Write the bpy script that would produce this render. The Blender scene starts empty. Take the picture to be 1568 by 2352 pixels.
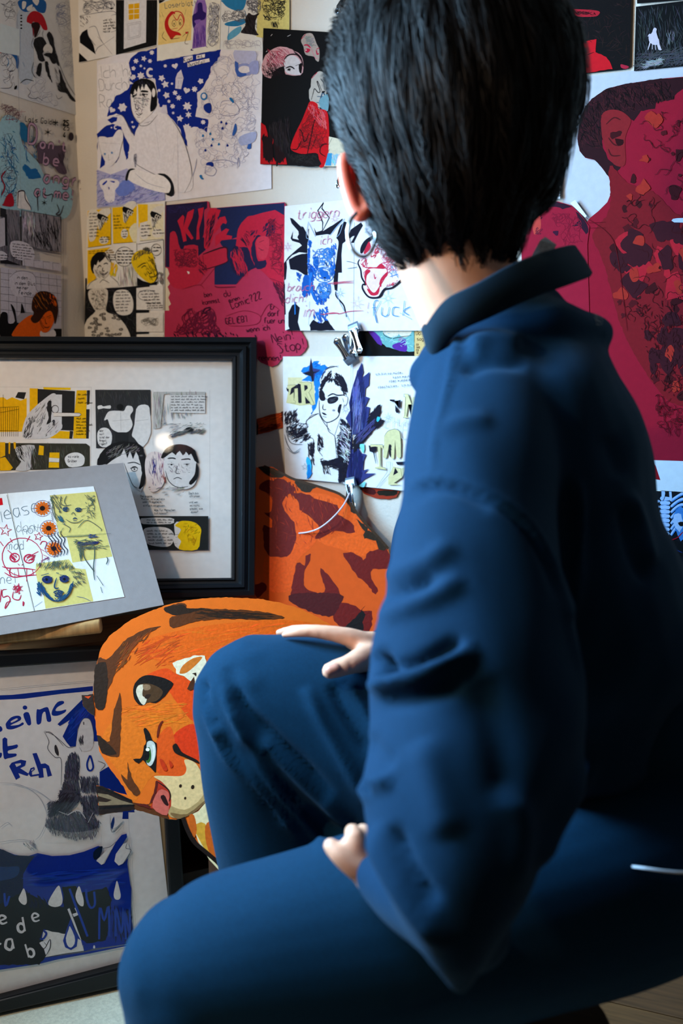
import bpy, bmesh, math, random
import numpy as np
from mathutils import Vector, Matrix, geometry
from mathutils.bvhtree import BVHTree
random.seed(7); np.random.seed(7)
SC = bpy.context.scene; COL = SC.collection
# ------------------------------------------------------------------ camera
FPX = 2287.0; CX = 784.0; CY = 1176.0; CAMH = 0.96
YAW, PITCH, ROLL = math.radians(23.4), math.radians(9.0), math.radians(-0.9)
C0 = Vector((0, 0, CAMH))
Fv = Vector((-math.sin(YAW)*math.cos(PITCH), math.cos(YAW)*math.cos(PITCH), -math.sin(PITCH)))
R0 = Vector((math.cos(YAW), math.sin(YAW), 0)); U0 = R0.cross(Fv)
Rv = R0*math.cos(ROLL) + U0*math.sin(ROLL); Uv = Rv.cross(Fv)
cd = bpy.data.cameras.new('camera'); cam = bpy.data.objects.new('camera', cd); COL.objects.link(cam)
cam.matrix_world = Matrix(((Rv.x, Uv.x, -Fv.x, C0.x), (Rv.y, Uv.y, -Fv.y, C0.y), (Rv.z, Uv.z, -Fv.z, C0.z), (0, 0, 0, 1)))
cd.sensor_fit = 'VERTICAL'; cd.sensor_height = 36.0; cd.sensor_width = 24.0; cd.lens = 36.0*FPX/2352.0
cd.clip_start = 0.02
cd.dof.use_dof = True; cd.dof.focus_distance = 1.42; cd.dof.aperture_fstop = 3.5
SC.camera = cam
# ------------------------------------------------------------------ light and exposure
SC.view_settings.view_transform = 'Standard'; SC.view_settings.look = 'None'
SC.view_settings.gamma = 1.0; SC.view_settings.exposure = 0.22
try: SC.view_settings.use_curve_mapping = False
except Exception: pass
W = bpy.data.worlds.new('world'); SC.world = W; W.use_nodes = True
W.node_tree.nodes['Background'].inputs[0].default_value = (.55, .7, 1, 1)
W.node_tree.nodes['Background'].inputs[1].default_value = 0.006
def ray(px, py): return Fv + Rv*((px-CX)/FPX) - Uv*((py-CY)/FPX)
def P(px, py, z): return C0 + ray(px, py)*z
def proj(v):
    d = Vector(v)-C0; z = d.dot(Fv); return (CX+FPX*d.dot(Rv)/z, CY-FPX*d.dot(Uv)/z, z)
WALLY = 1.65*math.cos(YAW)
def wallpt(px, py, off=0.0):
    r = ray(px, py); return C0 + r*((WALLY-off)/r.y)
XL = wallpt(177, 350).x
def area(name, loc, target, sx, sy, power, col):
    l = bpy.data.lights.new(name, 'AREA'); l.shape = 'RECTANGLE'; l.size = sx; l.size_y = sy; l.energy = power; l.color = col
    o = bpy.data.objects.new(name, l); COL.objects.link(o); o.location = loc
    o.rotation_euler = (Vector(target)-Vector(loc)).to_track_quat('-Z', 'Y').to_euler(); return o
# daylight coming in through the window opening of the left wall
wl = area('window_daylight', (XL-.02, WALLY-.84, 1.36), (XL+1, WALLY-1.0, 1.02), .56, 1.1, 66.0, (.35, .67, 1.0)); wl.data.spread = math.radians(150)
# warm lamp of the room, left of the photographer
def lampat(loc, power, col, rad):
    l = bpy.data.lights.new('warm_lamp_light', 'POINT'); l.energy = power; l.color = col; l.shadow_soft_size = rad
    o = bpy.data.objects.new('warm_lamp_light', l); COL.objects.link(o); o.location = loc; return o
LAMP = C0 + Rv*(-.74) + Uv*.50 + Fv*.56
lampat(LAMP, 20.0, (1.0, .76, .54), .03)
# dim room light behind the photographer
lampat(Vector((-.24, .76, 1.30))+Vector((.385, -.345, .29))*2.6*.85, 1.6, (1.0, .80, .60), .035)

# ------------------------------------------------------------------ helpers
def lin(h):
    h = h.lstrip('#'); c = [int(h[i:i+2], 16)/255 for i in (0, 2, 4)]
    return tuple((x/12.92 if x <= .04045 else ((x+.055)/1.055)**2.4) for x in c)
MATS = {}
def mat(name, col, rough=.7, metal=0, noise=0, nscale=60, bump=0, bscale=200, spec=.4, wave=None, sheen=0, sss=0, stretch=None, trans=0):
    if name in MATS: return MATS[name]
    m = bpy.data.materials.new(name); m.use_nodes = True; nt = m.node_tree; b = nt.nodes['Principled BSDF']
    c = lin(col) if isinstance(col, str) else col
    b.inputs['Base Color'].default_value = (*c, 1); b.inputs['Roughness'].default_value = rough
    b.inputs['Metallic'].default_value = metal; b.inputs['Specular IOR Level'].default_value = spec
    if sheen: b.inputs['Sheen Weight'].default_value = sheen; b.inputs['Sheen Roughness'].default_value = .5; b.inputs['Sheen Tint'].default_value = (.35, .6, .9, 1)
    if sss:
        b.inputs['Subsurface Weight'].default_value = sss; b.inputs['Subsurface Radius'].default_value = (.012, .004, .002); b.inputs['Subsurface Scale'].default_value = 1.0
    tc = nt.nodes.new('ShaderNodeTexCoord'); mp = nt.nodes.new('ShaderNodeMapping'); nt.links.new(tc.outputs['Object'], mp.inputs[0])
    if stretch: mp.inputs['Scale'].default_value = stretch
    if noise:
        n = nt.nodes.new('ShaderNodeTexNoise'); n.inputs['Scale'].default_value = nscale; n.inputs['Detail'].default_value = 5
        nt.links.new(mp.outputs[0], n.inputs['Vector'])
        r = nt.nodes.new('ShaderNodeValToRGB'); nt.links.new(n.outputs[0], r.inputs[0])
        r.color_ramp.elements[0].position = .3; r.color_ramp.elements[1].position = .7
        r.color_ramp.elements[0].color = (*[max(0, x*(1-noise)) for x in c], 1); r.color_ramp.elements[1].color = (*[min(1, x*(1+noise*.6)) for x in c], 1)
        nt.links.new(r.outputs[0], b.inputs['Base Color'])
    if bump:
        n = nt.nodes.new('ShaderNodeTexNoise'); n.inputs['Scale'].default_value = bscale; n.inputs['Detail'].default_value = 3
        nt.links.new(mp.outputs[0], n.inputs['Vector'])
        bp = nt.nodes.new('ShaderNodeBump'); bp.inputs['Strength'].default_value = bump; bp.inputs['Distance'].default_value = .002
        nt.links.new(n.outputs[0], bp.inputs['Height']); nt.links.new(bp.outputs[0], b.inputs['Normal'])
    MATS[name] = m; return m
def ink(name, rough=.7, spec=.1, mottle=.07, bump=.05):
    if name in MATS: return MATS[name]
    m = bpy.data.materials.new(name); m.use_nodes = True; nt = m.node_tree; b = nt.nodes['Principled BSDF']
    a = nt.nodes.new('ShaderNodeAttribute'); a.attribute_name = 'Col'
    tc = nt.nodes.new('ShaderNodeTexCoord'); n = nt.nodes.new('ShaderNodeTexNoise'); n.inputs['Scale'].default_value = 220; n.inputs['Detail'].default_value = 4
    nt.links.new(tc.outputs['Object'], n.inputs['Vector'])
    mr = nt.nodes.new('ShaderNodeMapRange'); mr.inputs[1].default_value = .3; mr.inputs[2].default_value = .7; mr.inputs[3].default_value = 1-mottle; mr.inputs[4].default_value = 1+mottle
    nt.links.new(n.outputs[0], mr.inputs[0])
    mx = nt.nodes.new('ShaderNodeVectorMath'); mx.operation = 'SCALE'; nt.links.new(a.outputs['Color'], mx.inputs[0]); nt.links.new(mr.outputs[0], mx.inputs['Scale'])
    nt.links.new(mx.outputs[0], b.inputs['Base Color']); b.inputs['Roughness'].default_value = rough; b.inputs['Specular IOR Level'].default_value = spec
    if bump:
        bp = nt.nodes.new('ShaderNodeBump'); bp.inputs['Strength'].default_value = bump; bp.inputs['Distance'].default_value = .002
        nt.links.new(n.outputs[0], bp.inputs['Height']); nt.links.new(bp.outputs[0], b.inputs['Normal'])
    MATS[name] = m; return m
def paper(hexc): return mat('paper_'+hexc, hexc, .75, noise=.05, nscale=90, bump=.15, bscale=900, spec=.1)
def tag(o, label=None, cat=None, group=None, kind=None):
    if label: o['label'] = label
    if cat: o['category'] = cat
    if group: o['group'] = group
    if kind: o['kind'] = kind
    return o
def link(name, me, m=None, parent=None, smooth=False):
    o = bpy.data.objects.new(name, me); COL.objects.link(o)
    if m: me.materials.append(m)
    if smooth: me.polygons.foreach_set('use_smooth', [True]*len(me.polygons))
    if parent:
        o.parent = parent; o.matrix_parent_inverse = parent.matrix_world.inverted()
    return o
def pymesh(name, verts, faces):
    me = bpy.data.meshes.new(name); me.from_pydata([tuple(v) for v in verts], [], faces); me.validate(); me.update(); return me
def box_geo(lo, hi):
    x0, y0, z0 = lo; x1, y1, z1 = hi
    v = [(x0,y0,z0),(x1,y0,z0),(x1,y1,z0),(x0,y1,z0),(x0,y0,z1),(x1,y0,z1),(x1,y1,z1),(x0,y1,z1)]
    return v, [(0,3,2,1),(4,5,6,7),(0,1,5,4),(1,2,6,5),(2,3,7,6),(3,0,4,7)]
def box(name, lo, hi, m, parent=None, bevel=0, rot=None, origin=None):
    v, f = box_geo(lo, hi); me = pymesh(name, v, f)
    if bevel:
        bm = bmesh.new(); bm.from_mesh(me); bmesh.ops.bevel(bm, geom=bm.edges[:], offset=bevel, segments=2, affect='EDGES'); bm.to_mesh(me); bm.free()
    o = link(name, me, m)
    if rot is not None: o.matrix_world = rot
    if parent: o.parent = parent
    return o
def empty(name, loc):
    o = bpy.data.objects.new(name, None); COL.objects.link(o); o.location = loc; o.empty_display_size = .05
    bpy.context.view_layer.update(); return o
def crom(pts, n=6, closed=False):
    pts = [np.array(p, float) for p in pts]; out = []; N = len(pts)
    if N < 3: return pts
    rng = range(N) if closed else range(N-1)
    for i in rng:
        p0 = pts[(i-1) % N] if closed or i > 0 else pts[0]; p1 = pts[i]; p2 = pts[(i+1) % N]
        p3 = pts[(i+2) % N] if closed or i+2 < N else pts[-1]
        for k in range(n):
            t = k/n; out.append(.5*((2*p1)+(-p0+p2)*t+(2*p0-5*p1+4*p2-p3)*t*t+(-p0+3*p1-3*p2+p3)*t**3))
    if not closed: out.append(pts[-1])
    return out
# tube along 3D points
def tube_geo(pts, rads, seg=10, caps=True):
    pts = [Vector(p) for p in pts]; V = []; Fc = []; n = len(pts)
    up = Vector((.13, .31, .94))
    for i, p in enumerate(pts):
        t = (pts[min(i+1, n-1)]-pts[max(i-1, 0)]).normalized()
        a = t.cross(up).normalized() if abs(t.dot(up)) < .98 else t.orthogonal().normalized()
        b = a.cross(t).normalized(); up = b
        for k in range(seg):
            an = 2*math.pi*k/seg; V.append(p+(a*math.cos(an)+b*math.sin(an))*rads[i])
    for i in range(n-1):
        for k in range(seg):
            k2 = (k+1) % seg; Fc.append((i*seg+k, i*seg+k2, (i+1)*seg+k2, (i+1)*seg+k))
    if caps: Fc.append(tuple(range(seg))[::-1]); Fc.append(tuple((n-1)*seg+k for k in range(seg)))
    return V, Fc
def tube(name, pts, r, m, parent=None, seg=10):
    rads = r if isinstance(r, (list, tuple)) else [r]*len(pts)
    v, f = tube_geo(pts, rads, seg); return link(name, pymesh(name, v, f), m, parent, True)

# ------------------------------------------------------------------ flat artworks: a sheet plus its ink, all real geometry
class Plane:
    def __init__(s, a, b, c):
        s.O = Vector(a); s.u = (Vector(b)-s.O).normalized(); n = s.u.cross(Vector(c)-s.O).normalized()
        if n.dot(C0-s.O) < 0: n = -n
        s.n = n
        if s.u.dot(Rv) < 0: s.u = -s.u
        s.v = s.n.cross(s.u)
    def shift(s, d):
        q = Plane.__new__(Plane); q.O = s.O+s.n*d; q.u, q.v, q.n = s.u, s.v, s.n; return q
    def hit(s, px, py):
        r = ray(px, py); return C0+r*((s.O-C0).dot(s.n)/r.dot(s.n))
def ppl(a, b, c): return Plane(P(*a), P(*b), P(*c))
BACK = Plane((0, WALLY, 0), (1, WALLY, 0), (0, WALLY, 1))
LEFT = Plane((XL, 0, 0), (XL, 1, 0), (XL, 0, 1))
FONT = {'a':"36 16 04 03 12 22 34|36 32",'b':"09 02|05 16 26 35 33 22 12 03",'c':"36 16 05 03 12 32",'d':"39 32|35 26 16 05 03 12 22 33",'e':"04 34 35 26 16 05 03 12 32",'f':"39 29 18 12|06 26",'g':"35 26 16 05 03 12 22 33|36 31 20 00",'h':"09 02|05 16 26 35 32",'i':"16 12|18 19",'j':"16 11 00|18 19",'k':"09 02|36 04 32",'l':"19 12",'m':"06 02|05 16 25 22|25 36 45 42",'n':"06 02|05 16 26 35 32",'o':"16 05 03 12 22 33 35 26 16",'p':"06 00|05 16 26 35 33 22 12 03",'q':"36 30|35 26 16 05 03 12 22 33",'r':"06 02|04 16 26",'s':"36 16 05 14 24 33 22 02",'t':"18 13 22 32|06 26",'u':"06 03 12 22 33|36 32",'v':"06 12 26",'w':"06 12 25 32 46",'x':"06 32|36 02",'y':"06 13|36 10",'z':"06 36 02 32",
'A':"02 19 32|05 35",'B':"02 09 29 38 36 25 05|25 34 33 22 02",'C':"38 19 08 03 12 33",'D':"02 09 29 37 34 22 02",'E':"39 09 02 32|06 26",'F':"39 09 02|06 26",'G':"38 19 08 03 12 32 35 25",'H':"09 02|39 32|06 36",'I':"19 12",'K':"09 02|39 05 32",'L':"09 02 32",'M':"02 09 25 49 42",'N':"02 09 32 39",'O':"19 08 03 12 22 33 38 29 19",'P':"02 09 29 38 36 25 05",'R':"02 09 29 38 36 25 05|15 32",'S':"38 19 08 17 25 34 22 02",'T':"09 39|29 22",'U':"09 03 12 22 33 39",'V':"09 12 29",'W':"09 12 26 32 49",'Z':"09 39 02 32",
'!':"19 15|12 13",'?':"08 19 29 38 15 14|12 13",'.':"02 03",',':"13 01",'-':"05 25",'+':"05 35|17 13","'":"19 17",'1':"07 19 12",'2':"08 19 29 38 02 32",'4':"29 04 34|26 22",'5':"39 09 06 26 34 22 02",'9':"36 16 08 19 29 38 33 12",'0':"19 08 03 12 22 33 38 29 19"}
for k, b_ in (('ü','u'),('ä','a'),('ö','o')): FONT[k] = FONT[b_]+"|08 09|28 29"
def pp(s):
    if isinstance(s, str): return [tuple(float(a) for a in q.split(',')) for q in s.split()]
    return s
def inpoly(x, y, P_):
    c = False; j = len(P_)-1
    for i in range(len(P_)):
        if (P_[i][1] > y) != (P_[j][1] > y) and x < (P_[j][0]-P_[i][0])*(y-P_[i][1])/(P_[j][1]-P_[i][1])+P_[i][0]: c = not c
        j = i
    return c
class Sheet:
    STEP = 1.6e-5
    def __init__(s, name, label, cat, plane, outline, col='e8e6e2', thick=.0005, off=.001, Z=(0, 0, 1), sm=0, jag=0, group=None, parent=None, material=None, edge=None, inkmat='ink_paper'):
        s.pl = plane.shift(off); s.Z = Z; s.inkmat = inkmat
        px = [s.px(*p) for p in pp(outline)]
        if sm: px = [tuple(p) for p in crom(px, sm, True)]
        if jag: px = s._jag(px, jag)
        w = [s.pl.hit(*p) for p in px]; c = sum(w, Vector())/len(w)
        s.O = c; s.M = Matrix(((s.pl.u.x, s.pl.v.x, s.pl.n.x, c.x), (s.pl.u.y, s.pl.v.y, s.pl.n.y, c.y), (s.pl.u.z, s.pl.v.z, s.pl.n.z, c.z), (0, 0, 0, 1)))
        s.sc = (c-C0).dot(Fv)/FPX
        L = [s.loc(p) for p in px]; n = len(L)
        V = [(a, b, 0) for a, b in L]+[(a, b, -thick) for a, b in L]
        tri = geometry.tessellate_polygon([[Vector((a, b, 0)) for a, b in L]])
        F_ = []
        for t in tri:
            A, B, C_ = [L[i] for i in t]
            if (B[0]-A[0])*(C_[1]-A[1])-(B[1]-A[1])*(C_[0]-A[0]) < 0: t = t[::-1]
            F_.append(tuple(t)); F_.append(tuple(n+i for i in t[::-1]))
        nf = len(F_)
        for i in range(n): F_.append((i, (i+1) % n, n+(i+1) % n, n+i))
        me = bpy.data.meshes.new(name); me.from_pydata(V, [], F_)
        me.materials.append(material or paper(col))
        if edge:
            me.materials.append(edge)
            me.polygons.foreach_set('material_index', [0]*nf+[1]*(len(F_)-nf))
        me.update()
        s.o = bpy.data.objects.new(name, me); COL.objects.link(s.o)
        if parent: s.o.parent = parent; s.o.matrix_parent_inverse = parent.matrix_world.inverted()
        s.o.matrix_world = s.M
        if label and not parent: tag(s.o, label, cat, group)
        elif label: tag(s.o, label)
        s.h = 6e-5; s.buf = {'drawing': ([], [], []), 'lettering': ([], [], [])}; s.key = 'drawing'
    def z(s, *Z): s.Z = Z; return s
    def px(s, x, y): return (s.Z[0]+x/s.Z[2], s.Z[1]+y/s.Z[2])
    def loc(s, p):
        d = s.pl.hit(*p)-s.O; return (d.dot(s.pl.u), d.dot(s.pl.v))
    def _jag(s, px, j):
        out = []
        for i in range(len(px)):
            a, b = px[i], px[(i+1) % len(px)]; d = math.dist(a, b); k = max(1, int(d/6))
            for t in range(k):
                q = t/k; out.append((a[0]+(b[0]-a[0])*q+random.uniform(-j, j), a[1]+(b[1]-a[1])*q+random.uniform(-j, j)))
        return out
    def _add(s, V, T, col):
        bv, bt, bc = s.buf[s.key]; k = len(bv); bv += V; bt += [(a+k, b+k, c+k) for a, b, c in T]; bc += [tuple(x**1.22 for x in col)]*len(T)
    def f(s, col, pts, sm=0, jag=0, up=True):
        px = [s.px(*p) for p in pp(pts)]
        if sm: px = [tuple(p) for p in crom(px, 5 if sm is True else sm, True)]
        if jag: px = s._jag(px, jag)
        L = [s.loc(p) for p in px]
        T = []
        for t in geometry.tessellate_polygon([[Vector((a, b, 0)) for a, b in L]]):
            A, B, C_ = [L[i] for i in t]
            T.append(tuple(t) if (B[0]-A[0])*(C_[1]-A[1])-(B[1]-A[1])*(C_[0]-A[0]) > 0 else tuple(t[::-1]))
        s.h += s.STEP if up else 3e-6
        s._add([(a, b, s.h) for a, b in L], T, lin(col)); return s
    def _rib(s, px, w, col, taper=.5):
        L = [np.array(s.loc(p)) for p in px]; L = [p for i, p in enumerate(L) if i == 0 or np.linalg.norm(p-L[i-1]) > 1e-6]
        n = len(L)
        if n < 2: return
        V = []; T = []; s.h += 7e-7
        for i in range(n):
            t = L[min(i+1, n-1)]-L[max(i-1, 0)]; t = t/(np.linalg.norm(t)+1e-12); nn = np.array((-t[1], t[0]))
            e = min(i, n-1-i)/max(1, (n-1)/2); hw = .5*w*s.sc*(taper+(1-taper)*min(1, e*2.5))
            V += [(*(L[i]+nn*hw), s.h), (*(L[i]-nn*hw), s.h)]
        for i in range(n-1):
            a = 2*i; T += [(a, a+1, a+3), (a, a+3, a+2)]
        s._add(V, T, col)
    def l(s, col, w, *lines, sm=4, up=True, taper=.5):
        if up: s.h += s.STEP
        for ln in lines:
            px = [s.px(*p) for p in pp(ln)]
            if sm and len(px) > 2: px = [tuple(p) for p in crom(px, sm)]
            s._rib(px, w, lin(col), taper)
        return s
    def hatch(s, col, w, poly, n, ang, ln, ja=8, curve=.1, up=True):
        poly = [s.px(*p) for p in pp(poly)]; xs = [p[0] for p in poly]; ys = [p[1] for p in poly]; c = lin(col)
        if up: s.h += s.STEP
        k = 0; tries = 0
        while k < n and tries < n*12:
            tries += 1; x = random.uniform(min(xs), max(xs)); y = random.uniform(min(ys), max(ys))
            if not inpoly(x, y, poly): continue
            a = math.radians(ang+random.gauss(0, ja)); d = ln*random.uniform(.5, 1)/2; dx, dy = math.cos(a)*d, -math.sin(a)*d
            if not (inpoly(x+dx*.8, y+dy*.8, poly) and inpoly(x-dx*.8, y-dy*.8, poly)): d *= .4; dx *= .4; dy *= .4
            cu = random.uniform(-curve, curve)
            s._rib([(x-dx, y-dy), (x-dy*cu, y+dx*cu), (x+dx, y+dy)], w*random.uniform(.7, 1.2), tuple(q*random.uniform(.8, 1.15) for q in c), .3); k += 1
        return s
    def scrib(s, col, w, poly, n, steps=7, step=8, up=True):
        poly = [s.px(*p) for p in pp(poly)]; xs = [p[0] for p in poly]; ys = [p[1] for p in poly]
        if up: s.h += s.STEP
        for _ in range(n):
            for _t in range(20):
                x = random.uniform(min(xs), max(xs)); y = random.uniform(min(ys), max(ys))
                if inpoly(x, y, poly): break
            a = random.uniform(0, 6.28); path = [(x, y)]
            for _k in range(steps):
                a += random.uniform(-1.3, 1.3); nx, ny = path[-1][0]+math.cos(a)*step, path[-1][1]+math.sin(a)*step
                if inpoly(nx, ny, poly): path.append((nx, ny))
                else: a += 2
            if len(path) > 2: s._rib([tuple(q) for q in crom(path, 3)], w, lin(col), .4)
        return s
    def spots(s, col, poly, n, r, jag=.4, up=True):
        pz = s.Z; s_poly = [s.px(*p) for p in pp(poly)]; xs = [p[0] for p in s_poly]; ys = [p[1] for p in s_poly]; s.Z = (0, 0, 1)
        if up: s.h += s.STEP
        k = 0
        for _ in range(n*20):
            if k >= n: break
            x = random.uniform(min(xs), max(xs)); y = random.uniform(min(ys), max(ys))
            if not inpoly(x, y, s_poly): continue
            R_ = r*random.uniform(.5, 1.3); ax = random.uniform(.6, 1.2)
            s.f(col, [(x+R_*ax*math.cos(a)*random.uniform(1-jag, 1+jag), y+R_*math.sin(a)*random.uniform(1-jag, 1+jag)) for a in [i*6.283/9 for i in range(9)]], 2, up=False); k += 1
        s.Z = pz; return s
    def ell(s, col, x, y, rx, ry, rot=0, up=True, n=18):
        c, d = math.cos(math.radians(rot)), math.sin(math.radians(rot))
        return s.f(col, [(x+rx*math.cos(a)*c-ry*math.sin(a)*d, y+rx*math.cos(a)*d+ry*math.sin(a)*c) for a in [i*2*math.pi/n for i in range(n)]], 0, up=up)
    def ring(s, col, w, x, y, rx, ry, rot=0, a0=0, a1=360, up=True):
        c, d = math.cos(math.radians(rot)), math.sin(math.radians(rot)); n = 20
        return s.l(col, w, [(x+rx*math.cos(a)*c-ry*math.sin(a)*d, y+rx*math.cos(a)*d+ry*math.sin(a)*c) for a in [math.radians(a0+(a1-a0)*i/n) for i in range(n+1)]], sm=0, up=up)
    def star(s, col, x, y, r, n=5, inner=.42, rot=0, w=0, up=True):
        pts = [(x+(r if i % 2 == 0 else r*inner)*math.sin(math.radians(rot)+i*math.pi/n), y-(r if i % 2 == 0 else r*inner)*math.cos(math.radians(rot)+i*math.pi/n)) for i in range(2*n)]
        if w: return s.l(col, w, pts+[pts[0]], sm=0, up=up)
        return s.f(col, pts, up=up)
    def heart(s, col, x, y, r, rot=0, up=True):
        c, d = math.cos(math.radians(rot)), math.sin(math.radians(rot)); o = []
        for i in range(16):
            t = i*2*math.pi/16; a = r*math.sin(t)**3; b = -r*(13*math.cos(t)-5*math.cos(2*t)-2*math.cos(3*t)-math.cos(4*t))/16
            o.append((x+a*c-b*d, y+a*d+b*c))
        return s.f(col, o, up=up)
    # one-stroke handwriting; h = cap height in current units
    def t(s, txt, x, y, h, col='2a2a30', w=1.0, ang=0, sp=1.0, slant=0, jit=.25, asp=1.0):
        s.key = 'lettering'; s.h += s.STEP; u = h/7.0; c, d = math.cos(math.radians(ang)), math.sin(math.radians(ang)); cx = 0
        for ch in txt:
            if ch == ' ': cx += 3.2; continue
            g = FONT.get(ch)
            if g is None: continue
            mw = 0
            for ln in g.split('|'):
                pts = []
                for q in ln.split():
                    gx, gy = int(q[0]), int(q[1])-2; mw = max(mw, gx)
                    lx = (cx+gx+random.uniform(-jit, jit)+gy*slant)*u*asp; ly = -(gy+random.uniform(-jit, jit))*u
                    pts.append(s.px(x+lx*c-ly*d, y+lx*d+ly*c))
                s._rib([tuple(p) for p in crom(pts, 3)] if len(pts) > 2 else pts, w, lin(col), .7)
            cx += (mw+1.6)*sp
        s.key = 'drawing'; return s
    # handwriting too small to read: a row of tiny loops
    def wr(s, x, y, wd, h, col='3a3a40', w=.8, ang=0, gap=.18):
        s.key = 'lettering'; s.h += s.STEP; c, d = math.cos(math.radians(ang)), math.sin(math.radians(ang)); q = 0
        while q < wd:
            n = random.randint(2, 6); pts = []
            for i in range(n*2+1):
                lx = q+i*h*.32; ly = -(h*random.uniform(.45, 1.1) if i % 2 else random.uniform(-.1, .15)*h); pts.append(s.px(x+lx*c-ly*d, y+lx*d+ly*c))
            s._rib([tuple(p) for p in crom(pts, 3)], w, lin(col), .8); q += n*h*.64+h*.7
        s.key = 'drawing'; return s
    def done(s):
        for k, (v, t, c) in s.buf.items():
            if not t: continue
            me = bpy.data.meshes.new(k); me.from_pydata(v, [], t)
            at = me.color_attributes.new('Col', 'FLOAT_COLOR', 'CORNER')
            arr = np.ones((len(t), 3, 4), dtype=np.float32); arr[:, :, :3] = np.array(c, dtype=np.float32)[:, None, :]
            at.data.foreach_set('color', arr.ravel()); me.materials.append(ink(s.inkmat) if isinstance(s.inkmat, str) else s.inkmat); me.update()
            o = bpy.data.objects.new(k, me); COL.objects.link(o); o.parent = s.o
            if k == 'lettering': o['kind'] = 'stuff'
        return s.o
# ------------------------------------------------------------------ the room
wallm = mat('wall_paint', 'd9d2c6', .85, noise=.05, nscale=12, bump=.35, bscale=260, spec=.2)
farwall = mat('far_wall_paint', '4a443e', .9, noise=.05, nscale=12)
XR, YB, ZC = XL+3.6, -2.2, 2.5
def struct(name, lo, hi, m): return tag(box(name, lo, hi, m), kind='structure')
struct('wall_back', (XL-.1, WALLY, 0), (XR+.1, WALLY+.1, ZC), wallm)
struct('wall_right', (XR, YB, 0), (XR+.1, WALLY, ZC), farwall)
struct('wall_front', (XL-.1, YB-.1, 0), (XR+.1, YB, ZC), farwall)
struct('ceiling', (XL-.1, YB-.1, ZC), (XR+.1, WALLY+.1, ZC+.08), farwall)
# left wall with its window opening
wy0, wy1, wz0, wz1 = WALLY-1.14, WALLY-.54, .78, 2.0
v = []; f = []
for lo, hi in (((XL-.1, wy1, 0), (XL, WALLY, ZC)), ((XL-.1, YB, 0), (XL, wy0, ZC)), ((XL-.1, wy0, 0), (XL, wy1, wz0)), ((XL-.1, wy0, wz1), (XL, wy1, ZC))):
    a, b = box_geo(lo, hi); k = len(v); v += a; f += [tuple(i+k for i in q) for q in b]
tag(link('wall_left', pymesh('wall_left', v, f), wallm), kind='structure')
v = []; f = []
for lo, hi in (((XL-.09, wy0, wz0), (XL-.05, wy0+.05, wz1)), ((XL-.09, wy1-.05, wz0), (XL-.05, wy1, wz1)), ((XL-.09, wy0+.05, wz0), (XL-.05, wy1-.05, wz0+.05)), ((XL-.09, wy0+.05, wz1-.05), (XL-.05, wy1-.05, wz1))):
    a, b = box_geo(lo, hi); k = len(v); v += a; f += [tuple(i+k for i in q) for q in b]
tag(link('window_1', pymesh('window_1', v, f), mat('window_paint', 'dddddd', .4)), kind='structure')
# wooden floor, plank by plank
fl = struct('floor', (XL-.1, YB-.1, -.08), (XR+.1, WALLY+.1, -.012), mat('subfloor', '1c120b', .9))
plankm = [mat('floor_wood_%s' % 'abc'[i], c, .38, noise=.35, nscale=9, stretch=(1, 14, 14), spec=.5) for i, c in enumerate(('7c4f2c', '6d4325', '86572f'))]
nr = int((WALLY-YB)/.12)+1
for i in range(nr):
    y1 = WALLY-.001-i*.12; x = XL-random.uniform(0, .9)
    if y1 < .15: # far behind the photographer nothing is seen: one wide board per row
        pass
    while x < XR:
        x2 = x+1.4; lo, hi = (max(x, XL)+.001, max(y1-.118, YB), -.012), (min(x2, XR)-.001, y1, 0)
        if hi[0] > lo[0]+.02: box('plank', lo, hi, plankm[random.randint(0, 2)], parent=fl)
        x = x2
# baseboard along the back wall
struct('baseboard_back', (XL, WALLY-.012, 0), (XR, WALLY, .055), mat('baseboard_paint', 'c9c6c0', .5))

# ------------------------------------------------------------------ shelf unit in the corner, carrying the big frame
wood = mat('walnut_wood', '7a4e2c', .5, noise=.4, nscale=7, stretch=(1, 12, 12), spec=.35)
dwood = mat('dark_wood', '2e1a10', .6, noise=.35, nscale=8, stretch=(8, 8, 1), spec=.3)
pwood = mat('pale_birch_wood', 'c79a62', .55, noise=.3, nscale=10, stretch=(14, 14, 1.5), spec=.3)
SF = P(120, 1489, 1.49); SHZ = SF.z
us = (R0*math.sin(math.radians(65.7))+Vector((-math.sin(YAW), math.cos(YAW), 0))*math.cos(math.radians(65.7))); us.z = 0; us.normalize(); ws = Vector((-us.y, us.x, 0))
se = empty('shelf_unit', (SF.x, SF.y, 0)); tag(se, 'brown wooden shelf unit across the corner under the big framed comic page', 'shelf')
SM = Matrix(((us.x, ws.x, 0, SF.x), (us.y, ws.y, 0, SF.y), (0, 0, 1, 0), (0, 0, 0, 1)))
def spart(name, lo, hi, m, bevel=0):
    o = box(name, lo, hi, m, None, bevel); o.matrix_world = SM; o.parent = se; o.matrix_parent_inverse = se.matrix_world.inverted(); return o
A_, B_, D_ = -.125, .275, .145
spart('shelf_board', (A_, 0, SHZ-.024), (B_, D_, SHZ), wood, .002)
spart('side_panel', (B_-.026, .022, 0), (B_-.006, D_-.006, SHZ-.025), dwood)
spart('side_panel', (A_+.006, .022, 0), (A_+.026, D_-.006, SHZ-.025), dwood)
spart('back_panel', (A_+.027, D_-.02, .05), (B_-.027, D_-.012, SHZ-.025), dwood)
for z_ in (.09, .26): spart('lower_board', (A_+.027, .03, z_), (B_-.027, D_-.021, z_+.018), dwood)
lp = P(505, 2130, 1.47)
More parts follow.
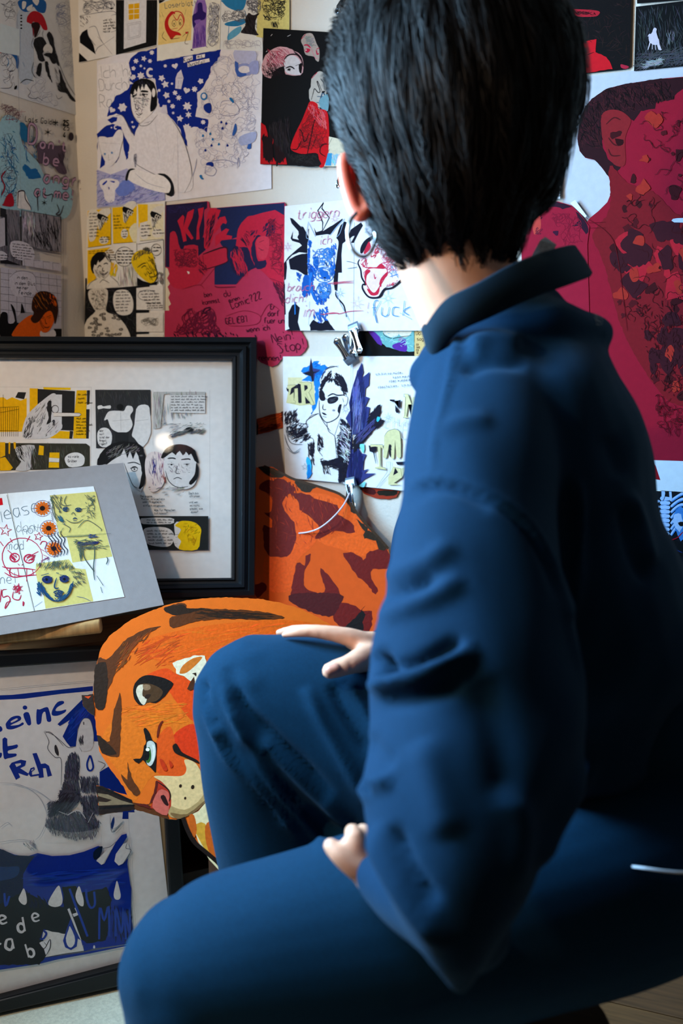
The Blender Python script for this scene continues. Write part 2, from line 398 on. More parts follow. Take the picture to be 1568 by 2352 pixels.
v_, f_ = box_geo((-.014, -.010, 0), (.014, .010, .42)); o = link('wooden_lath', pymesh('wooden_lath', v_, f_), mat('lath_wood', '7a5038', .6, noise=.2, nscale=30)); o.location = (lp.x, lp.y, 0.001); o.rotation_euler = (math.radians(-4), 0, YAW)
tag(o, 'reddish brown square lath standing right of the blue deer print', 'lath')

# ------------------------------------------------------------------ frames
def frame_rails(parent, plane, outer, inner, m, prof, names=('rail',)*4):
    """outer/inner: four pixel corners; prof: list of (t, h): 0..1 across the moulding, height above the plane"""
    O = [plane.hit(*p) for p in outer]; I = [plane.hit(*p) for p in inner]
    for i in range(4):
        j = (i+1) % 4; V = []; n = len(prof)
        for k, (A, B) in enumerate(((O[i], I[i]), (O[j], I[j]))):
            for t, h in prof: V.append(A.lerp(B, t)+plane.n*h)
        Fc = [(q, q+1, n+q+1, n+q) for q in range(n-1)]+[(n-1, 0, n, 2*n-1)]+[tuple(range(n))[::-1], tuple(range(n, 2*n))]
        me = pymesh('rail', V, Fc); bm = bmesh.new(); bm.from_mesh(me); bmesh.ops.recalc_face_normals(bm, faces=bm.faces); bm.to_mesh(me); bm.free()
        link('rail', me, m, parent)
def quad(name, plane, pts, m, parent, thick, off):
    pl = plane.shift(off); A = [pl.hit(*p) for p in pts]; V = A+[a-plane.n*thick for a in A]
    me = pymesh(name, V, [(0,1,2,3),(7,6,5,4),(0,4,5,1),(1,5,6,2),(2,6,7,3),(3,7,4,0)]); bm = bmesh.new(); bm.from_mesh(me); bmesh.ops.recalc_face_normals(bm, faces=bm.faces); bm.to_mesh(me); bm.free()
    return link(name, me, m, parent)
def glassmat():
    m = bpy.data.materials.new('picture_glass'); m.use_nodes = True; nt = m.node_tree; nt.nodes.remove(nt.nodes['Principled BSDF'])
    tr = nt.nodes.new('ShaderNodeBsdfTransparent'); gl = nt.nodes.new('ShaderNodeBsdfGlossy'); gl.inputs['Roughness'].default_value = .03
    lw = nt.nodes.new('ShaderNodeLayerWeight'); lw.inputs[0].default_value = .5; pw = nt.nodes.new('ShaderNodeMath'); pw.operation = 'POWER'; pw.inputs[1].default_value = 5.0
    ma = nt.nodes.new('ShaderNodeMath'); ma.operation = 'MULTIPLY_ADD'; ma.inputs[1].default_value = .6; ma.inputs[2].default_value = .011; mx = nt.nodes.new('ShaderNodeMixShader')
    nt.links.new(lw.outputs['Facing'], pw.inputs[0]); nt.links.new(pw.outputs[0], ma.inputs[0]); nt.links.new(ma.outputs[0], mx.inputs[0]); nt.links.new(tr.outputs[0], mx.inputs[1]); nt.links.new(gl.outputs[0], mx.inputs[2])
    nt.links.new(mx.outputs[0], nt.nodes['Material Output'].inputs[0]); return m
GLASS = glassmat()
BF = ppl((588, 776, 1.665), (-165, 776, 1.52), (588, 1368, 1.60))
blackm = mat('black_frame_paint', '14181c', .38, noise=.1, nscale=80, spec=.35)
bf = empty('framed_comic_page', BF.hit(210, 1360)); tag(bf, 'large moulded black frame with a black, white and yellow comic page, on the shelf', 'picture frame')
bo_, bi_ = [(-165, 774), (590, 776), (584, 1372), (-165, 1392)], [(-108, 824), (533, 827), (531, 1328), (-108, 1334)]
frame_rails(bf, BF, bo_, bi_, blackm, [(0, -.012), (0, .004), (.08, .012), (.3, .014), (.36, .007), (.44, .007), (.5, .013), (.62, .013), (.72, .006), (.84, .005), (.9, .0075), (1, .0065), (1, -.004)])
quad('backing_board', BF, [(-140, 800), (562, 800), (560, 1350), (-140, 1360)], mat('backing_card', 'a08560', .8), bf, .003, -.0075)
LF0 = C0+ray(140, 2290)*(-(CAMH-.0045)/ray(140, 2290).z); z0 = (LF0-C0).dot(Fv)
LF = ppl((140, 2290, z0-.005), (420, 2228, (z0-.005)*(1+.040)), (140, 1490, z0-.050))
lf = empty('framed_deer_print', LF.hit(140, 2290)); tag(lf, 'thin black frame with a blue lettered deer print, leaning below the shelf', 'picture frame')
lo_, li_ = [(-200, 1509), (384, 1479), (431, 2222), (-200, 2362)], [(-170, 1541), (360, 1505), (392, 2183), (-170, 2330)]
thinm = mat('thin_black_frame', '0e1013', .4, spec=.3)
frame_rails(lf, LF, lo_, li_, thinm, [(0, -.014), (0, .010), (.12, .012), (.88, .012), (1, .010), (1, -.004)])
quad('backing_board', LF, [(-185, 1525), (372, 1492), (411, 2205), (-185, 2348)], MATS['backing_card'], lf, .003, -.0075)
# pale rug on the floor
def rug():
    pts = []; a = P(0,0,1)
    me = []
    bm = bmesh.new(); bmesh.ops.create_grid(bm, x_segments=60, y_segments=40, size=.5)
    for v in bm.verts: v.co.z = .0035+.0005*math.sin(v.co.x*400)*math.cos(v.co.y*260)
    r = bmesh.ops.extrude_face_region(bm, geom=bm.faces[:])
    for g in r['geom']:
        if isinstance(g, bmesh.types.BMVert): g.co.z = .0005
    bmesh.ops.recalc_face_normals(bm, faces=bm.faces)
    m = bpy.data.meshes.new('rug'); bm.to_mesh(m); bm.free()
    for v in m.vertices: v.co.x = v.co.x*.72+.165; v.co.y = v.co.y*1.0-.50
    o = link('rug', m, mat('pale_wool_rug', 'd3d3bc', .95, noise=.15, nscale=200, bump=.4, bscale=500, spec=.1)); o.matrix_world = SM
    tag(o, 'pale grey-green rug on the floor under the deer print frame', 'rug')
rug()
# grey mount board leaning on the big frame
MB_ = ppl((283, 1063, 1.55), (375, 1388, 1.475), (0, 1085, 1.50))
mb = Sheet('mount_board', 'grey mount board with a yellow-patched sketchbook spread, leaning on the big frame', 'board', MB_, "-90,1093 110,1080 283,1063 330,1225 376,1389 120,1439 -60,1468", '928a86', thick=.003, off=0)
# rounded pale wooden ledge in front of the board
def ledge():
    A, B = P(-120, 1476, 1.435), P(232, 1436, 1.452); d = (B-A).normalized(); up = Vector((0, 0, 1)); up = (up-d*up.dot(d)).normalized(); s_ = d.cross(up)
    n = 20; V = []; Fc = []; pr = [(.012*math.cos(a)*(1.0), .0105*math.sin(a)) for a in [i*2*math.pi/n for i in range(n)]]
    pr = [(math.copysign(abs(x/.012)**.6*.012, x), math.copysign(abs(y/.0105)**.6*.0105, y)) for x, y in pr]
    st = [0, .998, 1.0]; 
    for q, sc in ((0, 1), (.992, 1), (1.0, .88)):
        for x, y in pr: V.append(A.lerp(B, q)+s_*x*sc+up*y*sc)
    for r in range(2):
        for k in range(n): Fc.append((r*n+k, r*n+(k+1) % n, (r+1)*n+(k+1) % n, (r+1)*n+k))
    Fc += [tuple(range(n))[::-1], tuple(range(2*n, 3*n))]
    return tag(link('wooden_ledge', pymesh('wooden_ledge', V, Fc), pwood, None, True), 'pale birch ledge with rounded edge holding the grey mount board', 'ledge')
ledge()
# ------------------------------------------------------------------ the person
def loft(stations, seg=28, sub=5):
    """stations: (px, py, z, half width px, half depth m). Elliptic sections across the axis."""
    S = crom([(*P(a, b, z), hw*z/FPX, rd) for a, b, z, hw, rd in stations], sub) if len(stations) > 2 else [np.array((*P(a, b, z), hw*z/FPX, rd)) for a, b, z, hw, rd in stations]
    V = []; Fc = []; n = len(S)
    # rounded ends
    def frame(i):
        t = Vector(S[min(i+1, n-1)][:3]-S[max(i-1, 0)][:3]).normalized(); p = Vector(S[i][:3]); view = (p-C0).normalized()
        side = t.cross(view).normalized(); dep = side.cross(t).normalized(); return p, t, side, dep
    rows = []
    p, t, sd, dp = frame(0); w, d = S[0][3:5]; m = min(w, d)
    for a in (80, 55, 28): rows.append((p-t*m*math.sin(math.radians(a)), sd, dp, w*math.cos(math.radians(a)), d*math.cos(math.radians(a))))
    for i in range(n): p, t, sd, dp = frame(i); rows.append((p, sd, dp, max(S[i][3], .002), max(S[i][4], .002)))
    w, d = S[-1][3:5]; m = min(w, d)
    for a in (28, 55, 80): rows.append((p+t*m*math.sin(math.radians(a)), sd, dp, w*math.cos(math.radians(a)), d*math.cos(math.radians(a))))
    for p, sd, dp, w, d in rows:
        for k in range(seg):
            an = 2*math.pi*k/seg; V.append(p+sd*(w*math.cos(an))+dp*(d*math.sin(an)))
    for i in range(len(rows)-1):
        for k in range(seg): Fc.append((i*seg+k, i*seg+(k+1) % seg, (i+1)*seg+(k+1) % seg, (i+1)*seg+k))
    Fc += [tuple(range(seg))[::-1], tuple((len(rows)-1)*seg+k for k in range(seg))]
    return V, Fc
def ellipsoid(c, ax, r):
    V = []; Fc = []; nu, nv = 28, 18
    for i in range(nv+1):
        th = math.pi*(i+.0)/nv; th = min(max(th, .02), math.pi-.02)
        for k in range(nu):
            ph = 2*math.pi*k/nu; V.append(c+ax[0]*(r[0]*math.sin(th)*math.cos(ph))+ax[1]*(r[1]*math.sin(th)*math.sin(ph))+ax[2]*(r[2]*math.cos(th)))
    for i in range(nv):
        for k in range(nu): Fc.append((i*nu+k, i*nu+(k+1) % nu, (i+1)*nu+(k+1) % nu, (i+1)*nu+k))
    Fc += [tuple(range(nu))[::-1], tuple(nv*nu+k for k in range(nu))]
    return V, Fc
def fuse(name, geos, voxel, smooth=6, fac=.5):
    V = []; Fc = []
    for v, f in geos:
        k = len(V); V += v; Fc += [tuple(i+k for i in q) for q in f]
    me = pymesh(name, V, Fc); bm = bmesh.new(); bm.from_mesh(me); bmesh.ops.recalc_face_normals(bm, faces=bm.faces); bm.to_mesh(me); bm.free()
    o = bpy.data.objects.new('tmp', me); COL.objects.link(o)
    r = o.modifiers.new('r', 'REMESH'); r.mode = 'VOXEL'; r.voxel_size = voxel; r.use_smooth_shade = True
    if smooth: s = o.modifiers.new('s', 'SMOOTH'); s.iterations = smooth; s.factor = fac
    dg = bpy.context.evaluated_depsgraph_get(); dg.update(); out = bpy.data.meshes.new_from_object(o.evaluated_get(dg)); out.name = name
    bpy.data.objects.remove(o); out.polygons.foreach_set('use_smooth', [True]*len(out.polygons)); return out
def arr(me):
    n = len(me.vertices); co = np.empty(n*3); me.vertices.foreach_get('co', co); no = np.empty(n*3); me.vertices.foreach_get('normal', no); return co.reshape(-1, 3), no.reshape(-1, 3)
RN, UN, FN, CN = [np.array(x) for x in (Rv, Uv, Fv, C0)]
def toimg(co):
    d = co-CN; z = d@FN; return CX+FPX*(d@RN)/z, CY-FPX*(d@UN)/z, z
def folds(me, specs, zr=None):
    """specs: (points px, width px, amplitude m[, profile]) pushed along the normal on the side that faces the photographer"""
    co, no = arr(me); x, y, z = toimg(co); vd = co-CN; vd /= np.linalg.norm(vd, axis=1)[:, None]; face = np.clip(-(no*vd).sum(1)*2.5+.5, 0, 1)
    disp = np.zeros(len(co))
    for sp in specs:
        pts, w, amp = sp[:3]; zmax = sp[3] if len(sp) > 3 else 9
        pl = np.array(crom(pp(pts), 5)); best = np.full(len(co), 1e9); par = np.zeros(len(co)); n = len(pl)-1
        sel = np.where((x > pl[:, 0].min()-3*w) & (x < pl[:, 0].max()+3*w) & (y > pl[:, 1].min()-3*w) & (y < pl[:, 1].max()+3*w) & (z < zmax))[0]
        if not len(sel): continue
        X, Y = x[sel], y[sel]; b = np.full(len(sel), 1e9); pr = np.zeros(len(sel))
        for i in range(n):
            a, c = pl[i], pl[i+1]; d = c-a; L = (d*d).sum()+1e-9; t = np.clip(((X-a[0])*d[0]+(Y-a[1])*d[1])/L, 0, 1)
            q = np.hypot(X-a[0]-d[0]*t, Y-a[1]-d[1]*t); m = q < b; b[m] = q[m]; pr[m] = (i+t[m])/n
        env = np.clip(np.minimum(pr, 1-pr)*5, 0, 1)**.7
        disp[sel] += amp*np.exp(-(b/w)**2)*env
    co = co+no*(disp*face)[:, None]; me.vertices.foreach_set('co', co.ravel()); me.update()
# --- skin: head, neck, torso core, arms, hands, legs as one surface
HC = P(1040, 290, 1.02)                                   # centre of the skull
fdir = (Fv*.86-Rv*.50); fdir.z = 0; fdir.normalize(); fdir = (fdir+Vector((0, 0, -.12))).normalized()   # where the face looks
sdir = fdir.cross(Vector((0, 0, 1))).normalized(); udir = sdir.cross(fdir).normalized()                # right ear side, crown
def H(f, s, u): return HC+fdir*f+sdir*s+udir*u
AX = (fdir, sdir, udir)
def ell(c, r, ax=AX): return ellipsoid(c, ax, r)
geo = [ell(H(0, 0, .01), (.098, .078, .10)), ell(H(.045, 0, -.055), (.058, .055, .075)), ell(H(.062, 0, -.098), (.035, .032, .026)),
       ell(H(.104, 0, -.035), (.018, .011, .022)), ell(H(.098, 0, -.012), (.012, .009, .03)), ell(H(.088, 0, -.075), (.017, .022, .009)), ell(H(.088, 0, .012), (.015, .045, .010))]
for s_ in (-1, 1): geo += [ell(H(.075, s_*.033, -.03), (.022, .02, .018)), ell(H(.108, s_*.012, -.045), (.009, .007, .006))]
geo.append(loft([(1010, 430, 1.02, 125, .055), (1030, 560, 1.02, 130, .053), (1070, 660, 1.03, 130, .055), (1120, 760, 1.05, 140, .07), (1180, 860, 1.07, 170, .11)]))
geo.append(loft([(1180, 860, 1.08, 150, .13), (1220, 1100, 1.09, 190, .15), (1280, 1400, 1.09, 190, .13), (1370, 1740, 1.08, 140, .09)]))
geo.append(loft([(1130, 960, 1.0, 60, .05), (1110, 1300, .88, 105, .045), (1075, 1800, .79, 95, .04), (1045, 2090, .745, 80, .035), (965, 2075, .80, 60, .03), (880, 2036, .868, 44, .022), (866, 2020, .875, 38, .018)]))
# left hand on the near thigh
def digit(*st): return loft([(a, b, z, r, r*z/FPX) for a, b, z, r in st], 16, 4)
geo += [loft([(878, 2048, .868, 42, .016), (852, 2005, .872, 44, .016), (835, 1975, .878, 38, .014), (828, 1955, .886, 30, .012)], 20, 4),
        digit((836, 2010, .866, 26), (802, 1984, .866, 25), (778, 1962, .868, 23), (759, 1942, .873, 19)),
        digit((838, 1990, .872, 24), (826, 1952, .872, 23), (815, 1925, .873, 22), (809, 1910, .880, 20), (806, 1912, .892, 15)),
        digit((850, 1985, .882, 22), (846, 1945, .886, 21), (838, 1915, .892, 19), (832, 1905, .905, 15)),
        digit((862, 1990, .894, 22), (862, 1950, .900, 21), (856, 1920, .908, 19), (850, 1912, .92, 15)),
        digit((872, 2000, .905, 21), (876, 1965, .912, 19), (872, 1938, .92, 17), (868, 1930, .93, 14))]
# right arm and hand on the far knee
geo.append(loft([(1150, 960, 1.22, 80, .05), (1010, 1300, 1.27, 80, .045), (950, 1480, 1.25, 55, .035), (905, 1492, 1.20, 42, .022), (865, 1490, 1.165, 38, .016)]))
geo += [loft([(872, 1492, 1.165, 38, .014), (842, 1486, 1.155, 38, .016), (815, 1474, 1.16, 26, .017)], 20, 4),
        digit((835, 1474, 1.150, 24), (800, 1463, 1.145, 22), (755, 1454, 1.142, 18), (708, 1449, 1.143, 15.5), (672, 1453, 1.146, 12), (652, 1458, 1.152, 8)),
        digit((838, 1474, 1.172, 22), (790, 1462, 1.178, 17), (735, 1450, 1.182, 15), (680, 1447, 1.188, 13), (640, 1453, 1.195, 9)),
        digit((840, 1474, 1.192, 20), (790, 1464, 1.20, 15), (735, 1453, 1.207, 14), (685, 1452, 1.213, 12), (655, 1458, 1.218, 9)),
        digit((845, 1480, 1.205, 18), (800, 1474, 1.22, 15), (755, 1468, 1.232, 13), (715, 1470, 1.24, 10)),
        digit((852, 1508, 1.140, 34), (825, 1517, 1.115, 29), (800, 1527, 1.102, 23.5), (775, 1535, 1.098, 22), (757, 1541, 1.096, 19.5))]
# legs inside the trousers
geo.append(loft([(1450, 1980, 1.03, 150, .08), (900, 2160, .95, 130, .06), (480, 2250, .94, 110, .055), (500, 2600, 1.0, 90, .045), (555, 2860, 1.07, 60, .035)]))
geo.append(loft([(1350, 1900, 1.14, 150, .08), (850, 1720, 1.17, 120, .06), (600, 1620, 1.18, 90, .055), (650, 2000, 1.20, 85, .045), (720, 2400, 1.26, 60, .035)]))
body = fuse('person', geo, .0036, 3, .4)
skin = mat('skin', 'dfa585', .5, noise=.06, nscale=35, spec=.35, sss=.12)
person = link('person', body, skin); tag(person, 'person seen from behind in a dark navy sweatshirt, seated with hands on knees', 'person')
# crease lines of the thumb and nail
folds(body, [("801,1512 806,1528 807,1544", 4, -.0012), ("765,1556 776,1546 779,1530 770,1518", 3, -.0008), ("779,1528 772,1524 762,1526", 3, .0008)], None)
def kid(name, me, m, label=None):
    o = link(name, me, m, None, False); o.parent = person
    if label: o['label'] = label
    return o
kid('thumbnail', fuse('thumbnail', [digit((771, 1535, 1.0885, 12.5), (757, 1540, 1.0875, 12.5))], .0016, 2), mat('nail', 'c98a74', .35, spec=.5))
# ear
ec = P(822, 432, .985)
e_up = (P(800, 370, .985)-P(838, 495, .985)).normalized(); e_out = (-Rv*.75-Fv*.55).normalized(); e_n = e_up.cross(e_out).normalized(); e_out = e_n.cross(e_up).normalized()
g = []
pts = [P(a, b, z) for a, b, z in ((850, 400, 1.02), (812, 366, 1.01), (790, 368, 1.0), (791, 405, .995), (802, 450, .99), (814, 482, .985), (830, 496, .982), (850, 470, .99))]
g.append(tube_geo([Vector(q) for q in crom(pts, 5)], [.0062]*36, 12)); g[-1] = tube_geo([Vector(q) for q in crom(pts, 5)], [.0066]*len(crom(pts, 5)), 12)
g.append(loft([(822, 380, 1.01, 24, .006), (824, 430, 1.0, 24, .006), (834, 478, .99, 20, .007)]))
kid('ear', fuse('ear', g, .0016, 4), mat('ear_skin', 'd8755c', .45, spec=.35, sss=.6))
# eyes, far side
for s_ in (-1, 1):
    v, f = ell(H(.088, s_*.032, -.018), (.012, .012, .012)); kid('eye', pymesh('eye', v, f), mat('eye_white', 'e8e4df', .2))
# earring: open hoop of flattened wire
pts = [P(a, b, z) for a, b, z in ((818, 489, .952), (806, 505, .945), (799, 530, .94), (802, 558, .938), (815, 580, .937), (833, 590, .938), (848, 583, .942), (858, 565, .946), (863, 545, .95), (861, 534, .952))]
q = crom(pts, 6); kid('hoop_earring', pymesh('hoop_earring', *tube_geo([Vector(p) for p in q], [.0018]*len(q), 10)), mat('silver', 'dfe3e8', .18, metal=1, noise=.05), 'silver oval hoop earring').data.polygons.foreach_set('use_smooth', [True]*((len(q)-1)*10+2))
# --- hair cap by silhouette rows, then strands
rows = [(-58, 930, 1140), (-30, 850, 1210), (20, 795, 1262), (80, 765, 1294), (150, 750, 1322), (215, 748, 1330), (280, 758, 1318), (340, 782, 1302), (400, 806, 1284), (450, 824, 1258), (500, 852, 1234), (550, 895, 1216), (590, 945, 1190), (606, 1010, 1120)]
st = []
for y, a, b in rows:
    u = min(1, max(0, (y+75)/680)); dep = .118*math.sin(math.pi*min(1, (u*.93+.06)))**.55
    zc = 1.02-.012*u
    st.append(((a+b)/2, y, zc, (b-a)/2, max(.035, dep)))
hair = fuse('hair', [loft(st, 40, 3)], .005, 4)
# the face stays free of hair: pull the cap in behind the hairline
co, no = arr(hair); hd = co-np.array(HC); ff = hd@np.array(fdir); uu = hd@np.array(udir)
mask = np.clip((ff-.035)/.03, 0, 1)*np.clip((.055-uu)/.03, 0, 1); co = co-np.array(fdir)*(mask*.075)[:, None]
ca = np.arctan2(hd@np.array(sdir), ff); co = co+no*(np.sin(ca*38+uu*25)*.0009+np.sin(ca*17-uu*40)*.0014)[:, None]
hair.vertices.foreach_set('co', co.ravel()); hair.update()
hairm = mat('dark_hair', '0c0908', .6, noise=.5, nscale=40, spec=.2)
hairo = kid('hair', hair, hairm, 'short dark brown hair')
bvh = BVHTree.FromPolygons([v.co[:] for v in hair.vertices], [p.vertices[:] for p in hair.polygons])
crown = P(1010, -20, 1.0)
V = []; Fc = []
nv_ = len(hair.vertices); dn = Vector((0, 0, -1))
for _ in range(9000):
    p = hair.vertices[random.randrange(nv_)].co.copy(); d0 = p-HC
    if d0.dot(fdir) > .05 and d0.dot(udir) < .05: continue
    L = random.uniform(.035, .085); n = 7; pts = []; off = random.uniform(.0002, .0045)
    w = random.uniform(.0005, .0012); jit = Vector((random.gauss(0, .10), random.gauss(0, .10), random.gauss(0, .10)))
    cur = p.copy()
    ok = True
    for i in range(n):
        loc, nn, idx, dist = bvh.find_nearest(cur)
        if loc is None: ok = False; break
        # combed down from the crown, on the temple back towards the nape
        a = (loc-crown); back = -fdir; k = max(0, min(1, ((loc-HC).dot(fdir)+.03)/.06))
        fl = a.normalized()*.5+dn*(1.0-.55*k)+back*(.25+.9*k)+jit; fl = (fl-nn*fl.dot(nn)).normalized()
        lift = off*(1+1.2*(i/n)); pts.append(loc+nn*lift); cur = loc+fl*(L/n)
    if not ok: continue
    base = len(V)
    for i, q_ in enumerate(pts):
        t = (pts[min(i+1, n-1)]-pts[max(i-1, 0)]).normalized(); _l, nn, _i, _d = bvh.find_nearest(q_); sdv = t.cross(nn).normalized(); r = w*(1-.85*(i/(n-1))**2)*(.5+.5*min(1, i/1.5))
        V += [q_+sdv*r, q_+nn*r*.7, q_-sdv*r]
    for i in range(n-1):
        a = base+3*i; Fc += [(a, a+1, a+4, a+3), (a+1, a+2, a+5, a+4)]
so = kid('hair_strands', pymesh('hair_strands', V, Fc), mat('hair_strand', '15100d', .5, noise=.4, nscale=60, spec=.17)); so['kind'] = 'stuff'
so.parent = hairo; so.data.polygons.foreach_set('use_smooth', [True]*len(so.data.polygons))
# --- sweatshirt
sw = [loft([(1165, 800, 1.08, 170, .12), (1190, 880, 1.085, 215, .175), (1215, 1050, 1.09, 268, .20), (1228, 1250, 1.09, 280, .205), (1262, 1400, 1.08, 315, .205), (1285, 1520, 1.08, 320, .2), (1290, 1590, 1.08, 270, .18)]),
      loft([(1135, 880, 1.02, 165, .07), (1115, 985, .96, 178, .075), (1100, 1130, .91, 180, .082), (1092, 1300, .87, 196, .085), (1092, 1450, .84, 228, .085), (1092, 1560, .82, 242, .085), (1090, 1680, .80, 250, .082), (1062, 1820, .77, 235, .078), (1052, 1960, .745, 196, .07), (1048, 2080, .73, 150, .06), (1052, 2180, .72, 92, .045), (1055, 2250, .715, 34, .02)]),
      loft([(1050, 2120, .74, 108, .05), (985, 2085, .775, 92, .042), (925, 2050, .825, 78, .036), (885, 2025, .86, 66, .03)]),
      loft([(1020, 850, 1.0, 60, .05), (1080, 830, 1.02, 100, .08), (1160, 800, 1.06, 110, .1), (1215, 790, 1.10, 80, .1)]),
      loft([(1160, 900, 1.22, 110, .08), (1040, 1150, 1.26, 110, .08), (985, 1350, 1.27, 100, .07), (940, 1470, 1.24, 72, .05), (890, 1488, 1.20, 50, .032)])]
swm = fuse('sweatshirt', sw, .0055, 9, .5)
folds(swm, [("1062,742 1040,820 1018,920 1000,1010 990,1090", 7, .0035), ("930,1120 960,1104 1000,1098 1060,1108 1130,1140 1200,1190 1250,1260 1290,1360 1320,1480 1345,1600 1350,1680", 7, .0035),
 ("934,1128 965,1116 1000,1112 1060,1122 1130,1156 1195,1208 1240,1276 1276,1370", 9, -.006), ("925,1150 990,1122 1060,1130 1130,1170", 16, -.006),
 ("880,1330 930,1310 990,1290 1040,1250", 22, .007), ("870,1420 930,1400 1000,1370 1060,1330", 20, .007), ("875,1378 930,1360 1000,1330", 14, -.007),
 ("852,1580 900,1572 960,1558 1020,1530 1090,1488", 20, .014), ("900,1540 960,1528 1020,1496 1060,1470", 16, -.009), ("872,1500 888,1530 880,1555", 15, -.022), ("880,1600 960,1600 1060,1570", 20, -.006),
 ("838,1690 850,1720 900,1760", 24, -.006), ("825,1830 850,1800 900,1790", 18, .008), ("842,1812 852,1800", 9, -.014), ("860,1900 900,1990 960,2090 1030,2180", 22, .010), ("900,1900 940,1990 1000,2080", 20, -.008), ("960,1700 1000,1820 1030,1920", 40, .006),
 ("1240,2000 1300,1860 1366,1735", 20, .01), ("1100,1560 1150,1700 1170,1850", 40, -.006), ("1150,1800 1200,1900 1180,2040", 30, .006),
 ("1325,1100 1332,1200 1325,1320 1310,1430", 14, .006), ("1300,1100 1305,1220 1296,1330", 16, -.005), ("1440,1130 1475,1220 1500,1300", 16, .007), ("1420,1160 1450,1260 1490,1340", 16, -.006), ("1400,1000 1430,1100", 20, -.004),
 ("1075,800 1130,780 1200,790", 20, .008), ("1060,850 1120,830 1210,840", 16, -.006), ("1000,1000 1060,970 1130,960", 20, .004)])
# fine drape over the whole cloth
co, no = arr(swm); nz = np.sin(co[:, 2]*47+np.sin(co[:, 0]*31)*1.7)*np.sin(co[:, 0]*39+co[:, 1]*27+np.sin(co[:, 2]*23)); co += no*(nz*.0022)[:, None]; swm.vertices.foreach_set('co', co.ravel()); swm.update()
cloth = mat('navy_sweat_cloth', '03263f', .85, noise=.12, nscale=400, bump=.25, bscale=1500, spec=.08, sheen=.06)
kid('sweatshirt', swm, cloth, 'dark navy sweatshirt')
# collar band
def band(name, ring, h0, h1, thick, m, label=None, flare=.0):
    R_ = crom([(*P(a, b, z), hh) for a, b, z, hh in ring], 6, True); n = len(R_); cen = Vector(np.mean([r[:3] for r in R_], axis=0)); V = []; Fc = []
    # axis of the ring
    nn = Vector((0, 0, 0))
    for i in range(n): nn += (Vector(R_[i][:3])-cen).cross(Vector(R_[(i+1) % n][:3])-cen)
    nn.normalize(); nn = nn if nn.z > 0 else -nn
    pr = [(0, -.5), (.5, -.56), (1, -.5), (1.15, 0), (1, .5), (.5, .56), (0, .5), (.1, 0)]
    for i in range(n):
        p = Vector(R_[i][:3]); out = (p-cen); out = (out-nn*out.dot(nn)).normalized()
        for a, b in pr: V.append(p+out*(a-.5)*thick*(1)+nn*b*R_[i][3]+out*flare*b*R_[i][3])
    k = len(pr)
    for i in range(n):
        for j in range(k): Fc.append((i*k+j, i*k+(j+1) % k, ((i+1) % n)*k+(j+1) % k, ((i+1) % n)*k+j))
    me = pymesh(name, V, Fc); bm = bmesh.new(); bm.from_mesh(me); bmesh.ops.recalc_face_normals(bm, faces=bm.faces); bm.to_mesh(me); bm.free()
    me.polygons.foreach_set('use_smooth', [True]*len(me.polygons)); return kid(name, me, m, label)
band('collar', [(986, 790, .985, .030), (1035, 728, .955, .030), (1110, 690, .945, .031), (1200, 645, .96, .034), (1290, 612, 1.0, .036), (1335, 598, 1.06, .034), (1300, 600, 1.12, .03), (1200, 640, 1.15, .03), (1080, 700, 1.13, .03), (1000, 760, 1.06, .03)], 0, 0, .007, mat('navy_collar_cloth', '071c29', .85, bump=.25, bscale=1500, spec=.1, sheen=.06), flare=-.15)
# care tag inside the collar and faded print on the back
v, f = [P(1214, 600, 1.07), P(1240, 552, 1.075), P(1252, 544, 1.08), P(1278, 562, 1.075), P(1262, 590, 1.07), P(1238, 605, 1.065)], [(0, 1, 2, 3, 4, 5)]
v += [a+Fv*.001 for a in v]; f += [(11, 10, 9, 8, 7, 6)]+[(i, (i+1) % 6, 6+(i+1) % 6, 6+i) for i in range(6)]
kid('neck_label', pymesh('neck_label', v, f), mat('label_cloth', 'c9cdd2', .8, noise=.2, nscale=300), 'pale woven neck label')
bs = BVHTree.FromPolygons([v.co[:] for v in swm.vertices], [p.vertices[:] for p in swm.polygons])
V = []; Fc = []
for _ in range(60):
    a = random.uniform(0, 1); px_, py_ = 1356+a*22+random.uniform(-7, 9), 690+a*52+random.uniform(-10, 10)
    h = bs.ray_cast(C0, ray(px_, py_).normalized())
    if h[0] is None: continue
    p, nn = h[0]+h[1]*.0006, h[1]; t1 = nn.orthogonal().normalized(); t2 = nn.cross(t1); k = len(V); r = random.uniform(.0008, .0022)
    V += [p+t1*r*math.cos(q)*random.uniform(.6, 1.2)+t2*r*math.sin(q)*random.uniform(.6, 1.2) for q in (0, 1.26, 2.5, 3.8, 5.0)]; Fc.append(tuple(range(k, k+5)))
kid('back_print', pymesh('back_print', V, Fc), mat('faded_print', '6f7479', .8), 'faded grey print below the collar')
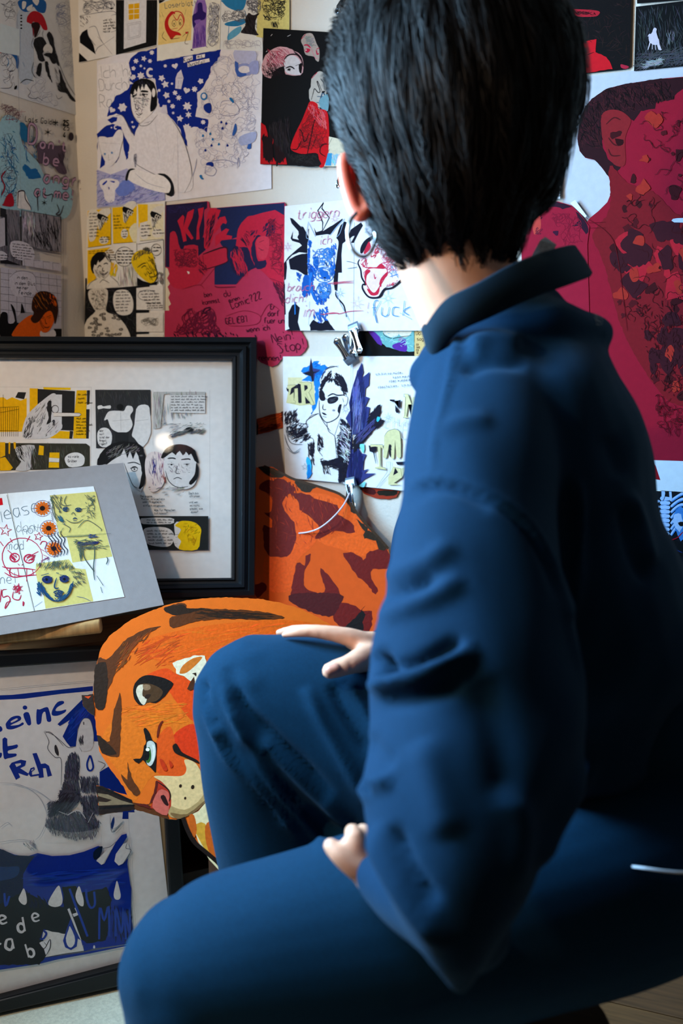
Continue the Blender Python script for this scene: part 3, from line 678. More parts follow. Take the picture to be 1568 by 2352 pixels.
# --- trousers
tr = [loft([(1660, 1900, 1.06, 190, .15), (1500, 1965, 1.05, 240, .14), (1330, 2025, 1.01, 252, .13), (1130, 2085, .975, 245, .11), (900, 2142, .95, 242, .1), (650, 2188, .94, 216, .09), (500, 2218, .94, 196, .085), (438, 2236, .94, 166, .08)]),
      loft([(438, 2236, .94, 166, .085), (452, 2350, .95, 158, .08), (475, 2550, .98, 150, .075), (520, 2700, 1.03, 130, .07), (555, 2840, 1.07, 115, .065)]),
      loft([(1350, 1830, 1.14, 230, .12), (1150, 1790, 1.16, 240, .11), (980, 1740, 1.165, 230, .1), (820, 1682, 1.17, 205, .088), (680, 1635, 1.175, 184, .082), (600, 1612, 1.178, 162, .078)]),
      loft([(598, 1612, 1.178, 158, .08), (612, 1700, 1.18, 158, .08), (630, 1850, 1.19, 156, .075), (655, 2000, 1.20, 146, .07), (685, 2200, 1.23, 120, .065), (710, 2350, 1.26, 105, .06)]),
      loft([(800, 1860, 1.20, 150, .06), (950, 1950, 1.15, 190, .08), (1150, 2000, 1.1, 200, .09)]),
      loft([(1480, 1560, 1.08, 180, .13), (1470, 1700, 1.08, 210, .14), (1490, 1820, 1.07, 230, .11)])]
trm = fuse('trousers', tr, .0055, 8, .5)
folds(trm, [("510,1575 540,1650 590,1740 640,1815 690,1880 760,1960", 13, 0.0114), ("520,1530 560,1620 620,1690 700,1765 760,1830", 16, -0.0114), ("470,1580 485,1650 520,1730 580,1800 640,1870 690,1930", 10, 0.0114), ("466,1560 478,1620 500,1680", 9, -0.0114), ("495,1680 540,1750 600,1830 650,1890", 10, -0.0095),
 ("600,1690 660,1750 740,1830 800,1890", 16, 0.0095), ("560,1700 620,1780 690,1850", 12, -0.0076), ("598,1730 606,1718 622,1706", 4, 0.0038), ("700,1580 740,1660 800,1760 850,1850", 14, 0.0066), ("760,1570 800,1650 850,1730", 12, -0.0066),
 ("800,1570 840,1640 870,1700", 12, 0.0066)])
co, no = arr(trm); nz = np.sin(co[:, 2]*36+co[:, 0]*17)*np.sin(co[:, 0]*29-co[:, 1]*22+np.sin(co[:, 2]*19)*1.5); co += no*(nz*.0014)[:, None]; trm.vertices.foreach_set('co', co.ravel()); trm.update()
kid('trousers', trm, mat('navy_trouser_cloth', '02283f', .85, noise=.15, nscale=350, bump=.25, bscale=1400, spec=.08, sheen=.08), 'dark blue jersey trousers')
q = crom([P(1448, 1990, .90), P(1480, 1994, .885), P(1530, 2001, .88), P(1580, 2003, .885), P(1640, 1990, .92)], 6)
kid('drawstring', pymesh('drawstring', *tube_geo([Vector(p) for p in q], [.0012]*len(q), 8)), mat('white_cord', 'dcdce4', .7), 'thin white drawstring')
# shoes keep the feet on the floor
shoe = mat('black_shoe', '111214', .6)
for (px_, py_, z_), dr in (((555, 2880, 1.07), -Rv), ((712, 2380, 1.265), -Rv)):
    p = P(px_, py_, z_); d = Vector((dr.x, dr.y, 0)).normalized(); s2 = Vector((-d.y, d.x, 0)); zz = Vector((0, 0, 1)); g = []
    b0 = Vector((p.x, p.y, .005))
    g = [ellipsoid(b0+d*.0+zz*.045, (d, s2, zz), (.055, .038, .044)), ellipsoid(b0+d*.09+zz*.032, (d, s2, zz), (.11, .045, .031)), tube_geo([b0+zz*.04, b0+zz*max(.06, p.z)], [.036, .036], 16)]
    kid('shoe', fuse('shoe', g, .006, 4), shoe)
# low stool that carries the person
stc = P(1170, 2330, 1.0)
stool = empty('low_stool', (stc.x, stc.y, 0)); tag(stool, 'low round wooden stool the person sits on', 'stool')
sz = stc.z-.02
bm = bmesh.new(); bmesh.ops.create_cone(bm, cap_ends=True, segments=40, radius1=.10, radius2=.10, depth=.03); bmesh.ops.bevel(bm, geom=bm.edges[:], offset=.004, segments=2, affect='EDGES')
m_ = bpy.data.meshes.new('seat'); bm.to_mesh(m_); bm.free(); o = link('seat', m_, wood); o.parent = stool; o.location = (0, 0, sz)
for a in (45, 135, 225, 315):
    c_, s_ = math.cos(math.radians(a)), math.sin(math.radians(a))
    v, f = tube_geo([Vector((c_*.07, s_*.07, sz-.015)), Vector((c_*.09, s_*.09, .005))], [.014, .011], 12); o = link('leg', pymesh('leg', v, f), wood); o.parent = stool
# ------------------------------------------------------------------ artworks on the left wall
Z1=(0,0,3.92); Z2=(0,380,3.92); Z3=(200,0,3.5636); Z4=(560,0,5.2267); Z5=(370,440,4.0205); Z6=(640,440,4.2378); Z7=(640,800,4.3556); Z8=(1180,0,3.92)
Y1=(0,770,2.529); Y2=(0,1050,3.92); Y3=(0,1450,3.5636); Y4=(0,1850,3.0154); Y5=(200,1350,3.136); Y6=(560,920,3.92); Y7=(1180,500,2.6134)
BLK='17181c'; PEN='6e707a'; LP='bcbec8'; BL='1a3f9c'; SKY='2f86c4'; RED='c22038'; YEL='f2c81a'; PAP='e9e7e3'
s = Sheet('sketchbook_spread', 'pencil spread with a red helmeted striped bird figure, top of left wall', 'drawing', LEFT, "-260,-260 690,-200 690,1038 0,822 -260,745", 'd9dbdc', off=.002, Z=Z1)
s.scrib(PEN, .8, "0,0 140,0 150,760 0,780", 26, 9, 9); s.scrib(LP, .8, "480,0 680,0 680,800 560,620", 34, 9, 10); s.scrib('8f9aba', .8, "500,30 600,30 600,220 500,220", 12, 9, 6); s.scrib(LP, .8, "170,120 300,500 240,900 560,980 400,700", 14, 9, 9)
s.f('c9d3de', "150,140 270,120 300,420 290,720 170,700", True)
s.f('2b6fae', "180,0 395,0 405,110 340,105 300,60 270,100 215,105 170,60", True); s.f(PAP, "200,15 235,20 225,70 200,80", True); s.f(PAP, "290,0 350,0 330,50", True); s.f(PAP, "240,70 290,40 280,90 250,98", True)
for y in (140, 165, 195, 225, 255): s.ell(BLK, 190, y, 10, 7)
s.f('c02a3a', "240,195 245,150 280,108 320,100 370,125 400,170 425,250 418,272 388,265 362,225 335,215 300,195 280,215 255,205", 4)
s.f('3a1f24', "280,215 310,200 345,205 360,235 350,270 330,320 310,340 305,290 290,260", 3); s.f('9a3a4a', "290,250 302,262 305,300 297,328", 3)
s.l(PEN, 1.2, "360,270 350,300 325,335", "390,275 380,310 395,350", "300,340 280,400 300,440")
for p in ("300,370 350,330 390,345 430,430 380,480 400,545 350,545 320,450", "420,300 455,290 480,350 500,480 530,600 500,560 460,500 440,380", "340,590 370,570 365,690 325,660", "405,560 430,560 440,640 470,750 440,700 415,640", "530,620 570,720 610,810 680,910 640,900 590,840 540,830 510,780 540,740", "385,490 500,480 510,560 470,570 440,520"):
    s.f('33353b', p, 3, jag=1.2); s.hatch(BLK, 1.6, p, 26, -62, 18)
s.f(PAP, "385,440 410,400 440,395 470,440 460,480 430,460 400,470", True); s.hatch('6a6c74', 1.2, "480,560 540,600 600,780 560,850 500,800", 22, -60, 22)
s.l(BLK, 1.6, "470,350 500,470 540,600 610,760 690,880", "300,560 285,640 315,700", "180,750 230,715 300,730", "120,740 135,790"); s.f(BLK, "130,780 150,770 145,800 125,805", True)
s.f('2b6fae', "50,415 75,408 100,440 90,470 130,480 165,530 160,610 145,612 140,550 110,500 70,480 50,440", 3); s.f('c02a3a', "0,365 15,380 20,440 0,480", True)
s.l('4f9ac8', 2, "60,520 75,560 60,600", "200,560 220,600"); s.l(PEN, 1.2, "240,790 270,830 250,870 310,890 340,880 380,910", "0,795 90,790 110,740", "500,850 520,890 560,870")
s.l('b9bcc4', 1.5, "142,0 160,810", sm=0); s.l(PEN, 1, "150,0 168,1000", sm=0); s.done()
s = Sheet('sketchbook_spread', 'blue and pink sketchbook spread lettered in bubble letters, middle of left wall', 'drawing', LEFT, [(-60, 185), (0, 209), (176, 264), (176, 503), (143, 496), (0, 470), (-60, 460)], 'd3e0e4', off=.003, Z=Z1)
s.f('a9cdd6', "0,1100 180,1090 200,1300 340,1460 420,1600 640,1700 600,1960 300,1950 0,1850", True)
s.scrib('7a5560', 1.0, "0,930 140,960 200,1050 160,1120 0,1060", 26, 8, 5); s.scrib(PEN, .9, "0,1180 160,1200 170,1840 0,1800", 26, 9, 10)
for x, y, n, a in ((60, 1300, 18, -70), (100, 1500, 16, -60), (250, 1350, 22, -75), (60, 1700, 14, -80)): s.hatch('2f7fa8', 3, [(x-60, y-120), (x+80, y-120), (x+80, y+120), (x-60, y+120)], n, a, 26, 25)
s.f('2f7fa8', "180,1120 230,1120 260,1300 240,1290 190,1240", 3, jag=2); s.f('2f86b4', "200,1500 260,1520 350,1560 330,1600 240,1580", 3, jag=2.5); s.f('2b7ab0', "215,1490 280,1520 330,1530 360,1600 260,1600", 3, jag=3)
s.l('b0566a', 1.3, "40,1080 130,1075", "85,1050 80,1115", "160,1010 230,1005", "195,985 190,1035"); s.l(PEN, 1, "285,980 300,1020", "320,1030 318,1060")
s.t('Lots Goldbt', 225, 1090, 46, '3a3c42', 2.0, 7); s.star(BLK, 498, 1105, 38, 4, .18); s.star(BLK, 430, 1190, 42, 6, .2)
s.t('25', 566, 1130, 46, BLK, 3.6, 3); s.t('25', 570, 1170, 46, BLK, 2.6, 3); s.t('4', 568, 1240, 50, BLK, 3.4, 3); s.ell('4a4048', 638, 1230, 24, 38)
s.f('6f5f6e', "340,1290 470,1310 590,1320 570,1450 600,1560 530,1560 450,1470 350,1470", 3, jag=1)
for txt, x, y, h, sp in (("D", 250, 1290, 165, 1), ("on't", 360, 1330, 88, 1.3), ("be", 385, 1475, 100, 1.4), ("angry", 392, 1640, 108, 1.2), ("at me!", 310, 1760, 92, 1.1)):
    for c, w in (('4b3f50', 8.5), ('c9a9bd', 5.2)): s.t(txt, x, y, h, c, w, 7 if txt != 'D' else 4, sp, jit=0)
s.hatch('3a343e', 1.4, "520,1380 600,1330 620,1560 560,1600", 24, -70, 20)
s.f('b8243c', "30,1830 60,1760 105,1745 120,1855 20,1850", 3); s.l('a02840', 4, "45,1540 10,1600 40,1680 10,1760"); s.f(PAP, "150,1860 155,1720 215,1725 250,1810 280,1890 200,1880", 3)
for ln in ("155,1860 160,1760 165,1725 215,1722 225,1790 270,1860 278,1895", "340,1900 335,1760 350,1740", "510,1840 530,1900 500,1930 540,1930 570,1850"): s.l('4a3f48', 3.2, ln)
s.star(BLK, 395, 1825, 32, 6, .2); s.l('4a3f48', 2.4, "380,1740 420,1760 470,1750 460,1820"); s.l('aab4b8', 1.2, "175,1080 185,1880", sm=0); s.done()
s = Sheet('comic_page', 'grey pencil comic page with an orange shirted figure below, lowest on left wall', 'drawing', LEFT, [(-60, 455), (0, 471), (144, 499), (147, 800), (147, 860), (-60, 860)], 'c9c6cc', off=.0035, Z=Z2)
s.f('8e8b92', "0,390 175,405 185,900 0,880", jag=0); s.hatch('63626a', 1.6, "0,390 175,405 185,900 0,880", 150, -85, 40, 5); s.f('35363c', "0,380 55,395 50,470 0,460"); s.f('2c2d33', "40,440 62,440 66,725 46,720"); s.f('c4c1c8', "0,480 42,470 46,720 0,735")
s.f('a3a1a8', "190,405 550,465 548,780 300,740 195,690"); s.hatch('55555c', 1.8, "190,410 550,470 545,770 300,740 200,690", 160, -84, 44, 6); s.hatch(BLK, 2.2, "300,600 430,560 520,540 540,780 380,770", 60, -75, 26); s.hatch('e0dde2', 2, "200,420 330,450 300,640 210,600", 40, -86, 40, 4)
s.l(BLK, 1.6, "190,402 550,466 548,955", "190,402 196,900", "565,470 568,1545", sm=0); s.l('6e6c74', 3, "195,700 290,735 380,770 545,800"); s.l('6e6c74', 5, "60,600 120,720 200,800 300,850")
s.f('d8d5db', "95,690 200,685 290,740 300,850 170,850 100,800", 3); s.f('d8d5db', "0,770 60,800 50,855 0,850", 3)
for i in range(6): s.wr(110, 710+i*24, 170, 11, '35353c', .9, 7)
s.wr(0, 810, 45, 10, BLK, .9, 7); s.wr(0, 835, 45, 10, BLK, .9, 7); s.f('2a2a30', "0,880 190,900 60,850 0,855")
s.f('d4d1d8', "200,830 548,880 548,955 200,900")
for i in range(4): s.l(BLK, 1.6, [(215+i*85, 840+i*12), (218+i*85, 905+i*11)], [(215+i*85, 840+i*12), (275+i*85, 848+i*12)], sm=0)
s.f('cfccd3', "0,915 548,990 548,1545 0,1545")
for i in range(8): s.l(BLK, 1.5, [(i*72, 925+i*9), (i*75, 1400)], sm=0)
for y in (1000, 1060, 1125, 1190, 1250, 1330): s.l(BLK, 1.3, [(0, y-35), (548, y+30)], sm=0)
s.f('d8d5db', "80,1010 150,955 260,960 315,1010 320,1110 370,1180 300,1160 200,1180 110,1160", 3); s.l(PEN, 1.1, "80,1010 150,955 260,960 315,1010 320,1110 370,1180")
s.t('in den ..', 145, 1020, 30, BLK, 1.3, 4); s.t('in dem Blut', 125, 1072, 30, BLK, 1.3, 3); s.t('meiner', 145, 1112, 30, BLK, 1.3, 3); s.t('Feinde', 165, 1160, 32, BLK, 1.3, 3)
s.f(BLK, "0,1340 60,1330 70,1420 130,1400 90,1250 130,1300 150,1420 180,1320 190,1240 220,1330 240,1460 240,1545 0,1545", 3); s.f('b5b2b8', "180,1330 350,1350 350,1400 160,1420", 3); s.f(BLK, "478,1470 550,1470 550,1545 478,1545"); s.f(BLK, "0,1440 160,1480 160,1545 0,1545")
s.f('f0761c', "115,1545 130,1470 190,1400 280,1345 330,1400 380,1545", 3); s.f('e6e3e2', "360,1490 400,1510 480,1480 490,1545 365,1545", 3)
s.f('f0761c', "340,1300 440,1290 490,1340 475,1420 430,1495 380,1500 345,1440", 3); s.f('4a2a1a', "280,1290 290,1200 340,1140 420,1135 490,1180 515,1260 515,1340 490,1430 475,1360 450,1310 400,1330 350,1400 300,1420 270,1380 300,1330", 3)
s.hatch('f0761c', 3, "440,1160 500,1180 510,1270 450,1260", 18, -60, 20); s.hatch('1c120c', 1.6, "290,1180 480,1150 500,1300 300,1330", 60, -60, 24, 20); s.hatch('d8862c', 1.2, "300,1150 420,1140 430,1300 290,1280", 26, -60, 22)
s.l('2a1208', 2, "360,1355 395,1370", "415,1365 455,1350", "400,1380 405,1420 418,1425", "390,1455 420,1460 440,1450", "370,1375 390,1380", "430,1375 450,1370"); s.hatch('7a3a12', 1.2, "350,1380 400,1430 380,1490 350,1440", 16, -50, 14); s.done()

# ------------------------------------------------------------------ artworks on the back wall
s = Sheet('comic_page', 'black and white comic page with a lit door window, top left of back wall', 'drawing', BACK, "700,-300 1430,-340 1418,408 1040,495 712,566", 'e4e2de', off=.0035, Z=Z1)
s.scrib(PEN, .9, "740,0 1030,0 1040,60 900,110 740,130", 26, 9, 8); s.hatch('6d6c6e', 1.6, "720,130 820,150 760,240 725,240", 22, -50, 16); s.f(BLK, "985,70 1030,72 1000,88", 0); s.l(PEN, 1.2, "730,140 1000,100 1050,135", "800,250 860,240 900,340 935,400", "880,330 1010,490", "930,400 1030,330")
s.f(BLK, "718,330 740,290 785,262 790,310 840,400 862,490 720,385"); s.f(BLK, "712,475 790,548 710,562"); s.l(PEN, 1.3, "785,262 800,330 860,410", "860,470 880,430 930,400")
s.f('e8e6e2', "1000,140 1040,130 1062,160 1068,220 1050,270 1000,290 930,280 905,200 930,160", 3); s.l(PEN, 1, "1000,140 1040,130 1062,160 1068,220 1050,270 1000,290")
for i, tx in enumerate(('und ich', 'wenn Bett', 'wie angst', 'vor der Nacht', 'hatte ...')): s.t(tx, 932, 190+i*26, 19, BLK, 1.1, -5)
s.f('1d1e20', "1045,0 1425,0 1410,405 1045,495"); s.hatch('3a3b3c', 1.1, "1045,0 1425,0 1410,405 1045,490", 90, -84, 20)
s.f('dfe0e4', "1118,0 1320,0 1315,382 1115,442"); s.f(PAP, "1150,20 1258,10 1256,180 1150,185"); s.f('e8b920', "1158,40 1256,28 1254,168 1160,180"); s.l('f1efe8', 2.2, "1207,20 1205,180", "1158,85 1256,78", "1158,130 1256,122", sm=0); s.l('9fa0a6', 1, "1150,215 1268,195 1265,330 1155,360 1150,215", "1162,228 1256,210 1253,318 1166,345 1162,228", sm=0); s.done()
s = Sheet('sketch_page', 'pale yellow sticky sketch and purple cloaked figure drawing, second from left in top row', 'drawing', BACK, "575,-330 1100,-350 1088,405 572,500", 'e6e6dc', off=.004, Z=Z3)
s.f('ecd490', "590,30 870,-60 850,330 580,370"); s.t('Loserblatt', 640, 68, 44, PEN, 1.4, -6); s.f(BLK, "585,0 640,0 620,15 590,30")
s.l('c8303a', 6, "720,110 690,105 650,160 645,220 670,290"); s.f('c8302c', "700,100 660,130 635,180 640,230 665,285 690,325 725,290 770,290 750,265 690,245 665,200 672,150 705,110", 3)
s.l('c8303a', 2.2, "680,130 720,95 770,105 795,160 780,215 740,255", "700,115 735,165 762,120 785,150 790,200", "690,240 740,230"); s.ell('ecd490', 712, 190, 16, 26); s.ring('8a4030', 1.2, 712, 190, 16, 26); s.ring('8a4030', 1.2, 765, 182, 13, 24); s.ell(BLK, 712, 196, 4, 10); s.ell(BLK, 762, 190, 4, 10)
s.l('6b5a40', 1.3, "630,260 615,300 650,335", "700,300 690,320 760,310", "610,100 625,140", "590,110 600,140", "810,80 800,120", "780,300 830,260 800,350 830,360"); s.heart('c8303a', 815, 268, 12)
s.f('9a7abf', "868,120 885,40 900,0 965,0 980,60 972,250 975,380 860,400 872,250"); s.f('3e2a78', "905,30 940,25 950,90 975,110 960,160 905,175 870,230 862,130 900,100", 3); s.f('8f6cc0', "878,170 930,160 900,200", 3); s.hatch('6d4da3', 1.6, "875,240 965,200 970,370 870,380", 60, -87, 34, 4); s.l('3e2a78', 2, "860,400 850,410 870,412", "975,380 985,390", "900,0 895,110")
s.scrib(PEN, 1, "985,20 1085,20 1080,380 985,380", 26, 9, 10); s.scrib(LP, 1, "985,20 1085,20 1080,380 985,380", 20, 9, 14); s.l(LP, 1.4, "1095,-50 1088,400", sm=0); s.done()
s = Sheet('sketch_page', 'yellow-green sketch of a small bushy tree with blue waves, touching the black and red print', 'drawing', BACK, "1100,-350 1655,-360 1655,260 1430,300 1440,420 1090,405", 'e2e6e6', off=.0038, Z=Z3)
s.f('ddd38c', "1400,-60 1655,-80 1655,255 1430,310 1385,300"); s.f('3a8fc0', "1105,0 1290,-20 1282,70 1230,90 1150,60 1110,20", 3); s.f('3a8fc0', "1140,185 1310,150 1300,185 1230,215 1140,210", 3); s.f('6fb4d6', "1200,240 1260,215 1250,270 1160,330 1150,290", 3); s.l('3a8fc0', 3, "1160,215 1150,350", "1290,90 1310,150")
s.scrib(PEN, 1, "1100,80 1300,80 1300,180 1100,180", 20, 9, 8); s.f('3a343a', "1300,150 1320,110 1360,120 1405,110 1385,150 1370,230 1400,280 1380,290 1260,270 1290,210", 3, jag=1.5); s.hatch('1a1a1e', 1.5, "1300,130 1390,120 1390,280 1270,270", 40, -70, 22)
s.scrib(PEN, 1.1, "1300,0 1430,0 1420,110 1310,110", 22, 9, 8); s.scrib('3a3a30', 1.4, "1420,0 1640,0 1600,170 1450,170", 46, 6, 6); s.hatch('3a3a30', 1.8, "1440,60 1600,60 1590,170 1460,150", 22, 30, 12, 40); s.hatch('3a3a30', 1.6, "1500,170 1580,180 1560,230 1500,220", 30, -85, 14)
s.scrib(LP, 1, "1100,330 1430,320 1430,400 1110,400", 14, 9, 10); s.done()

s = Sheet('poster', 'large blue and white pencil poster of a frowning short-haired figure among tiny stars', 'poster', BACK, "80,500 240,445 1500,300 1508,1545 750,1638 85,1705", 'e6e4ea', off=.0025, Z=Z3)
s.f('eeecee', "90,530 600,480 600,640 400,900 90,990"); 
s.t('Ich habe', 105, 640, 100, 'a3a4ab', 1.3, -4, .85, jit=.3); s.t('Durchfall', 105, 745, 92, 'a3a4ab', 1.3, -5, .8, jit=.3); s.t('Rall..', 105, 880, 100, 'a3a4ab', 1.3, -4, .85)
DB = '17389a'
s.f(DB, "350,480 420,430 575,390 600,500 690,480 1100,405 1075,480 1060,520 1015,540 1010,600 960,700 900,760 900,850 890,960 990,980 985,1080 900,1040 830,1040 790,1020 820,1200 800,1170 760,1060 700,980 640,920 590,880 560,640 470,640 380,690 350,660 360,600 345,520", 0, jag=1.6)
s.f(DB, "350,690 380,690 370,900 430,990 390,1120 350,1060 300,970 240,930 160,960 180,880 240,780 330,740", 0, jag=1.2)
s.f(DB, "165,985 210,955 250,960 245,990 200,1010", 0, jag=1); s.f(DB, "80,1100 140,1040 210,1010 280,1040 305,1120 360,1200 355,1270 320,1310 295,1180 290,1100 260,1070 235,1120 150,1130 90,1150", 0, jag=1)
s.f(DB, "105,1380 120,1250 150,1300 145,1350"); s.f(DB, "215,1340 255,1230 262,1290 240,1330"); s.f(DB, "80,1200 90,1150 85,1230")
for x, y, r in ((400, 500, 24), (380, 560, 20), (440, 540, 14), (470, 560, 11), (465, 480, 26), (515, 500, 20), (530, 430, 22), (440, 620, 34), (610, 640, 30), (640, 690, 34), (590, 740, 14), (695, 685, 12), (750, 800, 26), (670, 830, 16), (720, 760, 22), (650, 780, 30), (930, 665, 26), (880, 730, 26), (820, 870, 40), (830, 940, 30), (600, 900, 40), (760, 970, 30), (290, 880, 40), (380, 630, 22), (820, 1040, 34), (700, 870, 22), (950, 1000, 22), (200, 1045, 9), (300, 1000, 12), (370, 1000, 12), (345, 1250, 12), (640, 540, 16), (705, 925, 14)):
    s.star('e6e4ec', x, y, r, random.choice((5, 6, 7)), random.uniform(.45, .7), random.uniform(0, 60), up=False)
for x, y, r, a in ((720, 540, 26, -15), (815, 740, 28, 15), (370, 640, 18, 0), (205, 900, 26, 30), (380, 1040, 14, 0), (540, 650, 16, 20)): s.heart('e6e4ec', x, y, r, a)
s.ring('e6e4ec', 6, 520, 595, 26, 30, 0, 50, 310); s.ring('e6e4ec', 3, 236, 1042, 12, 14, 0, 50, 310)
s.f('dcdaE6', "725,640 740,600 770,570 790,640 770,730 722,725"); s.l(BL, 1, "735,640 785,640", "750,660 750,690", "770,660 770,690", "745,700 745,725"); s.f('dcdae6', "600,930 620,860 650,860 660,930")
s.f('f0eef0', "790,470 865,455 865,490 790,515"); s.t('Kind', 795, 505, 30, '3a3c50', 1.5, -8); s.f('f0eef0', "895,455 965,442 965,470 895,485"); s.t('mit', 905, 476, 26, '3a3c50', 1.4, -6); s.f('f0eef0', "820,515 1000,478 1005,505 825,550"); s.t('Durchfall', 832, 542, 27, '3a3c50', 1.5, -10)
# pale collage side
PB = 'a0a4c4'
s.scrib('c4c5d6', .9, "1060,460 1420,420 1420,900 1100,1000 900,940 950,740", 60, 9, 8); s.scrib('c8c9da', .9, "840,1060 1380,900 1400,1260 1240,1360 960,1430 900,1250", 60, 9, 8)
for x, y, r in ((1080, 640, 22), (1130, 760, 34), (1200, 1120, 22), (1110, 1050, 20), (990, 900, 18), (950, 1150, 16)): s.star(PB, x, y, r, 5, .4, 10, 1.0)
s.star(PB, 1300, 870, 52, 5, .4, 8, 1.0); s.l(PB, 1.1, "1190,1000 1180,1060", "1090,880 1110,830 1190,830 1240,880 1240,930 1170,950 1100,940 1080,900")
for x, y, r in ((1180, 690, 22), (1230, 760, 22), (1300, 1260, 24), (1130, 1250, 16), (1090, 960, 16)):
    s.heart(PB, x, y, r, 5); s.heart('e6e4ea', x, y, r*.86, 5)
s.ell('9fa9d8', 1290, 570, 80, 52); s.f('4f74c0', "1210,510 1235,500 1250,590 1300,600 1300,620 1230,625", 3); s.f('c4c9e6', "1210,410 1370,410 1380,500 1290,520 1215,500", 3); s.ell('e6e4ea', 1290, 570, 50, 30); s.f('aab2dd', "1330,520 1400,500 1400,600 1340,600", 3)
s.ell(SKY, 958, 790, 28, 32); s.ell('e6e4ea', 958, 788, 17, 20); s.f(BL, "960,860 1010,845 1020,900 1000,930 960,900", 3); s.f(SKY, "1165,810 1180,800 1205,830 1195,845", 2)
s.f('3f6fb8', "1190,1100 1215,1010 1228,1060 1205,1110", 3); s.f('3f6fb8', "1310,1215 1340,1140 1345,1215", 2); s.f('b4bee0', "1250,1120 1380,1080 1370,1160 1260,1190", 3); s.f(BL, "975,1350 990,1330 1030,1330 1035,1365 1000,1355", 3); s.l(PB, 1.2, "975,1360 970,1420 1030,1440 1060,1400 1035,1360"); s.f(SKY, "920,1440 940,1432 945,1455 960,1465 940,1470", 2)
for x, y in ((970, 1230), (1020, 1190), (1080, 1180), (1150, 1190), (1030, 1140), (1010, 1095), (1100, 1000), (1140, 1010), (1110, 1050), (950, 1110)): s.f(random.choice((BL, SKY)), [(x-9, y+8), (x, y-12), (x+10, y+4), (x+2, y+12)], 2, up=False)
s.l(PB, 1.2, "1230,1380 1240,1290 1250,1340 1240,1370", "1020,1320 1130,1310 1230,1340", "900,1300 880,1400 820,1560")
# figure
s.f('eae8ec', "390,1120 420,1040 540,930 600,920 700,985 760,1080 820,1230 860,1400 850,1560 640,1560 460,1480 380,1380 340,1300 350,1200 330,1130 250,950 300,960 350,1060 385,1120", 4)
s.l(PEN, 1.3, "240,950 290,945 330,1010 390,1110", "700,985 760,1080 820,1230 860,1440 800,1580", "430,1000 440,1030 510,1020 580,940", "390,1280 400,1340 560,1430 620,1440", "470,1010 540,990", "500,1000 505,1012"); s.l(LP, 1, "720,1200 700,1350", "560,1010 600,1300")
s.f('b0b0be', "385,1280 410,1260 410,1340 395,1370", 3); s.hatch('55565e', 1.3, "385,1270 410,1250 410,1350 395,1370", 14, -60, 12)
s.f('f0eeee', "360,770 400,700 500,680 560,740 555,860 540,920 450,1000 420,1000 390,960 365,880", 3)
s.f('1b1c24', "352,780 370,700 420,655 490,645 545,675 565,730 575,860 540,910 520,910 522,840 530,760 500,710 480,690 470,740 455,690 440,745 425,700 410,760 395,730 378,790 365,770", 2, jag=.6); s.hatch('45465a', 1.1, "400,670 500,660 520,700 420,720", 18, -70, 22)
s.ell('f0eeee', 548, 760, 15, 38); s.ring(PEN, 1.2, 548, 760, 15, 38); s.f(BLK, "455,740 500,745 500,758 440,755", 2); s.hatch('40414a', 1.4, "380,760 410,770 400,810 370,800", 22, 20, 12, 30); s.hatch('40414a', 1.4, "435,760 500,770 490,800 440,800", 26, 10, 12, 30); s.ell(BLK, 385, 790, 10, 6); s.ell(BLK, 462, 778, 10, 6)
s.hatch('8a8a94', 1.4, "380,800 520,800 500,860 420,960 390,900", 60, -50, 14, 30); s.l(BLK, 1.6, "410,840 400,880 415,900 430,885", "405,930 430,945 460,925", "415,960 440,962"); s.l(PEN, 1.4, "362,780 365,880 390,960 430,1000")
# bear-hooded child and skull, lower left
s.f('eae8ec', "95,1130 150,1120 200,1140 250,1070 290,1070 300,1130 280,1210 260,1290 215,1350 180,1360 140,1300 110,1220", 4); s.l(LP, 1.1, "120,1170 280,1180", "95,1130 110,1220 140,1300"); s.star(SKY, 150, 1262, 14, 5, .4); s.star(SKY, 208, 1252, 14, 5, .4); s.l(PEN, 1.3, "180,1265 180,1300", "175,1312 190,1310")
s.f('b9bbe0', "85,1390 200,1430 330,1380 470,1480 640,1560 640,1640 85,1700"); s.hatch('8088c8', 1.4, "85,1400 640,1500 640,1640 85,1690", 240, 35, 22, 25); s.f('7f93da', "240,1540 330,1470 400,1540 330,1600 260,1600", 3)
s.f('eae8ee', "110,1480 180,1460 260,1480 265,1520 235,1560 230,1640 190,1660 150,1630 140,1570 115,1530", 3); s.f('2a49b0', "130,1508 165,1478 168,1492 140,1518", 2); s.f('2a49b0', "190,1482 232,1485 225,1498", 2); s.f('2a49b0', "178,1530 190,1540 184,1556", 2)
for x, y in ((400, 1560), (450, 1610), (300, 1620), (345, 1600), (205, 1655)): s.star('5a68b8', x, y, 16, 5, .4, 10, 1.0); s.heart('8088c8', x-40, y+20, 12)
s.f('f0eeee', "345,1390 400,1385 560,1430 640,1430 690,1480 700,1560 640,1580 480,1540 340,1470", 4); s.f('23262e', "345,1390 375,1380 400,1388 360,1400 345,1440 335,1480 318,1475 325,1430", 2); s.f('23262e', "580,1425 640,1425 690,1465 718,1540 712,1590 690,1610 640,1585 675,1580 690,1530 670,1480 630,1445", 2, jag=.5); s.l(LP, 1.2, "400,1420 500,1500 640,1540")
s.l('c2c3d0', 1.1, "745,990 750,1638", sm=0); s.done()

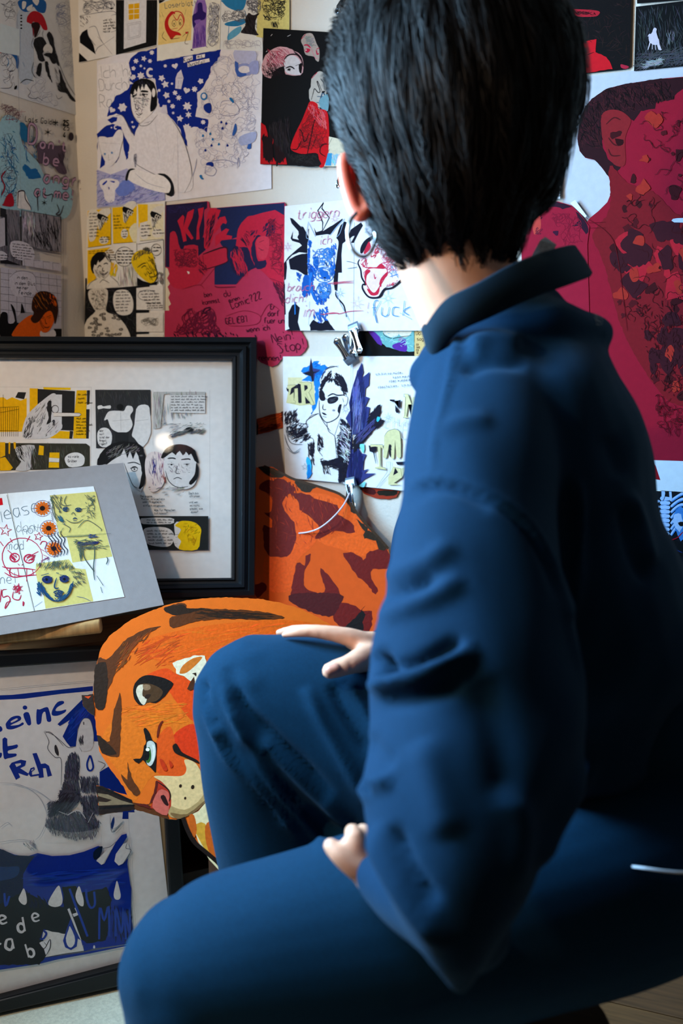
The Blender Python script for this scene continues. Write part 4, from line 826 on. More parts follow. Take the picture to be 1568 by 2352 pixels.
s = Sheet('art_print', 'black and red print of pale masked faces, left of the person\'s head', 'print', BACK, "232,337 1300,402 1290,2004 960,2000 197,1972", '0c0b0c', off=.007, Z=Z4)
s.f('b3a49a', "690,470 730,410 820,405 870,520 905,600 900,735 860,720 840,680 740,655 715,560 690,510", 3); s.hatch('8f8f8a', 1.6, "720,430 820,430 860,560 760,560", 60, 20, 16, 40); s.l('b83050', 3.2, "690,470 740,410", "720,545 760,540 800,575", "870,590 905,575", "730,600 760,590 790,600 760,625 730,605", "868,600 880,650 900,640"); s.ell('c02f4e', 765, 602, 24, 16); s.ell('e8dcd4', 745, 602, 8, 7); s.l('c98a94', 1.6, "800,560 830,640 860,700 890,700")
s.f('cfa4a6', "225,730 290,640 400,565 520,570 600,610 680,660 710,780 680,900 500,890 480,800 360,850 320,940 225,880", 3, jag=1); s.f('d2cccc', "500,700 560,665 640,690 690,780 680,895 520,880 480,780", 3); s.hatch('b04a60', 1.5, "300,600 560,580 480,780 260,820", 60, -50, 40, 20); s.hatch('2a1a20', 1.4, "225,780 500,760 480,900 240,930", 90, -60, 34, 25)
s.l('2a1a20', 3, "480,720 540,660 640,660 700,740", "600,620 680,690 710,800", "500,820 560,800 610,830", "520,840 560,850"); s.l('2a1a20', 2, "270,780 360,640", "280,780 380,660", "620,790 690,765", "330,610 380,700"); s.ell(BLK, 545, 832, 20, 10); s.f('1c1014', "660,780 700,760 690,880 665,860", 2)
s.f('bdb6ac', "810,950 870,880 920,855 980,900 1010,1010 990,1110 960,1200 900,1310 800,1220 780,1100 805,1040", 3, jag=.6); s.l('b83050', 3, "815,940 880,870"); s.l('2a2a2e', 2, "810,1200 835,1110 850,1065 890,1110 915,1095 880,990 890,985 940,1100", "920,945 960,1000 965,1080", "950,920 1010,990"); s.l('2c5a74', 3, "880,1160 990,1160", "910,1220 950,1110 980,1180", "870,1230 960,1240", "880,1290 1000,1300"); s.f('7fa4ae', "900,1210 1010,1130 1010,1330 930,1300", 3); s.ell(BLK, 955, 1105, 22, 12, -20)
s.f('c81622', "800,1215 880,1245 900,1310 990,1330 1020,1480 1020,1850 960,2000 905,1998 890,1850 790,1840 700,1850 570,1800 580,1700 640,1560 700,1440 760,1290", 3); s.scrib('8a1820', 1.2, "760,1290 900,1320 1000,1480 1010,1800 640,1780 660,1560", 40, 9, 14); s.hatch('d86a70', 1.4, "780,1240 980,1340 1000,1560 900,1500 760,1300", 70, -75, 24, 20)
s.l('2a0a10', 2.4, "660,1550 700,1590 720,1690 750,1685 780,1600", "860,1430 810,1560", "570,1790 640,1790 690,1690", "760,1860 790,1720 850,1440", "810,1800 880,1620", "1010,1730 940,1740 915,1830 980,1880", "900,1400 940,1440")
s.f('c01822', "205,1470 260,1510 285,1600 290,1700 330,1650 400,1690 350,1720 340,1860 380,1940 500,1880 520,1975 197,1970"); s.hatch('2a0c10', 6, "230,1650 340,1650 340,1900 300,1930 240,1860", 90, -88, 60, 4); s.hatch('2a0c10', 6, "370,1700 500,1680 500,1900 400,1950", 90, -88, 60, 4); s.f('1f1416', "300,1500 500,1480 520,1800 580,1850 860,1840 890,1880 905,1998 560,1978 500,1880 440,1770 330,1640", 3, jag=1); s.hatch('3a3032', 1.4, "280,1500 560,1400 560,1900 300,1700", 70, -84, 40, 6); s.hatch('35302e', 1.4, "560,1860 880,1860 890,1980 580,1960", 60, 10, 18, 60)
s.f('d8cfb8', "1022,1640 1290,1700 1290,2003 965,1998 1018,1860"); s.f('4a9ac0', "1010,1840 1062,1840 1050,1990 975,1990"); s.l('4a4a4a', 1.6, "1060,1660 1020,1740", "1030,1790 1020,1820"); s.hatch('8fc0d0', 2, "1060,1850 1150,1860 1130,1990 1050,1985", 40, -80, 20)
s.l('e8e0e0', 1.6, "325,435 345,412", "525,440 565,420", "270,625 285,610", up=True); s.done()

# yellow and black comic page
s = Sheet('comic_page', 'yellow, black and white comic page with laughing faces above the big frame', 'drawing', BACK, "783,405 1485,322 1478,1700 765,1700", 'e5e2da', off=.0045, Z=Z2)
Yw = 'f0c81e'
s.f(Yw, "788,410 1000,382 1002,712 792,742"); s.f(Yw, "1010,380 1232,360 1228,690 1018,705"); s.f(Yw, "1240,350 1335,350 1330,500 1260,520 1250,600"); s.f('e9e2c4', "1330,350 1470,345 1472,660 1262,680 1252,600 1330,500"); s.f('e8e2c0', "1160,580 1230,520 1228,690 1200,690", 3)
s.f('e6e2d8', "795,420 885,418 870,600 850,670 800,665", 3)
for i in range(8): s.wr(805, 440+i*29, 65, 13, '4a4636', 1.0, -3)
for dx, dy in ((0, 0), (228, -62), (480, -20)):
    s.f('e2dfd6', [(885+dx, 430+dy), (930+dx, 390+dy), (985+dx, 385+dy), (1000+dx, 420+dy), (960+dx, 470+dy), (900+dx, 580+dy), (880+dx, 520+dy)], 3); s.f(BLK, [(885+dx, 430+dy), (975+dx, 470+dy), (950+dx, 505+dy), (880+dx, 480+dy)], 2); s.hatch('6a675c', 1.6, [(885+dx, 500+dy), (950+dx, 500+dy), (900+dx, 590+dy)], 30, -70, 22); s.t('CCC', 915+dx, 490+dy, 30, 'dcd8cc', 2, 25)
for i, (x, y, w) in enumerate(((1022, 460, 60), (1022, 490, 50), (1026, 515, 60), (1026, 545, 70), (1030, 570, 110))): s.wr(x, y, w, 12, '8a7420', 1.0, -3)
for x, y, rx, ry in ((935, 675, 42, 34), (1122, 615, 32, 44), (1300, 590, 50, 78), (1420, 610, 52, 40)): s.ell('e6e2d8', x, y, rx, ry)
for x, y, w in ((910, 655, 50), (900, 675, 65), (910, 695, 50), (1100, 600, 45), (1105, 625, 35), (1105, 648, 30), (1275, 550, 50), (1270, 580, 55), (1270, 610, 60), (1275, 640, 55), (1385, 590, 60), (1380, 620, 70)): s.wr(x, y, w, 12, '3a3832', 1.0, -4)
s.l('3a3832', 1.2, "788,742 1002,712 1002,382", "1018,705 1228,690", "1262,682 1472,662", sm=0)
# middle row
s.f(Yw, "790,765 1000,735 860,850 830,940 870,1010 790,1110"); s.hatch(Yw, 3, "990,860 1060,900 1050,990 990,1000", 30, 80, 24)
for i in range(2): s.wr(800, 780+i*18, 200, 11, '9a7a14', 1.0, -3)
for i in range(3): s.wr(975, 810+i*22, 60, 11, '4a463a', .9, 0)
s.f('dedad2', "830,880 900,830 980,830 1000,900 980,980 920,1030 870,1000 840,940", 3); s.f(BLK, "815,900 830,830 880,780 940,780 960,810 900,880 890,850 870,900 850,890 845,940 850,975 830,960", 2, jag=1); s.hatch('55524c', 1.4, "920,790 990,800 1000,880 960,840", 26, -50, 20); s.l('2a2a2c', 2.4, "880,925 900,900 915,915", "935,890 960,880 975,890", "905,975 950,980 975,955", "930,920 925,950 945,950"); s.hatch('8a867e', 1.4, "850,930 960,960 930,1020 880,1000", 30, -40, 14)
s.f('e3e0d8', "790,1110 820,1050 880,1025 940,1030 1040,1040 1075,1090", 3); s.l('55524c', 1.4, "790,1105 820,1055 880,1020", "1000,1000 1060,1050 1075,1085", "900,1060 930,1030 990,1060")
s.ring('77746c', 1.2, 1122, 822, 82, 88)
for i, tx in enumerate(('Ich finde', 'das nicht', 'und machts', 'meine Tage', 'Feierabend')): s.wr(1060, 775+i*27, 120, 13, '33322e', 1.0, 0)
s.hatch('b8b4ac', 1.2, "1070,920 1230,900 1230,1090 1070,1090", 40, -88, 60, 3); s.l('44423e', 1.6, "1235,700 1235,1100", "1245,710 1475,670 1478,1070", sm=0)
s.f('e8c91e', "1185,870 1215,790 1290,760 1370,790 1390,850 1415,980 1400,1040 1360,1060 1300,1030 1230,960", 3); s.l('2a2a20', 2.2, "1240,920 1290,885 1320,880", "1275,925 1300,905 1320,910", "1345,860 1380,850", "1330,950 1350,975 1375,965", "1350,1005 1400,1000 1420,970", "1390,880 1420,980 1400,1050"); s.hatch('6a5a10', 1.4, "1340,830 1400,830 1410,1000 1360,1040 1300,1000", 50, -60, 22); s.hatch('55524c', 1.6, "1190,860 1230,770 1330,730 1400,790 1300,800 1220,850", 50, 60, 26, 30)
s.f(BLK, "1240,1010 1290,1040 1360,1060 1420,1045 1415,1075 1240,1085"); s.hatch('8a867e', 2, "1420,970 1470,960 1470,1070 1420,1060", 30, -70, 22); s.ring('77746c', 1.2, 1410, 760, 45, 52); s.wr(1385, 745, 50, 13, BLK, 1.0, 0); s.wr(1380, 775, 55, 13, BLK, 1.0, 0)
# lower row
s.f('222326', "772,1015 785,1015 785,1115 1060,1100 1250,1085 1350,1078 1350,1095 1230,1105 1230,1300 1345,1300 1345,1325 1230,1330 1232,1500 1345,1500 1345,1515 1230,1520 1230,1700 765,1700"); s.hatch('505154', 1.2, "775,1110 1225,1110 1225,1600 775,1600", 160, -70, 20, 40)
s.f('d9d5cd', "815,1120 960,1110 975,1200 960,1310 1040,1350 1120,1420 1180,1545 1180,1700 765,1700 770,1430 860,1320 850,1290 805,1200", 4)
for x, y in [(random.uniform(800, 1140), random.uniform(1330, 1620)) for _ in range(46)]:
    if abs(x-960) < (y-1290)*.9+30: s.f('6f6c68', [(x+random.uniform(14, 26)*math.cos(a), y+random.uniform(8, 16)*math.sin(a)) for a in (0, 1, 2.1, 3.1, 4.2, 5.2)], 2, up=False); s.ell('a8a49c', x, y, 7, 5, up=False)
s.hatch('8a867e', 1.4, "820,1130 960,1120 960,1300 860,1310", 60, -60, 14, 40)
for x, y in ((840, 1200), (930, 1210), (880, 1290), (935, 1160), (850, 1160), (905, 1250)): s.ell('8f8b84', x, y, 14, 9)
s.f('e2dfd8', "1035,1150 1080,1120 1160,1130 1205,1220 1195,1320 1130,1350 1060,1330 1025,1240", 3)
for i, tx in enumerate(('Doch', 'es wird', 'eigentlich', 'alles wieder', 'so wie frueher', 'mit anderen', 'Menschen')): s.wr(1048, 1148+i*28, 115, 12, '2c2b2a', 1.0, -2)
s.f('e4e1da', "1235,1105 1475,1080 1475,1300 1235,1300"); s.f('e4e1da', "1235,1330 1475,1325 1475,1500 1235,1495"); s.f('e4e1da', "1250,1520 1475,1520 1475,1700 1250,1700"); s.ring('66635c', 1.2, 1330, 1170, 82, 48)
for i in range(5): s.wr(1262+i*14, 1140+i*26, 130, 12, '3a3834', 1.0, -2)
for i in range(3): s.wr(1330, 1250+i*20, 130, 11, '3a3834', 1.0, -2)
s.scrib('8a877f', 1, "1270,1370 1440,1370 1430,1450 1280,1450", 16, 9, 8); s.done()

# red and navy collage
s = Sheet('collage_poster', 'crimson and navy cut-paper collage with a large hand, above the big frame', 'poster', BACK, "42,125 425,88 440,95 448,150 510,150 1140,98 1155,130 1160,800 1290,1290 1340,1370 1350,1430 1320,1480 1280,1515 1130,1525 1070,1600 1020,1620 920,1580 880,1540 868,1400 30,1440 30,1100 75,1100 68,1060 90,1040 66,980 82,940 60,880 80,850 55,800 75,760 60,710 40,700", 'b3304f', off=.0035, Z=Z5)
NV = '2a3560'; NP = '322a50'
s.f(NP, "44,125 425,92 425,150 400,170 395,200 400,320 390,420 420,460 410,540 340,600 340,500 215,500 205,530 180,535 160,480 150,420 130,370 95,375 80,420 80,700 42,695")
s.f(NV, "515,152 1138,105 1135,215 850,222 790,240 740,290 715,350 705,420 650,440 600,430 560,400 540,290 500,200"); s.f(NV, "520,430 640,440 700,440 690,520 640,560 640,680 700,770 790,740 710,830 695,858 492,860 492,700 600,640 610,540 560,500")
s.scrib('3c3468', 1.2, "60,140 400,110 400,200 60,220", 14, 9, 10)
RC = 'c8304e'
for p in ("150,270 200,215 215,235 205,330 245,190 305,160 290,240 245,340 300,430 280,445 225,380 235,455 205,465 180,350", "340,160 395,145 380,240 350,345 355,440 325,445 330,330 350,230", "455,150 550,170 530,230 470,290 430,360 380,430 420,330 430,240", "540,240 590,228 608,280 600,300 570,290 540,330 500,380 470,400 500,320", "500,410 600,340 628,350 600,400 655,410 650,440 560,450 500,510"): s.f(RC, p)
s.f(RC, "430,200 470,180 500,220 460,380 480,420 440,520 400,520 400,430", 3); s.hatch('2a2040', 1.8, "430,250 500,200 480,400 440,520 400,500", 40, 70, 44, 8)
s.f('c23552', "80,420 95,375 125,368 150,420 165,500 200,545 230,500 335,500 345,600 400,575 590,515 610,600 600,660 480,700 400,760 340,850 200,900 90,860 78,700", 3); s.scrib('7a2440', 1.2, "110,540 340,520 340,700 120,700", 34, 9, 10); s.l('4a1c34', 2.2, "350,600 385,700 400,720 600,655 610,600 590,515 385,580", "385,590 400,720"); s.l('4a1c34', 3.5, "385,580 590,513 610,590"); s.hatch('6a2040', 2, "340,620 440,700 400,800 350,740", 26, -50, 30); s.f('e6dcd8', "238,735 262,740 262,758 250,762")
s.f(RC, "850,222 1135,218 1138,860 1040,840 960,760 870,700 780,740 720,780 660,700 640,600 690,500 710,350 780,250", 3); s.f(NP, "650,560 690,500 730,520 800,520 830,600 870,700 830,720 760,780 700,770 640,680", 2, jag=1.5); s.hatch(RC, 2.4, "640,560 740,540 800,740 700,760", 44, -70, 70, 10); s.f(NP, "865,430 900,400 960,430 1000,430 900,420 870,480 880,560 900,640 970,630 960,700 890,720 850,640 830,520", 2, jag=1); s.hatch(NP, 3, "930,320 1040,260 1060,380 970,430", 34, 55, 36, 12); s.hatch(NP, 2, "820,370 890,360 870,420 830,410", 16, 60, 22)
s.f('d0455c', "880,450 940,410 1000,440 990,560 960,620 900,610", 3); s.l('6a2040', 2, "905,470 950,450", "920,540 950,540", "900,520 940,545", "1010,690 1070,650", "700,850 800,730", "1000,800 1140,850"); s.hatch('6a2040', 1.6, "1030,840 1135,850 1130,1080", 50, -60, 34); s.scrib('8a2440', 1.2, "980,250 1130,240 1130,800 1000,700", 30, 9, 10)
s.hatch('2c2040', 1.8, "720,440 800,350 860,400 800,520", 16, -55, 22)
s.l('7a2040', 2.4, "495,870 530,885 690,880", "300,1270 340,1310"); s.l('9a2844', 1.6, "200,900 350,860 400,900", "600,1150 760,1100 890,1130 920,1180 860,1230 640,1240 600,1190", "920,1160 1000,1040 1100,1100", "370,860 500,700")
TX = '5a1c38'
for tx, x, y, h, a in (('ben', 400, 975, 42, -8), ('du', 585, 975, 60, -14), ('kommst', 385, 1045, 44, -8), ('einen', 630, 1025, 40, -16), ('Comic?22', 655, 1085, 66, -20), ('darf', 985, 1150, 50, 0), ('Er', 1010, 1085, 44, 0), ('fuer uns', 950, 1215, 50, 0), ('GELIEBT', 600, 1225, 54, -7), ('wenn ich', 790, 1300, 50, -6), ('Nein!', 1035, 1400, 84, -12), ('Stop!', 1090, 1490, 92, -10), ('trennen!', 870, 1560, 56, 0)): s.t(tx, x, y, h, TX, 1.8, a, .9)
s.scrib('7a2044', 2, "240,1080 480,1060 560,1320 90,1320", 30, 9, 14); s.hatch('4a1838', 2.4, "380,1090 460,1060 450,1120 390,1130", 20, 40, 20); s.hatch('3a1838', 3, "100,1300 560,1300 900,1340 860,1360 60,1350", 40, -60, 26); s.done()
s = Sheet('paper_strip', 'cream torn paper strip showing at the left edge of the crimson collage', 'paper', BACK, "38,700 100,700 110,1100 38,1098", 'd9cfb4', off=.0028, Z=Z5); s.done()
# sketchbook spread with the blue hound and the red roaring head
s = Sheet('picture_card', 'black, teal and purple painted card peeking out between the two sketchbook spreads', 'picture', BACK, "790,1240 1330,1240 1318,1600 770,1600", '0a0910', off=.004, Z=Z6)
s.f('7fb5b4', "880,1350 1318,1350 1316,1560 1180,1550 1050,1510 980,1460 900,1400", 0, jag=1); s.f('6a3aa0', "870,1360 940,1370 990,1440 1000,1500 930,1470", 3, jag=1.5); s.f('6a3aa0', "1200,1430 1235,1440 1240,1480 1250,1520 1230,1560 1120,1530 1110,1490 1190,1460", 3); s.f('ddd6c4', "1020,1340 1150,1345 1160,1400 1100,1420 1030,1390", 3); s.f('ddd6c4', "1180,1350 1290,1350 1270,1400 1220,1420 1170,1390", 3); s.f('9a8fa8', "1180,1420 1210,1425 1200,1450 1160,1450", 3); s.l('3a4a50', 1.6, "1010,1360 1030,1400 1100,1430 1160,1420 1290,1400"); s.hatch('a8d0cc', 1.6, "980,1360 1316,1440 1316,1540 1000,1450", 40, 30, 14, 40); s.f(BLK, "770,1240 860,1350 960,1480 1080,1540 1318,1570 1318,1600 770,1600"); s.done()
s = Sheet('sticky_note', 'ochre note with handwriting beside the sweatshirt collar', 'note', BACK, "1322,1300 1560,1300 1560,1602 1320,1600", 'd6b779', off=.0045, Z=Z6)
s.t('Da...', 1335, 1395, 40, '6a4a30', 1.4, 0); s.t('sag', 1345, 1450, 36, '6a4a30', 1.3, 0)
for i in range(4): s.t(('ER', 'HAB', 'EB', 'IO')[i], 1340, 1500+i*26, 18, '6a4a30', 1.0, 0)
s.done()
s = Sheet('sketchbook_spread', 'open sketchbook spread with a blue horned hound and a red roaring head', 'sketchbook', BACK, "58,142 740,70 1140,60 1500,70 1484,1353 735,1356 62,1352 50,900", 'e6e6ea', off=.009, Z=Z6, thick=.004)
NB = '1d1c30'
s.l('c9cad4', 2, "735,70 727,1356", sm=0); s.l('5b5c6a', 1.1, "737,300 728,1300", sm=0)
s.f(NB, "108,255 135,262 225,350 215,335 240,345 290,440 285,370 295,360 290,470 280,600 230,530 200,500 130,480 115,455 140,380 125,310"); s.f('e6e6ea', "125,310 190,385 195,415 180,445 195,470 135,455 140,380")
s.f(NB, "230,520 280,580 275,600 200,590 130,620 75,680 80,740 70,850 52,870 50,700 90,640 180,560"); s.f(NB, "100,660 200,610 285,600 280,825 240,810 190,770 110,755", 0, jag=.8)
s.f(NB, "342,350 365,395 430,375 430,385 500,340 520,330 620,262 622,275 560,345 500,420 470,415 360,430"); s.f(NB, "600,330 640,290 662,300 640,380 670,400 665,460 620,510 610,610 615,790 580,790 570,970 545,960 532,870 555,700 575,560 560,450 580,380"); s.f(NB, "660,460 700,370 800,300 820,330 780,400 730,500 700,500 740,430 700,440"); s.l(NB, 3, "605,510 660,470 720,430")
s.l(NB, 3.2, "425,380 428,300 380,185 437,108 420,165 492,255 430,378", sm=0); s.l(NB, 3.5, "555,970 560,1020 620,1090 640,1130 660,1220", "52,870 60,1150 70,1290 100,1340", "58,900 54,1050")
s.f(NB, "95,1180 130,1105 165,1092 205,1130 185,1270 210,1352 62,1352 95,1340"); s.f(NB, "300,1300 335,1245 370,1270 430,1280 470,1240 500,1290 550,1352 310,1352", 0, jag=.6); s.f('e6e6ea', "60,1200 95,1180 92,1300 105,1335 80,1345 62,1300")
s.f('e6e8ee', "290,470 360,430 500,430 575,470 575,560 545,700 530,900 500,1030 400,1060 320,1000 290,850 280,600", 4)
for p, n in (("290,480 330,470 310,560 300,700 380,760 330,900 400,1050 370,1100 320,1000 290,850 280,620", 130), ("240,830 330,800 330,930 300,1010 230,1020", 60), ("330,640 390,640 380,760 340,740", 26), ("480,560 560,500 550,640 500,640", 22), ("500,700 550,640 540,860 500,780", 26), ("340,1180 480,1120 470,1250 400,1280 340,1250", 34), ("380,1000 500,1020 440,1090 360,1110", 34), ("175,790 220,800 210,870 180,860", 12)):
    s.hatch('2a78c8', 3.4, p, n, -72, 22, 14); s.hatch('1c5aae', 2.2, p, n//2, -60, 16, 20)
s.f('2f7fcc', "290,820 330,790 320,900 350,1020 320,1000 290,930", 3, jag=1); s.f('1f68b8', "235,840 290,820 300,900 270,1010 235,1020", 3, jag=1.5); s.f('1f68b8', "350,640 385,645 380,740 340,720", 3, jag=1.5)
for x, y, rx, ry in ((445, 810, 92, 75), (440, 800, 60, 52), (440, 960, 70, 68)): s.ring('3a80c4', 2, x, y, rx, ry)
s.hatch('3a80c4', 1.8, "360,740 540,740 520,880 370,880", 46, 30, 12, 60); s.f('2470be', "400,760 440,765 480,800 500,850 470,850 430,840 410,820", 3, jag=1.5); s.ell(NB, 450, 840, 12, 7); s.f('2470be', "400,930 440,920 490,950 470,1000 430,1010 410,970", 3, jag=2); s.f('e6e8ee', "420,950 450,930 475,960 450,985", 3, jag=1); s.scrib('4a8ccc', 1.4, "320,560 540,540 520,740 340,720", 26, 9, 6); s.scrib('4a8ccc', 1.4, "370,890 520,890 500,1040 390,1040", 20, 9, 6)
s.l('9fb4d0', 1.2, "290,290 270,440 300,460", "290,300 350,420 360,440", "640,265 600,400 560,450", "640,265 560,350 500,430", "300,1070 290,1300", "560,970 600,1090 690,1250", "640,1200 700,1270")
for txt, x, y, h, a in (('triggern', 175, 268, 100, -3), ('ich', 400, 520, 82, -8), ('brauch', 85, 970, 78, -2), ('dich!', 65, 1085, 86, -3), ('im', 225, 1220, 120, 0)): s.t(txt, x, y, h, 'c8708c', 1.5, a, .9, slant=.25)
s.star('c8708c', 548, 265, 50, 8, .25, 0, 1.1); s.star('c8708c', 90, 540, 44, 6, .25, 0, 1.1); s.star('c8708c', 765, 1090, 72, 8, .25, 10, 1.1); s.star('5a94c8', 600, 990, 52, 8, .2, 0, 1.1); s.star('5a94c8', 1065, 1040, 80, 8, .2, 0, 1.2)
s.l('c8506c', 1.6, "480,900 560,885 730,870", "520,905 620,890 730,888", "400,1195 560,1185 590,1190 700,1165 825,1160", "430,1200 520,1180 590,1185"); s.t('!', 850, 1185, 110, 'c8708c', 1.5, 4); s.f('2f86d0', "155,1075 165,1070 168,1195 157,1198")
s.l('5a5c70', 1.1, "660,680 700,685 770,708", "670,750 740,740 765,735"); s.star('5a94c8', 870, 380, 40, 5, .3, 20, 1.0)
# red head
s.f('ecd9de', "800,600 880,490 960,540 1060,520 1140,560 1200,700 1255,760 1160,880 1030,940 960,1030 880,1020 820,920 850,900 780,740", 4)
s.l(NB, 4.6, "925,430 850,480 810,540 800,600"); s.f(NB, "925,425 930,445 880,490 820,600 797,590 805,540 850,470", 3); s.l(NB, 4.2, "790,660 775,700 800,760 812,840 850,905 822,905 820,950 870,1020 930,1035 990,1020 1030,955 1110,935 1200,860 1255,780", taper=.7)
s.f('c8304e', "825,600 880,490 900,540 860,600", 3, jag=1); s.f('c8304e', "840,790 880,760 895,780 860,820 850,910", 3); s.f('c8304e', "1000,840 1060,780 1060,820 1010,870 1000,930 980,900", 3); s.f('c8304e', "950,745 1000,700 1040,750 960,750", 3); s.f('c8304e', "860,940 940,990 985,920 970,1000 900,1010", 3)
s.f('ead0d6', "870,870 900,780 950,800 990,840 970,920 930,960 890,930", 3); s.l('c8304e', 2.2, "1040,580 1010,500 960,530 980,560 1030,560", "800,700 850,740 900,740 990,750", "900,640 950,620 930,650", "1000,700 1080,680 1160,620", "1060,720 1160,700", "830,790 860,910 930,990 1000,900 1060,780 1020,730 960,740 880,750 830,790", "930,800 940,850 950,830", "1100,640 1180,700 1220,780")
for p, n in (("1000,640 1160,600 1200,680 1080,700", 30), ("1180,680 1250,760 1180,870 1200,740", 36), ("800,650 880,640 860,740 810,740", 20), ("900,560 980,520 980,600 900,640", 22), ("1040,920 1160,860 1120,920", 14)): s.hatch('cc3f5c', 1.8, p, n, 55, 16, 30)
s.scrib('d07088', 1.2, "960,520 1200,620 1200,760 1060,800", 20, 9, 7); s.hatch('7fa6c8', 2, "1090,720 1200,680 1190,840 1100,830", 20, -60, 26); s.l('5a94c8', 2, "1085,830 1180,800 1220,800", "1220,800 1230,860 1290,850"); s.scrib('5a5c70', .9, "960,420 1060,440 1060,560 980,560", 10, 7, 7)
s.t('fuck', 900, 1215, 150, '4f93cc', 1.8, -1, 1.05, slant=.1); s.t('?!', 1345, 1190, 105, '4f93cc', 1.8, 0, 1.2); s.l('4f93cc', 1.4, "920,1090 960,1280 940,1180 1000,1060", "1180,1180 1300,1245"); s.done()

# lower sketchbook spread
s = Sheet('sketchbook_spread', 'open sketchbook spread with a dark-glasses figure and a jagged violet wing', 'sketchbook', BACK, "42,82 735,80 1560,78 1560,1455 1235,1423 808,1380 700,1370 620,1345 66,1295 45,800", 'e8e9ec', off=.008, Z=Z7, thick=.004)
IK = '2b2838'; VI = '454c86'; CRM = 'ded7a6'
s.f('e6dfb4', "90,290 235,290 235,340 120,380 90,370"); s.f('2a8ed4', "240,205 330,150 345,120 400,130 400,160 510,180 470,220 440,260 410,330 405,450 390,560 350,620 320,660 345,560 360,440 340,340 235,325 290,280 235,240", 2, jag=2.5); s.hatch('1f6fc0', 2, "340,130 500,190 400,330 360,260", 40, 30, 16, 30); s.f(VI, "322,92 345,200 420,215 365,255 345,375 318,280 235,250 300,225", 0); s.f(IK, "322,92 335,200 345,235 410,230 350,250 345,370 325,280 240,252 310,232")
# woman
s.f('f0f0f2', "410,420 430,310 500,240 600,240 670,310 690,450 690,500 660,560 620,700 700,760 600,1100 400,1100 290,900 330,700 400,640 405,560", 4)
s.f(CRM, "85,370 170,365 195,365 350,330 365,560 210,575 75,545 100,400"); 
s.f(IK, "75,395 100,388 100,440 82,425"); s.f(CRM, "85,370 180,365 180,400 152,402 152,520 170,530 172,548 118,548 120,535 132,520 128,402 85,405"); s.f(IK, "180,365 205,355 205,545 195,545 190,400 158,405 158,510 150,440 110,470 125,400")
s.f(IK, "190,355 218,350 235,545 205,550"); s.f(CRM, "205,340 290,335 328,350 332,400 300,440 350,545 355,568 325,568 320,555 270,450 262,452 268,550 215,570 215,556 230,548 225,362 203,355"); s.f(IK, "255,368 285,372 292,400 258,430"); s.f(IK, "262,480 320,550 270,555", 0)
for ln in ("85,370 180,365 180,400 152,402 152,520 170,530 172,548 118,548", "205,340 290,335 328,350 332,400 300,440 350,545 355,568 325,568 270,450"): s.l('6a6a58', 1, ln, sm=0)
s.hatch(IK, 2.0, "410,430 430,320 500,250 520,230 560,330 470,330 430,420", 110, 60, 26, 18); s.hatch(IK, 2.2, "570,250 640,280 690,400 680,470 640,460 620,380 550,350", 110, -55, 26, 18); s.f(IK, "440,320 500,260 480,310 430,400", 2, jag=1); s.f(IK, "600,270 660,310 685,420 660,430 620,340", 2, jag=1)
s.l('55525f', 1.1, "420,330 450,240 520,180 600,190", "430,310 470,215 580,180", "500,190 600,175", "640,470 690,490 680,560 650,580", "300,700 330,670 400,650"); s.f(IK, "405,440 430,425 465,490 460,520 430,525 408,500", 3); s.f(IK, "488,510 510,490 580,480 595,510 560,545 510,555 490,540", 3); s.hatch('5a5866', 1.4, "500,495 590,485 580,540 510,550", 10, 20, 14); s.l(IK, 3, "405,440 430,420 460,470", "490,480 540,455 590,470 660,465"); s.l(IK, 2, "465,500 490,515", "445,560 440,600 455,615 475,610", "430,645 460,655 480,665", "440,680 480,690", "405,520 410,640 450,720 500,740 590,690 620,600"); s.f(IK, "435,640 465,650 480,665 450,665", 2); s.ell('9a98a4', 550, 620, 14, 10)
s.f(IK, "595,590 630,560 620,640 600,660", 2, jag=1.5); s.l(IK, 1.6, "640,500 650,540", "655,560 650,600"); s.star('9aa0b4', 670, 610, 50, 8, .25, 0, 1.0)
s.l(IK, 1.4, "400,650 280,720 290,790", "480,740 500,830 560,880 575,1000", "400,650 450,740 520,830", "620,690 560,870", "290,900 350,920 330,1150", "400,870 390,1000 440,1080", "560,880 580,1100")
for p, n, a in (("60,640 180,620 180,700 230,740 60,760", 60, 60), ("100,770 260,740 300,780 270,900 200,960 110,860", 46, 30), ("260,870 310,850 310,920 250,930", 24, 40), ("290,960 360,940 355,1080 300,1080", 50, -86), ("400,870 440,880 440,1000 390,1030", 34, -70), ("320,1090 350,1100 350,1180 330,1170", 10, -80), ("420,1100 560,1140 700,1200 660,1270 580,1210 440,1160", 110, 20), ("420,1120 520,1160 520,1260 450,1240", 26, -70), ("620,690 680,740 730,780 730,1100 700,1250 620,1330 600,1150 580,1000 620,860", 420, -60), ("580,860 720,780 720,1000 600,1080", 160, 50), ("600,1150 700,1180 660,1340 600,1330", 110, -84), ("500,1120 720,1060 720,1190 560,1200", 130, 10)): s.hatch(IK, 1.9, p, n, a, 30, 14)
s.f('383449', "640,730 720,790 730,1000 700,1100 640,1000 600,950 630,860", 0, jag=3); s.hatch('e8e9ec', 1.0, "620,760 730,790 730,1180 600,1100", 90, -55, 26, 20)
s.scrib(IK, 1.3, "70,760 300,760 300,900 90,900", 16, 9, 8); s.l(IK, 1.2, "60,860 90,960 150,1040 220,1000", "70,800 120,940 240,960", "90,1000 150,1050 210,1030", "130,700 180,740 300,760"); s.f('45c0e0', "285,1110 300,1090 340,1200 290,1310", 2, jag=2); s.f('2a8ed4', "300,1170 325,1165 320,1220 340,1250 290,1310 285,1260", 2, jag=2); s.star('6a7080', 265, 1185, 34, 5, .4, 0, 1.0)
